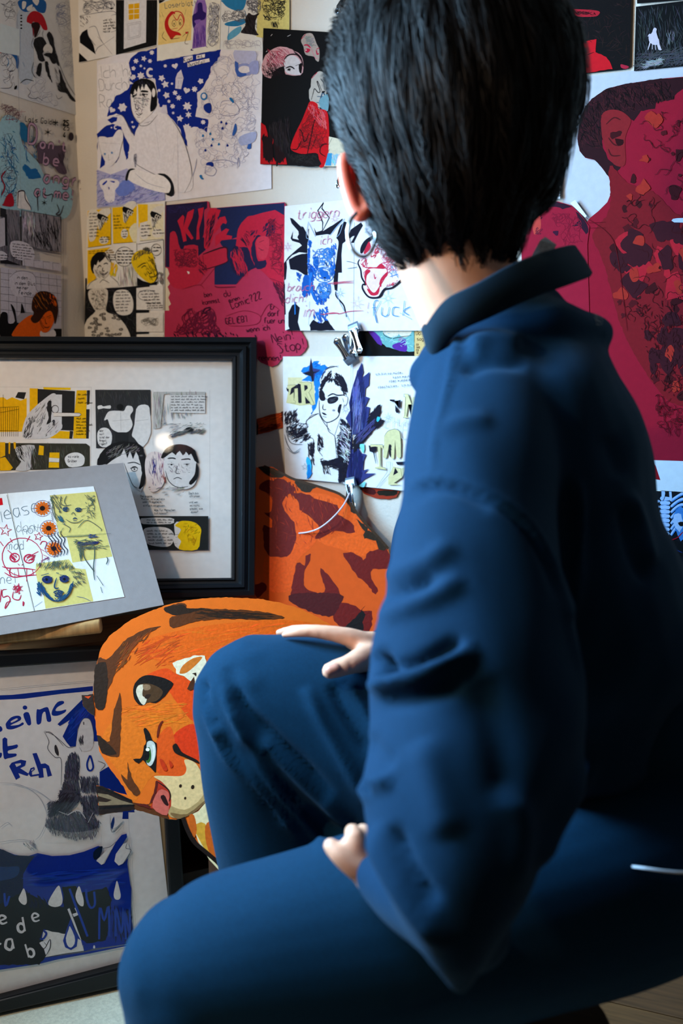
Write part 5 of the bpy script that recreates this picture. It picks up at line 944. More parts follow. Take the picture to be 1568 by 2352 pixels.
# wing
s.f(VI, "835,142 850,240 830,300 912,235 905,370 870,400 865,480 910,495 870,580 915,590 900,680 930,690 900,760 850,850 740,860 720,780 672,700 700,650 718,620 706,545 720,490 735,410 760,330 790,230"); s.f(VI, "735,1090 720,1020 790,990 830,1050 880,1060 855,1120 845,1220 905,1205 860,1250 975,1250 860,1310 800,1370 700,1365 680,1270 700,1160")
s.hatch('2f346a', 2.2, "790,250 840,180 860,480 880,600 860,830 760,860 730,600 740,430", 160, 80, 60, 6); s.hatch('6c74b0', 2.2, "740,400 800,300 840,600 760,700", 60, 84, 50, 6); s.hatch('2f346a', 2.2, "710,1060 800,1000 850,1100 820,1350 690,1340", 120, 84, 50, 6); s.hatch('8a90c4', 1.2, "740,560 840,560 840,840 740,840", 30, 84, 80, 3)
s.l('1f2350', 3, "733,440 725,600 735,760 728,1000 730,1280"); s.hatch(IK, 2.4, "1015,560 1020,640 990,690 1060,720 1030,770 950,820 900,880 840,960 760,1040 740,960 770,880 880,780 920,640", 330, 52, 30, 10); s.f(IK, "970,610 1018,560 1010,650 980,740 930,740", 2, jag=2); s.f(IK, "990,735 1060,715 1040,755 980,765", 2, jag=1.5); s.hatch('5a5a8a', 1.4, "760,900 960,700 960,800 800,960", 60, 50, 40)
s.f('4fc8dc', "985,700 1005,680 1020,705 990,740", 2, jag=1); s.f('8fdce4', "820,960 860,960 855,1050 825,1010", 2, jag=1); s.f('8fdce4', "810,1370 870,1330 860,1385 830,1385", 2); s.star('6a8cc0', 1100, 690, 50, 8, .2, 0, 1.0)
for tx, x, y in (('Ich bin so müde..', 972, 270), ('kann meinen Kopf', 1150, 300), ('aber wiedereinmal nicht', 1110, 338), ('abschalten..  Ich bin so m', 1000, 398)): s.t(tx, x, y, 24, '5a6070', .9, -4, 1.3)
for ch, x, y, h in (('ch', 1060, 1225-430, 110), ('tao', 1180, 770, 90), ('E', 1235, 900, 150)): s.t(ch, x, y, h, 'c6c8c0', 1.1, 0, 1.2)
s.f(IK, "1115,510 1165,512 1165,540 1205,600 1200,520 1165,528 1225,515 1220,610 1240,640 1200,645 1205,625 1170,560 1172,625 1182,645 1135,648 1135,635 1150,625 1150,535 1118,525"); s.f('e3dcae', "1258,455 1300,458 1345,590 1335,490 1400,480 1400,700 1325,690 1330,680 1340,560 1300,560 1280,680 1310,695 1250,695 1255,680 1270,480"); s.l('6a6a58', 1, "1258,455 1300,458 1345,590", "1258,455 1258,480 1275,490 1268,670 1250,695 1310,695", sm=0)
# letter T and dog-less corner letters
s.f(IK, "905,970 985,975 985,1020 960,1035 980,1150 1000,1150 975,1150 950,1040 915,1030"); s.f('ddd6a8', "920,958 1045,962 1052,1010 1025,985 1025,1180 1075,1195 1078,1215 970,1200 968,1185 1010,1180 995,985 970,980 925,985"); s.l('6a6a58', 1, "920,958 1045,962 1052,1010", "1025,985 1025,1180 1075,1195 1078,1215 968,1198", sm=0)
s.f('ddd6a8', "1060,880 1110,820 1215,830 1228,1080 1185,1080 1170,920 1160,1095 1125,1090 1110,960 1085,1090 1050,1085 1060,960", 2); s.l('6a6a58', 1, "1060,880 1110,820 1215,830 1228,1080", "1170,920 1160,1095", "1110,960 1085,1090"); s.hatch(IK, 2.4, "1110,960 1130,960 1130,1090 1112,1080", 30, -86, 20)
s.l('9a9a8c', 1.1, "1085,1135 1125,1135 1120,1250 985,1390", "1085,1135 1090,1240 985,1385", sm=0); s.f('ddd6a8', "1150,1180 1225,1200 1290,1180 1240,1290 1160,1345 1230,1365 1100,1365 1100,1290", 0); s.f(IK, "1175,1135 1290,1130 1260,1160 1195,1165"); s.f(IK, "1150,1270 1170,1190 1200,1240", 0); s.l('6a6a58', 1, "1150,1185 1225,1200 1240,1290 1160,1345", sm=0)
s.l('b9bbc4', 2, "730,80 728,400", sm=0); s.done()

# ---- red and black sheets on the right
s = Sheet('art_print', 'black sheet with a red neck and shoulder shape, upper right behind the head', 'print', BACK, "100,-260 1065,-300 1042,600 1010,625 540,674 200,700", '0e0a0b', off=.004, Z=Z8)
s.hatch('3a2626', 1.2, "400,150 1040,0 1040,600 800,500 400,360", 140, 40, 24, 60); s.f('c01e30', "200,-20 440,-20 445,40 400,150 350,240 300,140", 0, jag=1); s.l('2a0a10', 3, "430,0 410,80 350,200", "440,20 380,150"); s.f('b02a3a', "485,70 520,80 700,90 770,105 760,135 720,150 580,150 520,120 490,110", 3); s.scrib('5a1420', 1.6, "530,95 740,105 740,140 560,135", 14, 7, 6); s.f('b02a3a', "490,60 510,50 505,100 485,95", 2)
s.f('c8202e', "455,400 600,380 740,355 735,470 830,510 870,570 890,620 540,674 440,680", 0, jag=.8); s.l('3a0a12', 1.8, "530,440 560,425 580,435", "620,390 650,385", "520,560 600,520 720,470", "680,365 700,380"); s.f('b03048', "960,580 990,585 1035,600 1010,622 965,610", 2); s.ell('a04050', 537, 260, 14, 9); s.l('4a3436', 1.6, "600,215 640,235", "740,280 770,300"); s.done()
s = Sheet('scratch_print', 'black scratchy picture of a tiny white figure on a chair, top right corner', 'print', BACK, "1098,60 1700,-12 1690,580 1080,640", '0b0c0e', off=.004, Z=Z8)
s.hatch('4a4c50', 1.2, "1110,80 1690,20 1690,560 1100,620", 260, -82, 40, 14); s.hatch('55565a', 1.4, "1110,480 1690,380 1690,560 1100,620", 200, 35, 60, 30); s.hatch('9a9ca0', 1.4, "1180,560 1330,520 1320,580 1160,610", 60, 10, 50, 20); s.hatch('7a7c80', 1.2, "1370,280 1450,300 1440,400 1380,400", 24, -86, 30)
s.f('c9c0ca', "1250,270 1265,250 1285,262 1280,290 1295,340 1310,400 1325,445 1300,448 1285,390 1270,350 1240,350 1225,320 1245,290", 2); s.f('c9c0ca', "1215,320 1250,310 1290,350 1290,400 1270,405 1245,400 1215,370", 2); s.l('c9c0ca', 2.6, "1205,330 1225,310 1225,380 1205,450", "1245,400 1245,445", "1270,390 1275,450", "1300,350 1310,440 1330,445"); s.done()
s = Sheet('black_sheet', 'narrow edge of a black sheet above the scratchy chair picture', 'print', BACK, "1105,-60 1700,-100 1700,-14 1108,32", '0e0a0b', off=.004, Z=Z8); s.done()
s = Sheet('paper_sheet', 'large blank bluish-white sheet behind the crimson head drawing', 'paper', BACK, "400,715 1700,560 1760,2300 460,2300", 'b8bac2', off=.002, Z=Z8); s.done()
for i, (o_, lb) in enumerate((("240,1560 415,1560 415,1790 330,1790 200,1800", 'small white note with handwriting right of the hair'), ("505,1830 550,1800 655,1945 640,1960", 'small tilted scrap of paper right of the hair'))):
    s = Sheet('paper_note', lb, 'note', BACK, o_, 'd9dade', off=.008, Z=Z8, thick=.0012)
    if i == 0: s.wr(330, 1670, 60, 14, BLK, 1, -3); s.wr(300, 1775, 100, 14, BLK, 1, -3)
    s.done()
DR = '3a1820'; CR = '9c1c34'
s = Sheet('portrait_cutout', 'big crimson paper cut-out head with dark cropped hair, far right', 'cut-out', BACK, "640,960 700,890 830,800 980,760 1300,710 2000,650 2040,4160 1180,4160 950,3900 700,3100 560,2500 600,2100 650,2010 680,1965 760,1900 840,1820 880,1720 890,1640 850,1590 790,1510 730,1440 640,1420 590,1360 570,1250 590,1080", '8a1026', off=.006, thick=.0012, Z=Z8)
s.f(DR, "640,960 700,890 830,800 980,760 1300,710 2100,660 2100,780 1520,800 1450,860 1440,900 1280,920 1270,980 1140,1000 1080,1090 1010,1040 900,990 830,1000 780,1040 790,1200 800,1330 850,1430 920,1490 990,1480 930,1540 900,1600 890,1640 850,1590 790,1510 730,1440 640,1420 590,1360 570,1250 590,1080", 0, jag=1); s.hatch('55262c', 1.2, "640,960 830,800 1400,720 1440,880 1100,1000 800,1000 790,1330 600,1350 590,1080", 260, -60, 26, 30); s.hatch('1c0c12', 1.6, "640,960 830,800 1400,720 1440,880 1100,1000 800,1000 790,1330 600,1350 590,1080", 200, -60, 22, 30)
s.f('8e2a30', "790,1040 860,990 960,1000 1040,1060 1050,1110 1000,1250 1000,1480 900,1480 830,1350 790,1200", 4); s.l('5a1a20', 3, "830,1120 900,1060 960,1080", "850,1240 900,1300 950,1310", "850,1340 880,1400 960,1400"); s.f('4a141c', "870,1200 970,1180 960,1220 880,1250", 2, jag=1.5); s.f('3a0c14', "910,1250 980,1260 985,1300 940,1320", 2, jag=1.5)
FB = [(1470, 270), (1568, 240), (1700, 240), (1700, 900), (1560, 930), (1500, 880), (1430, 760), (1400, 560), (1440, 460)]
s.z(0, 0, 1); s.f('84202a', [(1400, 380), (1440, 420), (1500, 440), (1568, 500), (1700, 520), (1700, 900), (1560, 930), (1500, 880), (1430, 760), (1385, 600), (1360, 540), (1400, 480)], 4, jag=1.5)
s.spots('4a141c', FB, 46, 12, .5); s.spots('5c1822', FB, 60, 7, .5); s.spots('b02838', [(1430, 540), (1560, 560), (1560, 700), (1450, 700)], 9, 26, .4); s.spots('481a26', [(1400, 560), (1480, 540), (1500, 640), (1430, 680)], 12, 22, .5); s.spots('481a26', [(1510, 520), (1600, 520), (1600, 700), (1530, 660)], 9, 24, .4); s.spots('481a26', [(1480, 740), (1600, 720), (1600, 900), (1500, 860)], 14, 24, .5); s.spots('a8382e', FB, 30, 14, .5)
s.scrib('4a141c', 1.1, FB, 130, 8, 6); s.hatch('3a0e18', 1.6, [(1460, 700), (1568, 680), (1568, 920), (1500, 880)], 160, -70, 16, 40); s.scrib('5a101c', 1.2, [(1500, 900), (1568, 920), (1568, 1010), (1510, 1000)], 26, 8, 7); s.f('b9c4dc', [(1545, 503), (1568, 501), (1600, 502), (1600, 510), (1548, 511)], 2); s.l('6a1020', 1.4, [(1350, 512), (1390, 510)], [(1352, 524), (1390, 523)], [(1345, 500), (1400, 540), (1420, 600), (1440, 760)]); s.done()
s = Sheet('portrait_cutout', 'smaller crimson paper cut-out head between hair and collar', 'cut-out', BACK, "60,1800 200,1850 270,1805 400,1815 520,1850 600,1930 680,2040 660,2200 680,2900 100,2900 60,2170", '90142c', off=.007, Z=Z8, thick=.0012)
s.f('3c1a30', "200,1870 280,1810 400,1820 520,1860 440,1880 380,1860 300,1870 230,1940 200,1940", 2, jag=1.2); s.f('3c1a30', "560,1900 620,1960 670,2060 650,2110 620,2080 590,2030 520,2040 580,1990", 2, jag=1.5); s.hatch('3c1a30', 2, "190,1880 260,1860 250,1980 190,1990", 30, 60, 18); s.f('c05048', "165,1950 230,1930 240,2060 180,2110", 3); s.hatch('6a2038', 1.6, "200,2050 260,2050 240,2110 190,2110", 20, 50, 14); s.f('4a1838', "350,2080 400,2080 390,2120 360,2110", 2, jag=1); s.scrib('8a1a38', 1.1, "300,1900 600,1940 640,2300 480,2250", 24, 8, 8); s.done()
s = Sheet('paper_strip', 'pale strip with a red triangle under the big crimson head, far right', 'paper', BACK, "820,1455 1140,1465 1140,1655 845,1635", 'c9cdd6', off=.007, Z=Y7); s.f('9a1428', "835,1470 850,1490 878,1575 820,1565"); s.done()
s = Sheet('art_print', 'black print of a pale blue ribcage and spine at right edge', 'print', BACK, "830,1640 1140,1655 1150,2420 840,2400", '0e1016', off=.005, Z=Y7)
LB = 'a9bfe0'; MB2 = '4a86c4'
for i in range(11): s.f(LB, [(880-i*1.5, 1675+i*26), (935-i, 1678+i*26), (930, 1698+i*26), (884, 1698+i*26)], 2); s.l(MB2, 1.5, [(884, 1698+i*26), (930, 1698+i*26)])
for i in range(7):
    y = 1700+i*34; s.l(LB, 6, [(940, y), (985, y-30-i*4), (1020, y-50)], [(875, y), (855, y+5), (840, y+22)]); s.l(MB2, 2.4, [(945, y+6), (985, y-22-i*4), (1020, y-40)])
s.f(LB, "885,1640 890,1700 905,1670 905,1640", 2); s.f(LB, "930,1640 935,1700 950,1700 945,1640"); s.f(MB2, "960,1780 1014,1740 1014,1930 980,1900", 3, jag=2); s.f(LB, "955,1800 1000,1780 1010,1860 980,1880", 3, jag=2); s.f(BLK, "985,1830 1014,1825 1014,1850 995,1850", 2); s.f(BLK, "935,1935 1014,1960 1014,2030 960,2010", 2)
s.l('1c3a78', 2, "870,1900 920,1895 915,1950 870,1955", "880,1970 960,1990 1010,2010"); s.f('c4cfe8', "880,1960 950,1965 980,2040 1000,2100 1014,2180 990,2180 930,2080 880,2040", 3); s.f(MB2, "920,2060 980,2060 1000,2110 960,2120", 3, jag=1); s.l('a02038', 2.4, "940,1935 980,1920 1014,1885"); s.f(LB, "860,1840 880,1850 875,1960 865,1990", 2); s.done()

YB2 = (1200, 1850, 4.261)
s = Sheet('paper_cutout', 'dark blue torn-edged paper shape low on the wall, bottom right corner', 'cut-out', BACK, "1700,900 1568,1230 1480,1380 1370,1560 1390,1640 1415,1800 1460,1850 1480,1930 1530,1925 1700,1960", '0d2c78', off=.004, Z=YB2, thick=.0012); s.done()
s = Sheet('paper_cutout', 'small dark blue paper scrap at the foot of the wall beside the trousers', 'cut-out', BACK, "840,1880 1000,1810 1020,1960 990,1990 860,1940", '0f1e55', off=.004, Z=YB2, thick=.0012); s.done()
# ---- cardboard tigers
cardm = mat('corrugated_cardboard', '9a7a55', .85, noise=.3, nscale=60, bump=.4, bscale=300)
OR = 'e8601a'; OR2 = 'd9541a'; MR = '7c1c16'; DK = '3a2416'
TIG2 = ppl((585, 1070, 1.665), (890, 1260, 1.60), (600, 1450, 1.62))
s = Sheet('cardboard_tiger', 'orange cardboard tiger body with dark red patches leaning on the wall', 'cut-out', TIG2, "30,600 130,600 180,588 260,598 340,650 400,690 460,705 600,745 720,780 820,820 900,860 980,950 1060,1060 1130,1160 1200,1210 1300,1330 1330,1500 1330,2300 -60,2300 -60,600", OR2, thick=.005, off=0, Z=Y6, jag=.9, edge=cardm, inkmat=ink('ink_paint', .55, .15, .12, .15))
s.f('e86a1c', "185,660 330,720 240,740 180,700", 2, jag=1.5); s.f('ea6a18', "480,840 700,840 880,900 980,980 1060,1080 1080,1220 1180,1290 1200,1350 1100,1400 900,1350 660,1260 640,1130 560,1050 480,960", 3, jag=1); s.f('e86414', "350,860 470,900 560,1050 680,1120 640,1280 500,1420 460,1500 440,1700 200,1700 190,1400 380,1400 460,1250 440,1100 350,980", 3)
MRs = ["180,720 260,720 330,700 420,760 470,800 400,850 360,880 350,950 390,1020 450,1100 465,1250 420,1380 330,1410 240,1400 190,1340 170,1130 240,1150 250,1080 180,1010 240,1000 260,900 220,840 140,790", "420,830 560,840 640,880 780,920 850,960 840,1010 900,1060 970,1100 1000,1180 960,1200 860,1170 760,1200 660,1250 640,1230 680,1150 620,1070 560,1030 500,980 480,900", "890,1380 960,1370 1040,1400 1080,1440 1130,1360 1290,1340 1330,1500 1160,1520 1150,1600 1200,1690 1180,1740 1100,1640 1000,1560 930,1450", "480,1460 540,1480 560,1400 600,1380 580,1470 540,1560 540,1640 570,1700 720,1730 700,1580 690,1500 780,1600 850,1690 870,1830 780,1940 640,1900 440,1830 430,1680", "100,1660 190,1640 200,1700 130,1780 80,1720", "870,1820 1000,1850 1080,1900 1150,1900 1120,2100 900,2050 800,1950"]
for p in MRs: s.f(MR, p, 3, jag=1.8)
s.f('5c1418', "450,1740 860,1740 860,1840 760,1950 440,1830", 3, jag=1.5)  # shadow across the lower body, painted as a darker red over the patch
for p in ("130,600 250,600 370,680 280,700 180,650", "470,710 660,770 620,800 560,830 480,780", "900,900 980,950 1010,1020 960,1000 960,960", "1090,1180 1170,1190 1290,1330 1210,1340 1190,1260 1080,1240", "1010,1060 1110,1150 1090,1180 1040,1120"): s.f('3a2a18', p, 2, jag=1.5)
s.l('4a3420', 6, "180,592 340,655 460,712 720,790 900,868 1060,1070 1200,1220 1300,1335", taper=1); s.f('1c1416', "1090,1850 1060,1890 1100,1930 1070,2000 1060,2100 900,2050 1000,1960", 2, jag=1.5); s.hatch('a83a20', 1.6, "180,760 860,900 960,1180 300,1380", 60, -70, 26, 30); s.hatch(MR, 2.2, "200,640 480,760 500,900 300,860", 40, -75, 22); s.done()
s = Sheet('cardboard_tail', 'orange brown striped tail strip behind the dark-glasses sketchbook spread', 'cut-out', BACK, "60,190 120,165 240,125 350,105 420,105 420,215 360,240 200,290 60,320", 'a8401c', off=.003, Z=Y6, thick=.003, jag=.6, edge=cardm, inkmat='ink_paint')
s.f('5a1c14', "330,105 420,100 420,215 360,240", 2, jag=1); s.f('2a1a14', "60,190 118,165 125,300 60,320", 2, jag=1); s.hatch('e06a2a', 2, "130,170 330,120 330,230 140,280", 40, 15, 30); s.hatch('7a2414', 2.4, "120,240 330,200 330,240 140,290", 40, 15, 30); s.done()
s = Sheet('cardboard_paw', 'orange and black spotted cardboard piece under the lower sketchbook spread', 'cut-out', BACK, "1035,770 1240,780 1400,815 1370,870 1300,890 1180,880 1080,840", '9c3420', off=.003, Z=Y6, thick=.003, jag=.6, edge=cardm, inkmat='ink_paint')
s.f('2a2414', "1210,810 1380,815 1350,860 1220,850", 2, jag=1); s.f('5a1416', "1040,775 1180,800 1170,850 1090,830", 2, jag=1); s.done()
TIG1 = ppl((230, 1600, 1.355), (860, 1440, 1.44), (400, 1860, 1.315))
o1 = "-40,780 40,770 50,690 70,540 100,430 160,350 210,310 300,240 370,205 480,160 570,125 720,90 850,75 1020,68 1250,80 1400,110 1530,150 1640,200 1740,260 1860,330 1900,420 1900,900 1500,1200 1240,1900 1000,2100 950,1990 880,1920 830,1880 760,1780 720,1700 690,1650 640,1670 585,1665 500,1640 400,1610 345,1595 90,1635 65,1425 110,1430 200,1470 290,1490 260,1430 160,1300 90,1180 70,1060 55,920 20,900 -30,850"
s = Sheet('cardboard_tiger', 'painted orange cardboard tiger head with green eye, in front of the frames', 'cut-out', TIG1, o1, 'db6216', thick=.006, off=0, Z=Y5, jag=.8, edge=cardm, inkmat='ink_paint')
s.f('e07a1e', "150,1000 300,900 700,800 760,1000 780,1250 700,1350 480,1350 330,1550 240,1350 110,1150", 4); s.f('e06a14', "350,420 700,300 1200,240 1600,250 1800,400 1500,600 900,560 600,560", 4)
s.f('e2560f', "420,640 560,580 640,620 760,700 770,960 640,820 600,760 540,700", 4); s.f('dd4410', "600,1140 640,1040 760,980 790,1060 800,1250 700,1200 640,1200", 4); s.f('e06018', "500,1100 600,1000 650,1180 720,1260 700,1350 560,1350 500,1310", 4)
s.hatch('e8701c', 3.5, "300,420 800,280 1500,260 1500,400 600,560", 60, 12, 70, 8); s.hatch('d05814', 3, "300,400 700,330 600,560 350,560", 50, 30, 60, 14); s.hatch('e67c20', 4, "250,850 700,800 720,980 300,1000", 50, 5, 60, 10)
Bn = '4a2c14'
for p in ("55,690 75,530 100,500 140,520 200,460 260,390 370,320 450,290 530,280 430,330 350,400 260,480 220,560 190,650 150,740 125,865 60,865", "240,760 248,900 240,1060 235,1200 200,1215 110,1190 75,1060 150,1110 170,1050 190,900 220,800", "290,1250 320,1360 380,1470 350,1500 300,1450 250,1370 245,1340 290,1380", "560,140 700,110 720,160 860,150 1100,160 1300,180 1420,215 1300,230 1000,225 800,240 620,290 595,220 650,195 570,180", "330,1550 460,1570 560,1620 590,1665 500,1640 400,1610 345,1595"): s.f('6a3a14', p, 3, jag=1.2)
for p in ("60,560 130,540 150,640 130,860 60,860 50,690", "70,1060 160,1130 210,1200 110,1190", "560,145 690,120 720,150 850,150 720,185 640,200 570,175"): s.f('3a2614', p, 3, jag=1.2)
s.hatch('3a2614', 3, "800,150 1400,200 1300,225 800,220", 60, -3, 60, 4); s.hatch('8a4a18', 3, "260,400 480,300 300,520 200,620", 40, 50, 50, 10)
# ear marking
s.f('20160e', "330,760 345,690 400,640 470,630 560,655 620,690 590,740 540,800 490,830 430,825 400,845 380,845 350,820", 3, jag=.6); s.f('5c4024', "355,740 370,700 440,690 520,720 545,760 500,815 430,830 410,845 370,800", 3); s.f('d8c8ac', "352,750 370,705 410,700 400,740 400,780 430,800 410,845 380,820", 3); s.f('97785a', "400,700 450,700 455,730 415,740", 2); s.f('3a2614', "425,770 460,770 440,800 415,795", 2)
# top white shape
s.f('e4d4b4', "615,540 700,510 850,490 850,680 760,680 700,640 640,620 640,590", 2, jag=1); s.f('d07a2a', "665,610 690,560 760,510 830,500 780,560 720,610 680,620", 3); s.f('3a2614', "755,620 785,612 785,640 770,625", 2); s.f('5a3418', "720,730 770,640 770,730", 2)
# eye
s.f('1e140e', "405,1020 425,1012 450,1050 470,1100 500,1120 500,1180 495,1300 490,1330 460,1300 425,1270 400,1240 370,1265 330,1235 380,1230 400,1200 410,1140 425,1110", 2, jag=.5); s.f('c8c6b8', "430,1120 455,1103 485,1120 495,1180 485,1240 460,1282 435,1275 425,1240 430,1200", 4); s.f('3c6a2c', "425,1160 450,1150 462,1200 455,1250 430,1260 418,1200", 3); s.f('0e100c', "418,1180 440,1170 450,1200 440,1240 420,1235", 3); s.ell('f4f2ea', 436, 1166, 14, 12); s.f('dcdccc', "470,1130 488,1160 485,1230 468,1250 475,1190", 3)
s.l('7a2c12', 5, "505,1080 520,1000 545,960"); s.f('c8400f', "520,1240 545,1240 580,1310 550,1315", 2); s.f('c8400f', "590,1240 620,1280 600,1300", 2)
# nose and muzzle
s.f('e0be88', "480,1360 560,1355 680,1355 715,1310 700,1240 760,1250 800,1290 850,1400 860,1520 800,1590 720,1640 640,1655 585,1620 575,1560 600,1480 540,1400", 4); s.f('b99a68', "585,1570 700,1600 800,1540 860,1460 860,1530 790,1600 700,1650 640,1660 590,1640", 3); s.f('8a6a42', "600,1620 720,1630 850,1530 800,1600 700,1655 640,1662", 3)
s.f('2a1c10', "615,1140 640,1122 660,1150 690,1190 790,1240 800,1265 700,1220 650,1200 625,1180", 3); s.f('b83c20', "500,1400 540,1400 600,1490 590,1600 470,1590 460,1570 500,1500", 3); s.f('6a2418', "495,1395 515,1400 500,1470 455,1560 330,1550 470,1600 440,1570 480,1480", 2, jag=1); s.f('cc6a58', "515,1460 580,1470 590,1520 575,1640 470,1580", 3); s.f('3a1410', "530,1500 560,1500 590,1560 570,1570 545,1540", 3, jag=1); s.l('3a1c10', 3, "510,1400 580,1450 600,1500 590,1540")
for x, y, r in ((672, 1428, 10), (760, 1436, 12), (706, 1516, 8)): s.ell('3a2814', x, y, r, r*1.3, 15)
# bow below, chest
s.f('2c1c14', "65,1425 110,1430 200,1470 320,1530 345,1600 90,1635", 0, jag=1); s.f('8a7458', "78,1480 150,1490 240,1530 340,1560 200,1565 85,1570"); s.f('3a2618', "80,1500 180,1530 140,1545 80,1540"); s.l('14100e', 5, "90,1590 200,1580 340,1565", "80,1440 200,1480 320,1540"); s.f('3a2618', "-40,775 45,770 55,920 20,900 -30,850", 0, jag=1); s.f(OR2, "-20,785 30,780 10,800", 0)
s.f('e6d2a4', "740,1640 800,1610 860,1540 960,1900 1100,2200 1000,2090 880,1960 800,1830", 0); s.f('d8a23a', "770,1720 850,1700 900,1900 860,1900 800,1800", 3); s.f('cc6a20', "735,1640 770,1640 790,1740 770,1800 740,1720", 3); s.f('cc6a20', "850,1720 900,1700 950,1960 900,1940 860,1850", 3); s.l('2a1a10', 9, "690,1655 720,1740 770,1830 850,1900 950,1990 1000,2080", taper=1); s.done()

# ---- comic page inside the big frame
s = Sheet('print', None, None, BF, "-250,120 1352,140 1347,1415 -250,1425", 'e8e2da', off=-.006, Z=Y1, parent=bf, thick=.0005)
Yy = 'f0c010'; G = '3a3a3a'
s.l('c4c0ba', 1, "-200,300 530,302", "530,300 530,790", "1218,320 1218,1250", "888,318 888,640", sm=0)
s.f(Yy, "-200,380 20,360 40,375 70,360 120,380 155,365 155,560 -200,565", 0); s.f(G, "105,330 152,332 140,372 88,362"); 
for i in range(9): s.l('3a3010', 1.6, [(5+i*13, 345 if i == 1 else 420), (8+i*12, 588)], sm=0)
s.l('3a3010', 1.8, "0,555 105,555", "0,450 110,430", "0,420 110,415", sm=0)
s.f(Yy, "172,308 222,310 222,460 172,460"); s.f('f2cc20', "250,302 410,305 410,318 255,316"); s.f(G, "218,312 435,325 430,555 290,548 218,540"); s.f(Yy, "445,320 503,320 500,600 425,600 430,470"); s.f(G, "505,320 522,320 518,400 505,405"); s.f(G, "500,430 520,430 514,600 500,600"); s.f(Yy, "330,555 420,560 410,602 290,598"); s.f(G, "405,555 425,558 418,602 402,600")
s.f('dcdcdc', "300,345 360,345 358,545 295,545"); s.f('d9d8d8', "130,590 150,480 200,420 240,385 300,340 325,345 305,375 270,420 285,470 270,520 320,490 350,500 360,540 300,590 220,602", 3); s.hatch('4a4a4a', 1.4, "130,590 160,480 210,470 180,600", 60, 70, 18); s.hatch('7a7a7a', 1.2, "200,420 300,360 260,480 220,590", 40, 60, 16); s.f(G, "275,400 295,380 300,460 285,480", 2, jag=1); s.ring(G, 1.6, 320, 430, 20, 22); s.f('e8e2da', "310,450 460,452 472,460 460,472 312,472"); s.l('6a5a3a', 1.2, "310,450 460,452 472,460 460,472 312,472", sm=0); s.ell(G, 312, 500, 8, 9); s.f(G, "308,500 316,500 320,525 305,525"); s.hatch('8a8a8a', 1.2, "290,500 350,500 340,560 260,590", 24, 50, 14)
for i in range(3): s.wr(452, 350+i*24, 40, 12, '5a4a10', .8)
for i in range(6): s.wr(442, 490+i*18, 52, 11, '5a4a10', .8)
s.f('4a483c', "-200,625 500,630 520,645 520,760 500,775 -200,790"); s.hatch('66645a', 1.2, "0,630 510,635 510,770 0,785", 110, -80, 20)
for p in ("0,622 30,622 30,700 0,712", "50,622 60,622 58,690 50,690", "78,622 92,622 92,660 82,660", "228,640 255,645 252,698 222,695", "288,682 345,682 345,715 286,712", "284,738 343,740 343,770 282,770", "0,715 30,708 75,770 60,786 0,788"): s.f(Yy, p)
s.f('e4e0d8', "285,712 345,716 343,738 284,736"); s.f('cfcfcf', "95,650 200,640 180,700 175,780 90,785 120,740 100,700", 3); s.hatch(BLK, 1.6, "95,640 140,640 140,740 90,730", 34, -60, 20); s.hatch('8a8a8a', 1.4, "150,640 220,650 200,780 150,780", 30, -80, 22); s.f('e6e2dc', "375,720 400,690 450,682 488,705 488,745 465,762 400,765", 3); s.t('so viele', 395, 712, 15, BLK, 1.0); s.t('Gräber', 395, 738, 15, BLK, 1.0); s.t('...', 415, 755, 12, BLK, 1.0)
s.f('454545', "553,318 873,318 875,460 830,655 700,640 620,655 558,657"); s.hatch('5e5e5e', 1.2, "560,320 870,320 870,450 570,640", 130, -80, 18); s.f('e6e2dc', "567,412 590,408 600,415 640,408 640,428 600,425 570,432", 2)
s.f('e6e2dc', "605,490 625,450 650,440 690,440 720,440 735,412 765,415 772,440 755,470 770,520 745,560 700,568 655,550 635,520 625,490 610,495", 3); s.f('e6e2dc', "765,580 780,520 790,430 820,405 860,410 870,450 875,570 830,650 780,600", 2); s.l('9a968e', 1, "650,500 755,490", "700,440 702,560", "790,500 860,490"); s.f(G, "668,565 748,565 745,620 670,620"); s.ell('2a2a2a', 697, 418, 20, 18); s.f('e6e2dc', "565,570 590,540 630,545 650,585 640,640 600,652 570,630", 3)
for i, t_ in enumerate(('Wer', 'soll', 'sind der', 'Angst', 'rigen?')): s.t(t_, 578, 562+i*19, 13, BLK, .9)
s.f('c9c5be', "890,330 1190,330 1180,450 990,450 985,340 950,345 930,540 890,545"); s.hatch('a9a59e', 1.6, "890,330 1200,330 1190,440 900,540", 120, -86, 30, 4); s.f('e4e0da', "985,350 1190,350 1190,455 990,450")
for i in range(6): s.wr(992, 362+i*16, 185, 9, '4a4a4a', .8)
s.hatch('6a6a6a', 2.2, "960,590 1040,560 1080,545 1190,550 1180,575 1080,570 980,605", 90, 15, 16); s.f('3a3a3a', "1080,540 1110,535 1120,560 1080,560", 2, jag=1); s.hatch('9a968e', 1.4, "930,510 1200,510 1190,560 1000,580", 50, 20, 14); s.l('8a867e', 1.1, "960,520 1040,515", "1130,515 1195,520")
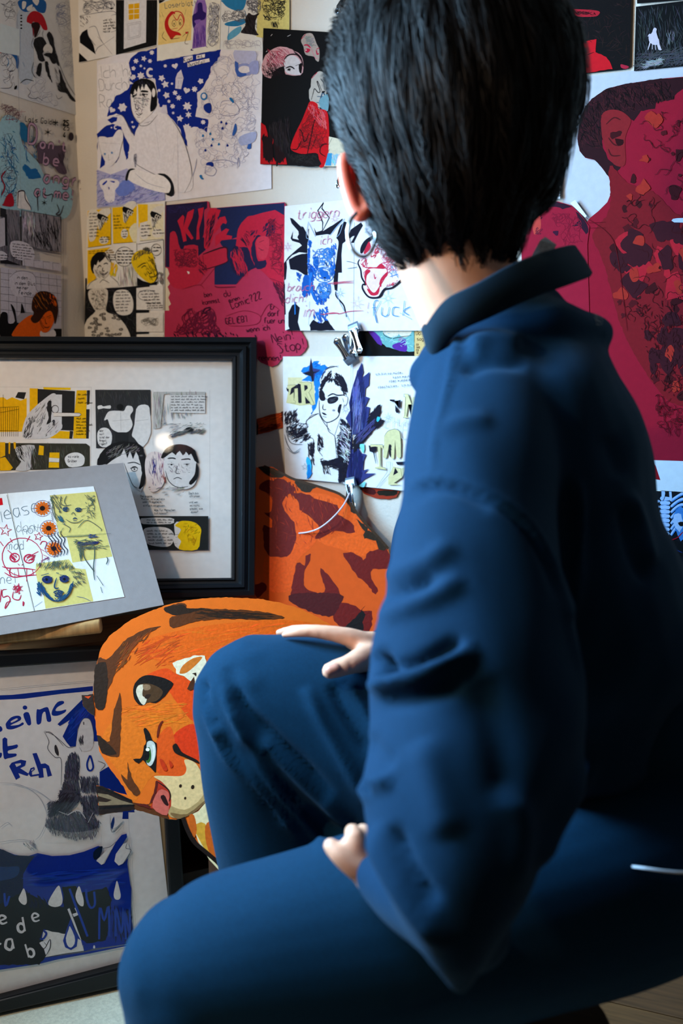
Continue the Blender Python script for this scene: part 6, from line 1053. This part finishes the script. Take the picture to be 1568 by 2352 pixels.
# three faces
s.f('e2dcd6', "570,760 600,690 680,640 780,640 830,700 850,780 830,880 800,900 700,800", 3)
for p in ("560,755 590,680 650,630 720,618 790,625 830,660 850,740 845,830 830,880 805,890 822,800 810,740 790,680 770,720 755,670 740,715 720,660 700,700 650,730 620,750",): s.f('2f2d2d', p, 2, jag=1); s.hatch('8a8684', 1.2, "600,690 700,630 800,640 840,740 800,680 640,720", 60, 40, 24, 20)
s.l('4a4848', 2.4, "740,745 780,740 815,755", "755,775 785,768 800,775"); s.ring('4a4848', 1.6, 780, 778, 18, 14); s.ell(BLK, 780, 779, 5, 5); s.l('6a6868', 1.6, "720,745 740,800 770,870 800,890")
s.f('e8d8d0', "840,760 860,690 920,680 960,740 950,860 900,910 860,890", 3); s.hatch('b09aa0', 2, "850,690 960,680 960,860 860,880", 40, -84, 24); s.hatch('4a4a86', 2, "880,720 905,720 905,810 885,810", 14, -84, 20); s.hatch('a05a50', 2, "935,740 965,740 965,860 940,860", 14, -84, 20)
s.f('e2dcd6', "950,740 980,680 1100,670 1140,740 1140,840 1100,890 1020,890 960,820", 3); s.f('2f2d2d', "935,715 960,660 1010,638 1080,640 1130,670 1150,740 1130,730 1110,690 1095,700 1080,680 1060,700 1040,675 1020,700 1000,680 960,710", 2, jag=1); s.f('2f2d2d', "1140,740 1152,790 1140,840 1105,870 1098,850 1125,820 1135,790", 2, jag=1)
s.l('3a3636', 3.2, "972,718 1000,715 1020,720", "1050,725 1090,720 1105,725"); s.l('3a3636', 1.8, "975,750 1010,750", "1065,750 1100,748", "1030,760 1020,800 1045,805", "1005,838 1030,828 1055,838", "960,790 980,850 1030,885 1090,880"); s.ell(BLK, 995, 754, 6, 4); s.ell(BLK, 1083, 752, 6, 4); s.hatch('9a9290', 1.2, "970,740 1110,740 1100,800 990,800", 34, -60, 10, 30); s.hatch('a8a29e', 1.4, "860,880 1080,880 1060,930 880,930", 34, 15, 18)
for i, (t_, x, y) in enumerate((('Die eigene', 815, 942), ('Mutter im Großeltern', 820, 958), ('oder Pflegeheim', 828, 975), ('einfach vergessen', 832, 996), ('Was für Menschen', 895, 1022), ('tun sowas?', 895, 1040), ('Doch bin', 1095, 925), ('ich unser', 1098, 942), ('und wer', 1098, 976), ('es nicht', 1102, 996), ('glaubt, wie', 1102, 1014), ('dumm?', 1108, 1034))): s.t(t_, x, y, 12, '4a4a4a', .85)
s.f('383a38', "795,1052 1208,1052 1208,1248 830,1248 820,1160"); s.f('e0dcd6', "820,1065 990,1062 1008,1080 990,1098 830,1098", 2); s.f('e0dcd6', "830,1140 860,1118 960,1118 1005,1150 1005,1200 970,1230 880,1222 845,1200", 3)
for i in range(2): s.wr(850, 1078+i*15, 130, 9, '3a3a3a', .8)
for i in range(5): s.wr(850+i*3, 1142+i*18, 130, 10, '3a3a3a', .8)
s.f('e6e0d8', "1010,1100 1040,1085 1050,1150 1050,1240 1015,1225 1005,1180 1015,1160", 2); s.f('f0c818', "1015,1110 1040,1085 1090,1080 1140,1095 1168,1130 1160,1180 1145,1245 1040,1245 1050,1200 1030,1170 1050,1130", 3, jag=.6); s.l('6a5a10', 1.4, "1015,1160 1035,1158", "1018,1175 1030,1175", "1012,1210 1025,1212"); s.hatch('d0a010', 2.4, "1060,1090 1160,1100 1150,1230 1070,1200", 30, 60, 18, 40); s.done()
quad('glass', BF, [(-112, 820), (537, 823), (535, 1332), (-112, 1338)], GLASS, bf, .0015, .001)

# ---- spread on the grey mount board
s = Sheet('sketchbook_spread', 'sketchbook spread with yellow notes, red scrawled face and three orange daisy stickers, on grey board', 'drawing', MB_, "-240,352 0,333 70,325 842,262 1120,1258 310,1385 0,1435 -240,1470", 'dcd9d2', off=.0008, Z=Y2, thick=.0005)
s.f('c9c4b8', "62,326 72,325 315,1384 300,1388"); s.l('4a4a4a', 1.6, "62,340 180,850 312,1385", sm=0); s.f('cc1424', "-40,375 18,367 28,430 -40,440")
YN = 'd3c47c'
s.f(YN, "448,345 860,310 1012,895 652,950 600,720 540,720"); s.f(YN, "325,960 620,920 680,1000 770,1010 840,1298 410,1365 390,1240 340,1130 320,1040"); s.f('dcd9d2', "655,965 720,940 780,1005 690,1000", 2)
PG = '5a6158'; NG = '2c4a6a'
for tx, x, y, h, a in (('l', 10, 590, 100, -12), ('ease', 45, 560, 130, -13), ): s.t(tx, x, y, h, '6f8088', 1.6, a, 1.0)
for tx, x, y, h, a in (('don+t', 150, 670, 90, 0), ('not', 210, 700, 80, -14), ('mad', 60, 830, 80, 0), ('nel', 5, 1140, 90, -4)): s.t(tx, x, y, h, '8a9494', 1.3, a, 1.0)
RR = 'c03050'
s.ring(RR, 2, 200, 900, 182, 172, 10); s.l(RR, 3.5, "68,838 150,905", "345,850 240,905", "90,730 110,770", "270,710 240,760", "0,760 30,800"); s.ring(RR, 3, 132, 905, 42, 38); s.ring(RR, 3, 262, 915, 45, 38); s.l(RR, 2.6, "20,985 80,1000 200,1000 320,1015", "40,1040 120,1080 220,1070 330,1060", "95,1000 85,1040 100,1065", "160,1005 170,1070", "240,1000 240,1120", "290,1010 300,1060", "160,960 175,975", "195,975 205,965"); s.hatch(RR, 2, "90,880 150,890 150,930 110,930", 20, -45, 18); s.hatch(RR, 2, "230,890 330,870 290,930 240,930", 20, 30, 18)
s.star(RR, 50, 660, 55, 5, .4, 10, 2.0); s.star(RR, 345, 715, 40, 5, .45, 10, 2.0); s.star(RR, 160, 1185, 50, 7, .4, 10, 2.0); s.hatch(RR, 2, "120,1160 190,1150 180,1230 140,1230", 24, 40, 20); s.l(RR, 2, "10,1190 0,1300 -20,1290", "60,1190 20,1200 25,1260 70,1250 90,1290 45,1365 60,1310 100,1300", "120,1210 115,1270 170,1285 190,1240", "205,1300 215,1310 208,1340 205,1300", "360,790 380,760 420,770 400,830", "370,830 420,860", "390,880 430,900"); s.l('7a8088', 1.3, "310,1350 380,1300", "690,1255 760,1270 820,1300"); s.hatch('8a4a78', 1.6, "370,930 440,890 440,920 380,950", 10, 20, 20)
for i, (x, y) in enumerate(((382, 462), (438, 642), (485, 825))):
    s.ring('8a6a8a', 1, x, y, 78, 72)
    for k in range(14): a = k*6.283/14; s.f('d8701c', [(x+16*math.cos(a-.3), y+14*math.sin(a-.3)), (x+60*math.cos(a-.17), y+56*math.sin(a-.17)), (x+70*math.cos(a), y+64*math.sin(a)), (x+60*math.cos(a+.17), y+56*math.sin(a+.17)), (x+16*math.cos(a+.3), y+14*math.sin(a+.3))], 0, up=(k == 0))
    for k in range(14): a = (k+.5)*6.283/14; s.f('b8540e', [(x+16*math.cos(a-.2), y+14*math.sin(a-.2)), (x+52*math.cos(a), y+50*math.sin(a)), (x+16*math.cos(a+.2), y+14*math.sin(a+.2))], 0, up=(k == 0))
    s.ell('2c1a10', x, y, 24, 22)
for i in range(5): s.l('2a2438', 2.0, [(440+i*28+t*6-12*math.sin(t*1.5), 690-i*6+t*24) for t in range(10)])
s.t('lalala', 428, 400, 24, '5a4a5a', 1, 80); s.t('xxxxx', 455, 500, 24, '5a4a5a', 1, 80)
s.l(PG, 1.6, "550,350 545,410 580,440 640,430", "600,350 580,400 600,440", "480,400 470,480 500,560 520,580", "460,420 480,430 500,540 550,580", "590,560 640,590 700,590 750,560", "760,340 840,420 790,440", "800,470 830,560", "560,600 630,640 620,680", "700,640 780,570 900,640 910,670", "540,680 570,640", "640,520 660,500 680,530", "730,540 760,520", "800,350 850,400", "720,470 780,460")
s.hatch(PG, 1.5, "450,350 560,340 540,580 480,480", 34, -60, 30); s.hatch(PG, 1.4, "760,340 860,330 860,560 790,560", 34, -50, 26, 40); s.hatch(NG, 2, "575,455 605,455 605,490 575,490", 20, 20, 14, 40); s.hatch(NG, 2, "690,465 725,465 725,490 690,490", 16, 20, 14, 40); s.ring(NG, 2, 592, 472, 26, 18); s.ring(NG, 2, 706, 476, 28, 16); s.l(NG, 2.6, "655,562 675,550 692,560", "660,575 690,572"); s.hatch('3a6a78', 1.6, "520,520 590,560 580,600 530,570", 20, -50, 22)
s.l(PG, 1.4, "600,710 1000,690", "550,720 720,715 860,700"); s.hatch('3a3a68', 2.4, "700,770 880,765 880,785 710,790", 60, 3, 24); s.hatch(PG, 1.6, "660,740 890,740 1000,820 700,850", 50, 5, 30, 20); s.hatch(PG, 1.6, "700,790 740,800 740,940 720,940", 20, -80, 30); s.l(PG, 2.2, "750,800 755,900 830,1010 850,1030", "850,800 850,900 840,1000 850,1110", "870,1070 930,1160", "905,1170 920,1225", "960,900 970,930 955,970"); s.hatch('3a4a78', 1.8, "790,700 860,695 880,740 800,740", 14, 12, 24)
s.hatch(PG, 1.6, "320,960 600,930 660,1010 400,1010", 70, 60, 30, 20); s.hatch(PG, 1.4, "640,980 760,1040 760,1140 660,1180", 40, -30, 26, 20); s.hatch('2a5a78', 2.6, "340,1130 380,1150 440,1250 520,1290 470,1295 380,1230 335,1240", 70, -55, 26); s.hatch('2a5a78', 2.2, "600,1230 650,1120 660,1170 590,1280 500,1290", 50, 50, 22); s.hatch('2a3a68', 2.2, "380,1080 470,1080 460,1130 390,1130", 60, 10, 14, 60); s.hatch('2a3a68', 2.2, "535,1080 610,1075 610,1120 550,1120", 50, 10, 14, 60); s.ring('2a3a68', 3, 425, 1105, 42, 28); s.ring('2a3a68', 3, 580, 1100, 38, 26); s.ell(BLK, 420, 1105, 12, 12); s.ell(BLK, 580, 1102, 12, 12)
s.l(NG, 3, "370,1070 440,1050", "505,1045 530,1050", "540,1065 600,1070", "510,1090 490,1160 500,1185 530,1180", "480,1225 520,1205 570,1215", "490,1245 530,1260 560,1245", "380,1130 370,1160 400,1230 470,1290 560,1290 630,1220 660,1120"); s.hatch(NG, 1.8, "490,1210 570,1210 560,1260 500,1260", 30, 10, 16, 40); s.done()

# ---- deer print in the lower frame
s = Sheet('print', None, None, LF, "-620,300 1300,195 1302,1520 1420,2610 -620,3120", 'efecec', off=-.006, Z=Y3, parent=lf, thick=.0005)
B1 = '1c44a8'; GR = '6c6c7c'
s.f(B1, "-100,528 100,520 760,448 760,488 500,512 200,552 -100,566", 0)
for p in ("0,775 20,800 5,822 -60,830 -60,790", "50,750 90,705 140,690 170,700 165,730 85,770 150,765 185,745 190,765 110,800 60,800 48,775", "190,680 235,665 255,755 225,765", "300,645 325,640 380,620 400,640 420,730 385,735 370,660 345,680 335,750 300,755", "430,640 470,580 515,570 522,590 470,620 455,650 500,650 540,640 530,665 470,690 425,685"): s.f(B1, p, 3)
s.f('e6e2e2', "90,735 135,712 145,722 95,748", 2); s.ell(B1, 204, 624, 19, 17)
for p in ("20,880 60,880 62,940 140,925 138,955 68,975 70,1000 130,1000 130,1022 60,1040 30,1035", "-20,1000 15,995 10,1030 -20,1040"): s.f(B1, p, 2)
s.f(B1, "75,1105 95,1075 170,1050 215,1060 205,1100 165,1120 235,1165 225,1185 150,1160 165,1195 130,1215"); s.f('e6e2e2', "122,1085 170,1078 172,1092 135,1110"); s.f(B1, "232,1165 250,1120 280,1110 285,1130 260,1150 262,1175 320,1165 265,1000 300,995 335,1085 370,1080 400,1100 425,1180 390,1190 375,1120 350,1120 358,1195 318,1200 315,1180 250,1190"); s.f('e6e2e2', "255,1135 272,1124 275,1130 258,1142")
s.f('1a3f9e', "470,760 540,690 680,550 860,460 900,620 830,900 770,900 755,790 720,715 670,720 635,800 620,940 575,945 545,910 512,860 560,760 595,710 490,775"); s.f('1a3f9e', "815,1150 900,1100 1060,1280 1100,1480 1050,1480 1050,1535 1000,1535 1005,1480 815,1480"); s.hatch('2a55bc', 3, "560,720 700,580 800,640 640,800 560,900", 40, 50, 50, 6)
s.f('e9e6e6', "625,900 640,800 670,730 700,710 740,730 765,830 765,920 740,970 680,980 640,940", 3); s.l(PEN, 1.3, "360,820 400,900 390,960 450,1030 500,1050 500,1260", "365,815 440,850 500,900 560,950 620,940", "370,830 420,830 520,940", "625,900 640,800 670,730 700,710 740,730 765,830 765,920", "650,950 670,985", "800,1060 860,1090 820,1140"); s.f('4a4a50', "445,940 460,930 480,990 475,1020 450,990", 2); s.hatch('5a5a62', 1.6, "645,860 680,860 685,930 650,930", 30, -80, 22); s.f(BLK, "680,742 688,742 688,765 682,765"); s.l(B1, 4, "735,1015 712,1080 720,1130 745,1138 762,1110 750,1050 737,1015", taper=1)
for p, n, a in (("570,1010 600,990 640,1010 655,1080 640,1220 525,1200 535,1080", 240, -84), ("525,1210 640,1225 655,1340 500,1320", 120, -80), ("650,1190 810,1200 805,1300 730,1325 665,1310", 130, -84), ("510,1290 650,1330 660,1370 560,1480 480,1460 480,1400", 260, 30), ("390,1400 480,1390 550,1480 400,1520", 190, 55), ("650,1360 800,1330 830,1500 680,1490", 170, -80), ("380,1540 560,1480 830,1540 780,1680 620,1700 420,1650 365,1590", 420, -80), ("550,1470 760,1480 800,1600 600,1560", 130, -60)): s.hatch(GR, 2.0, p, n, a, 34, 6); s.hatch('4c4c5c', 1.7, p, n//3, a, 26, 12)
s.f('5c5c6c', "490,1300 600,1300 650,1370 560,1470 490,1450", 2, jag=2); s.hatch('3c3c4c', 1.8, "490,1300 650,1330 560,1470 400,1500", 120, 50, 24); s.l('d8d6da', 2.4, "550,1500 640,1460 700,1530", "480,1470 560,1500", "760,1480 720,1560")
for i in range(40): x = 370+i*11.5; s.l('e6e2e2', 1.4, [(x, 1600+40*math.sin(i*.08)), (x-4, 1720)], sm=0, up=(i == 0))
s.l(LP, 1.2, "0,1235 160,1250 300,1330 370,1450 380,1540 330,1660 290,1700", "100,1240 300,1300 440,1400", "0,1600 60,1560 100,1590", "0,1720 160,1700 260,1710"); s.l(LP, 1, "0,470 400,430 760,400", "1000,1535 1010,1620", "1060,1640 1075,1781"); s.hatch('9a9aa4', 1.4, "180,1720 300,1710 290,1780 230,1780", 22, -60, 24)
s.f('e9e6e6', "900,1500 1000,1535 1005,1545 910,1640", 0); s.l(PEN, 1.2, "900,1500 915,1640 1000,1560", "905,1620 950,1600"); s.f('2a4a8a', "905,1570 930,1510 935,1560 915,1620", 2)
s.z(*Y4)
s.f('1b3fa6', "-120,300 0,295 100,335 180,350 260,325 360,345 480,340 580,315 680,275 710,285 665,380 690,395 720,395 800,250 840,200 875,190 878,215 850,260 790,380 820,410 850,395 885,360 880,400 900,540 908,570 905,760 920,850 918,930 880,955 650,985 580,1005 575,960 540,1000 400,1000 300,1050 0,1100 -120,1110")
s.f('e9e6e6', "300,860 440,850 560,930 580,1000 440,1020 310,1045 270,1030", 0); s.f(B1, "300,1050 560,1015 640,1000 900,955 890,965 620,1020 400,1060 270,1092 -120,1150 -120,1112", 0)
s.f('0d2350', "-120,295 20,300 100,340 240,345 200,400 160,470 160,560 150,700 60,760 -120,760"); s.f('16407a', "-120,430 60,420 130,420 120,480 40,510 -120,520", 3); s.f('181c28', "-120,760 60,640 160,590 300,650 320,680 440,700 430,560 520,555 560,600 740,560 770,650 760,800 735,930 600,950 560,920 540,880 420,880 300,855 280,900 330,960 320,1040 270,1095 -120,1100 -120,800", 0, jag=1.5); s.hatch('141a28', 1.4, "0,660 420,690 740,600 700,920 300,850 250,1060 0,1060", 260, 60, 30, 30); s.hatch('1e2c58', 2.4, "780,680 910,700 910,930 780,930", 70, -84, 50, 5); s.hatch('0e1c48', 3, "180,590 320,640 420,700 200,700", 40, -70, 30); s.f('0e2a4a', "680,285 710,280 690,350 650,370 645,320", 2); s.f(B1, "780,600 800,570 900,570 905,720 780,680", 0); s.hatch('2450b8', 4, "170,470 850,420 860,540 200,560", 60, 5, 90, 5)
for p in ("165,568 182,620 185,665 170,682 145,670 128,640 145,600", "405,548 425,600 432,650 420,685 380,697 340,685 335,660 360,610", "545,552 565,600 578,650 575,690 550,685 528,650 522,610", "808,515 825,570 834,620 822,645 795,642 785,610 795,560", "650,960 658,975 650,985 643,975"): s.f('eae8ea', p, 3)
W_ = 'e6e4ea'
s.f(B1, "490,770 505,830 540,900 530,970 490,995 450,975 435,930 460,850"); s.f('eae8ea', "483,830 515,900 515,950 490,978 465,960 455,910 475,850", 2)
s.f(W_, "465,712 480,705 505,770 560,920 560,930 525,860"); s.f(W_, "525,698 545,740 556,745 510,765 500,745 530,735 515,705")
s.t('e', 10, 818, 100, W_, 5, -24, jit=0); s.t('d', 130, 872, 100, W_, 6, -10, jit=0); s.t('e', 235, 800, 95, W_, 4.5, -20, jit=0); s.t('a', 45, 995, 120, W_, 6, -12, jit=0); s.t('r', -20, 1010, 100, W_, 5, 0, jit=0); s.t('b', 200, 1045, 95, W_, 5.5, -16, jit=0)
s.l('2a55bc', 5, "595,570 600,640 625,700 655,680 650,590", "685,920 690,700 720,790 750,690 755,900", "480,570 520,680 560,780 605,900", "30,600 40,690 65,620", "800,900 800,700 840,880 850,700", "870,920 860,720 895,880 895,700", taper=.9); s.l(B1, 5, "300,860 320,880 300,915 275,915")
s.f('eae8ee', "270,945 310,930 345,920 345,980 320,1035 305,990", 2); s.l('3a2c3a', 2, "270,945 305,985 345,920 345,980 315,1035", "305,940 320,960")
s.f('e9e6e6', "665,375 690,350 760,280 780,285 720,395 700,405", 0); s.f('e9e6e6', "790,380 800,330 850,260 880,250 900,310 850,395 820,410", 0); s.l(PEN, 1.4, "710,290 760,280 800,245", "715,395 770,300", "880,250 870,290 905,305 860,390", "910,790 935,910"); s.l('c4c2c8', 1, "888,60 905,500 945,880", sm=0); s.done()
quad('glass', LF, [(-172, 1537), (364, 1501), (396, 2188), (-172, 2334)], GLASS, lf, .0015, .001)

# ---- metal clips (spring clips with two long looped levers)
chrome = mat('clip_chrome', 'c9d3dc', .16, metal=1, noise=.08, nscale=80); jawm = mat('clip_jaw_steel', '8d9db2', .38, metal=.75, noise=.12, nscale=120)
def clip(label, hx, hy, tx, ty, z, spread=14, wpx=40, roll=0.0, group=None):
    """jaw at (hx,hy), levers pointing to (tx,ty); everything built at its real place near the wall"""
    A, B = P(hx, hy, z), P(tx, ty, z); d = (B-A); L = d.length; d.normalize(); n = Vector((0, -1, 0)); n = (n-d*n.dot(d)).normalized(); sd = d.cross(n); w = wpx*z/FPX/2
    root = empty('metal_clip', A); tag(root, label, 'clip', group)
    def add(name, V, Fc, m, sm=True):
        me = pymesh(name, V, Fc); bm = bmesh.new(); bm.from_mesh(me); bmesh.ops.recalc_face_normals(bm, faces=bm.faces); bm.to_mesh(me); bm.free(); o = link(name, me, m, None, sm); o.parent = root; o.matrix_parent_inverse = Matrix.Translation(-A); return o
    J = L*.27
    V = []; Fc = []
    prof = [(0, .0012), (.25, .0042), (.6, .0062), (1, .0072), (1, -.0022), (.6, -.0018), (0, -.0008)]
    for s_ in (-1, -.9, .9, 1):
        k = .92 if abs(s_) == 1 else 1
        for t, h in prof: V.append(A+d*(J*t)+n*(h*k+.004)+sd*(w*s_*(.92+.08*t)))
    m = len(prof)
    for r in range(3):
        for k in range(m): Fc.append((r*m+k, r*m+(k+1) % m, (r+1)*m+(k+1) % m, (r+1)*m+k))
    Fc += [tuple(range(m)), tuple(range(3*m, 4*m))]; add('jaw', V, Fc, jawm, False)
    # levers: long trough-shaped plates with a rounded end
    for q, (spr, nb) in enumerate(((1, .011), (-1, .004))):
        V = []; Fc = []; N = 16; M = 9; base = A+d*(J*.8); dirn = (d+sd*math.tan(math.radians(spread))*(0 if q == 0 else 1)+n*(.10 if q == 0 else .02)).normalized(); s2 = dirn.cross(n).normalized(); s2 = s2 if s2.dot(sd) > 0 else -s2; n2 = s2.cross(dirn).normalized(); n2 = n2 if n2.dot(n) > 0 else -n2
        LL = L*.80
        for i in range(N+1):
            t = i/N; prof_w = (.86-.30*math.sin(min(1, t*1.15)*math.pi*.9)+.10*t) if t < .86 else (.86-.30*math.sin(.99*math.pi*.9)+.1)*math.sqrt(max(0.0, 1-((t-.86)/.145)**2))
            prof_w = max(prof_w, .06)
            for j in range(M):
                a = (j/(M-1)*2-1); h = .0028*abs(a)**2.5*(1 if t < .8 else 1-(t-.8)/.2*.3)-.0012*(1-abs(a))+(.0032*math.exp(-((t-.9)/.07)**2)*(1-a*a))
                V.append(base+dirn*(LL*t)+s2*(w*.82*prof_w*a)+n2*(h+nb))
        K = len(V); V += [v-n2*.0009 for v in V]
        for i in range(N):
            for j in range(M-1):
                b = i*M+j; Fc += [(b, b+1, b+M+1, b+M), (K+b, K+b+M, K+b+M+1, K+b+1)]
        for i in range(N): Fc += [(i*M, i*M+M, K+i*M+M, K+i*M), (i*M+M-1, K+i*M+M-1, K+i*M+2*M-1, i*M+2*M-1)]
        for j in range(M-1): Fc += [(j, K+j, K+j+1, j+1), (N*M+j, N*M+j+1, K+N*M+j+1, K+N*M+j)]
        add('lever', V, Fc, chrome)
    # spring coil between the levers
    pts = [A+d*(J*1.05)+sd*(w*(i/40*1.2-.6))+n*(.006+.0035*math.sin(i*1.1))+d*(.0035*math.cos(i*1.1)) for i in range(41)]
    v, f = tube_geo(pts, [.0006]*41, 6); add('spring', v, f, chrome); return root
zc = lambda x, y: (wallpt(x, y, .012)-C0).dot(Fv)
clip('silver clip gripping the bottom of the blue hound spread', 812, 742, 836, 812, zc(812, 742), 24, 27)
clip('silver clip with grey jaw on top edge of the dark-glasses spread', 812, 834, 778, 775, zc(812, 834), 22, 27)
clip('silver clip with a white string at the foot of the dark-glasses spread', 806, 1096, 820, 1170, zc(806, 1096), 24, 25)
clip('silver clip just left of the ear on the wall', 800, 372, 786, 436, zc(800, 372), 10, 22)
clip('silver clip at the top edge of the wall beside the hair', 818, -36, 784, 40, zc(818, 0), 8, 26)
st_ = [(804, 1128, .022), (790, 1158, .045), (765, 1188, .066), (735, 1212, .072), (708, 1222, .070), (684, 1225, .066)]
tube('white_string', crom([wallpt(a, b, c) for a, b, c in st_], 6), .0013, mat('string_cotton', 'dcd2e0', .8)); tag(bpy.data.objects['white_string'], 'white string dangling from the lowest silver clip', 'string')
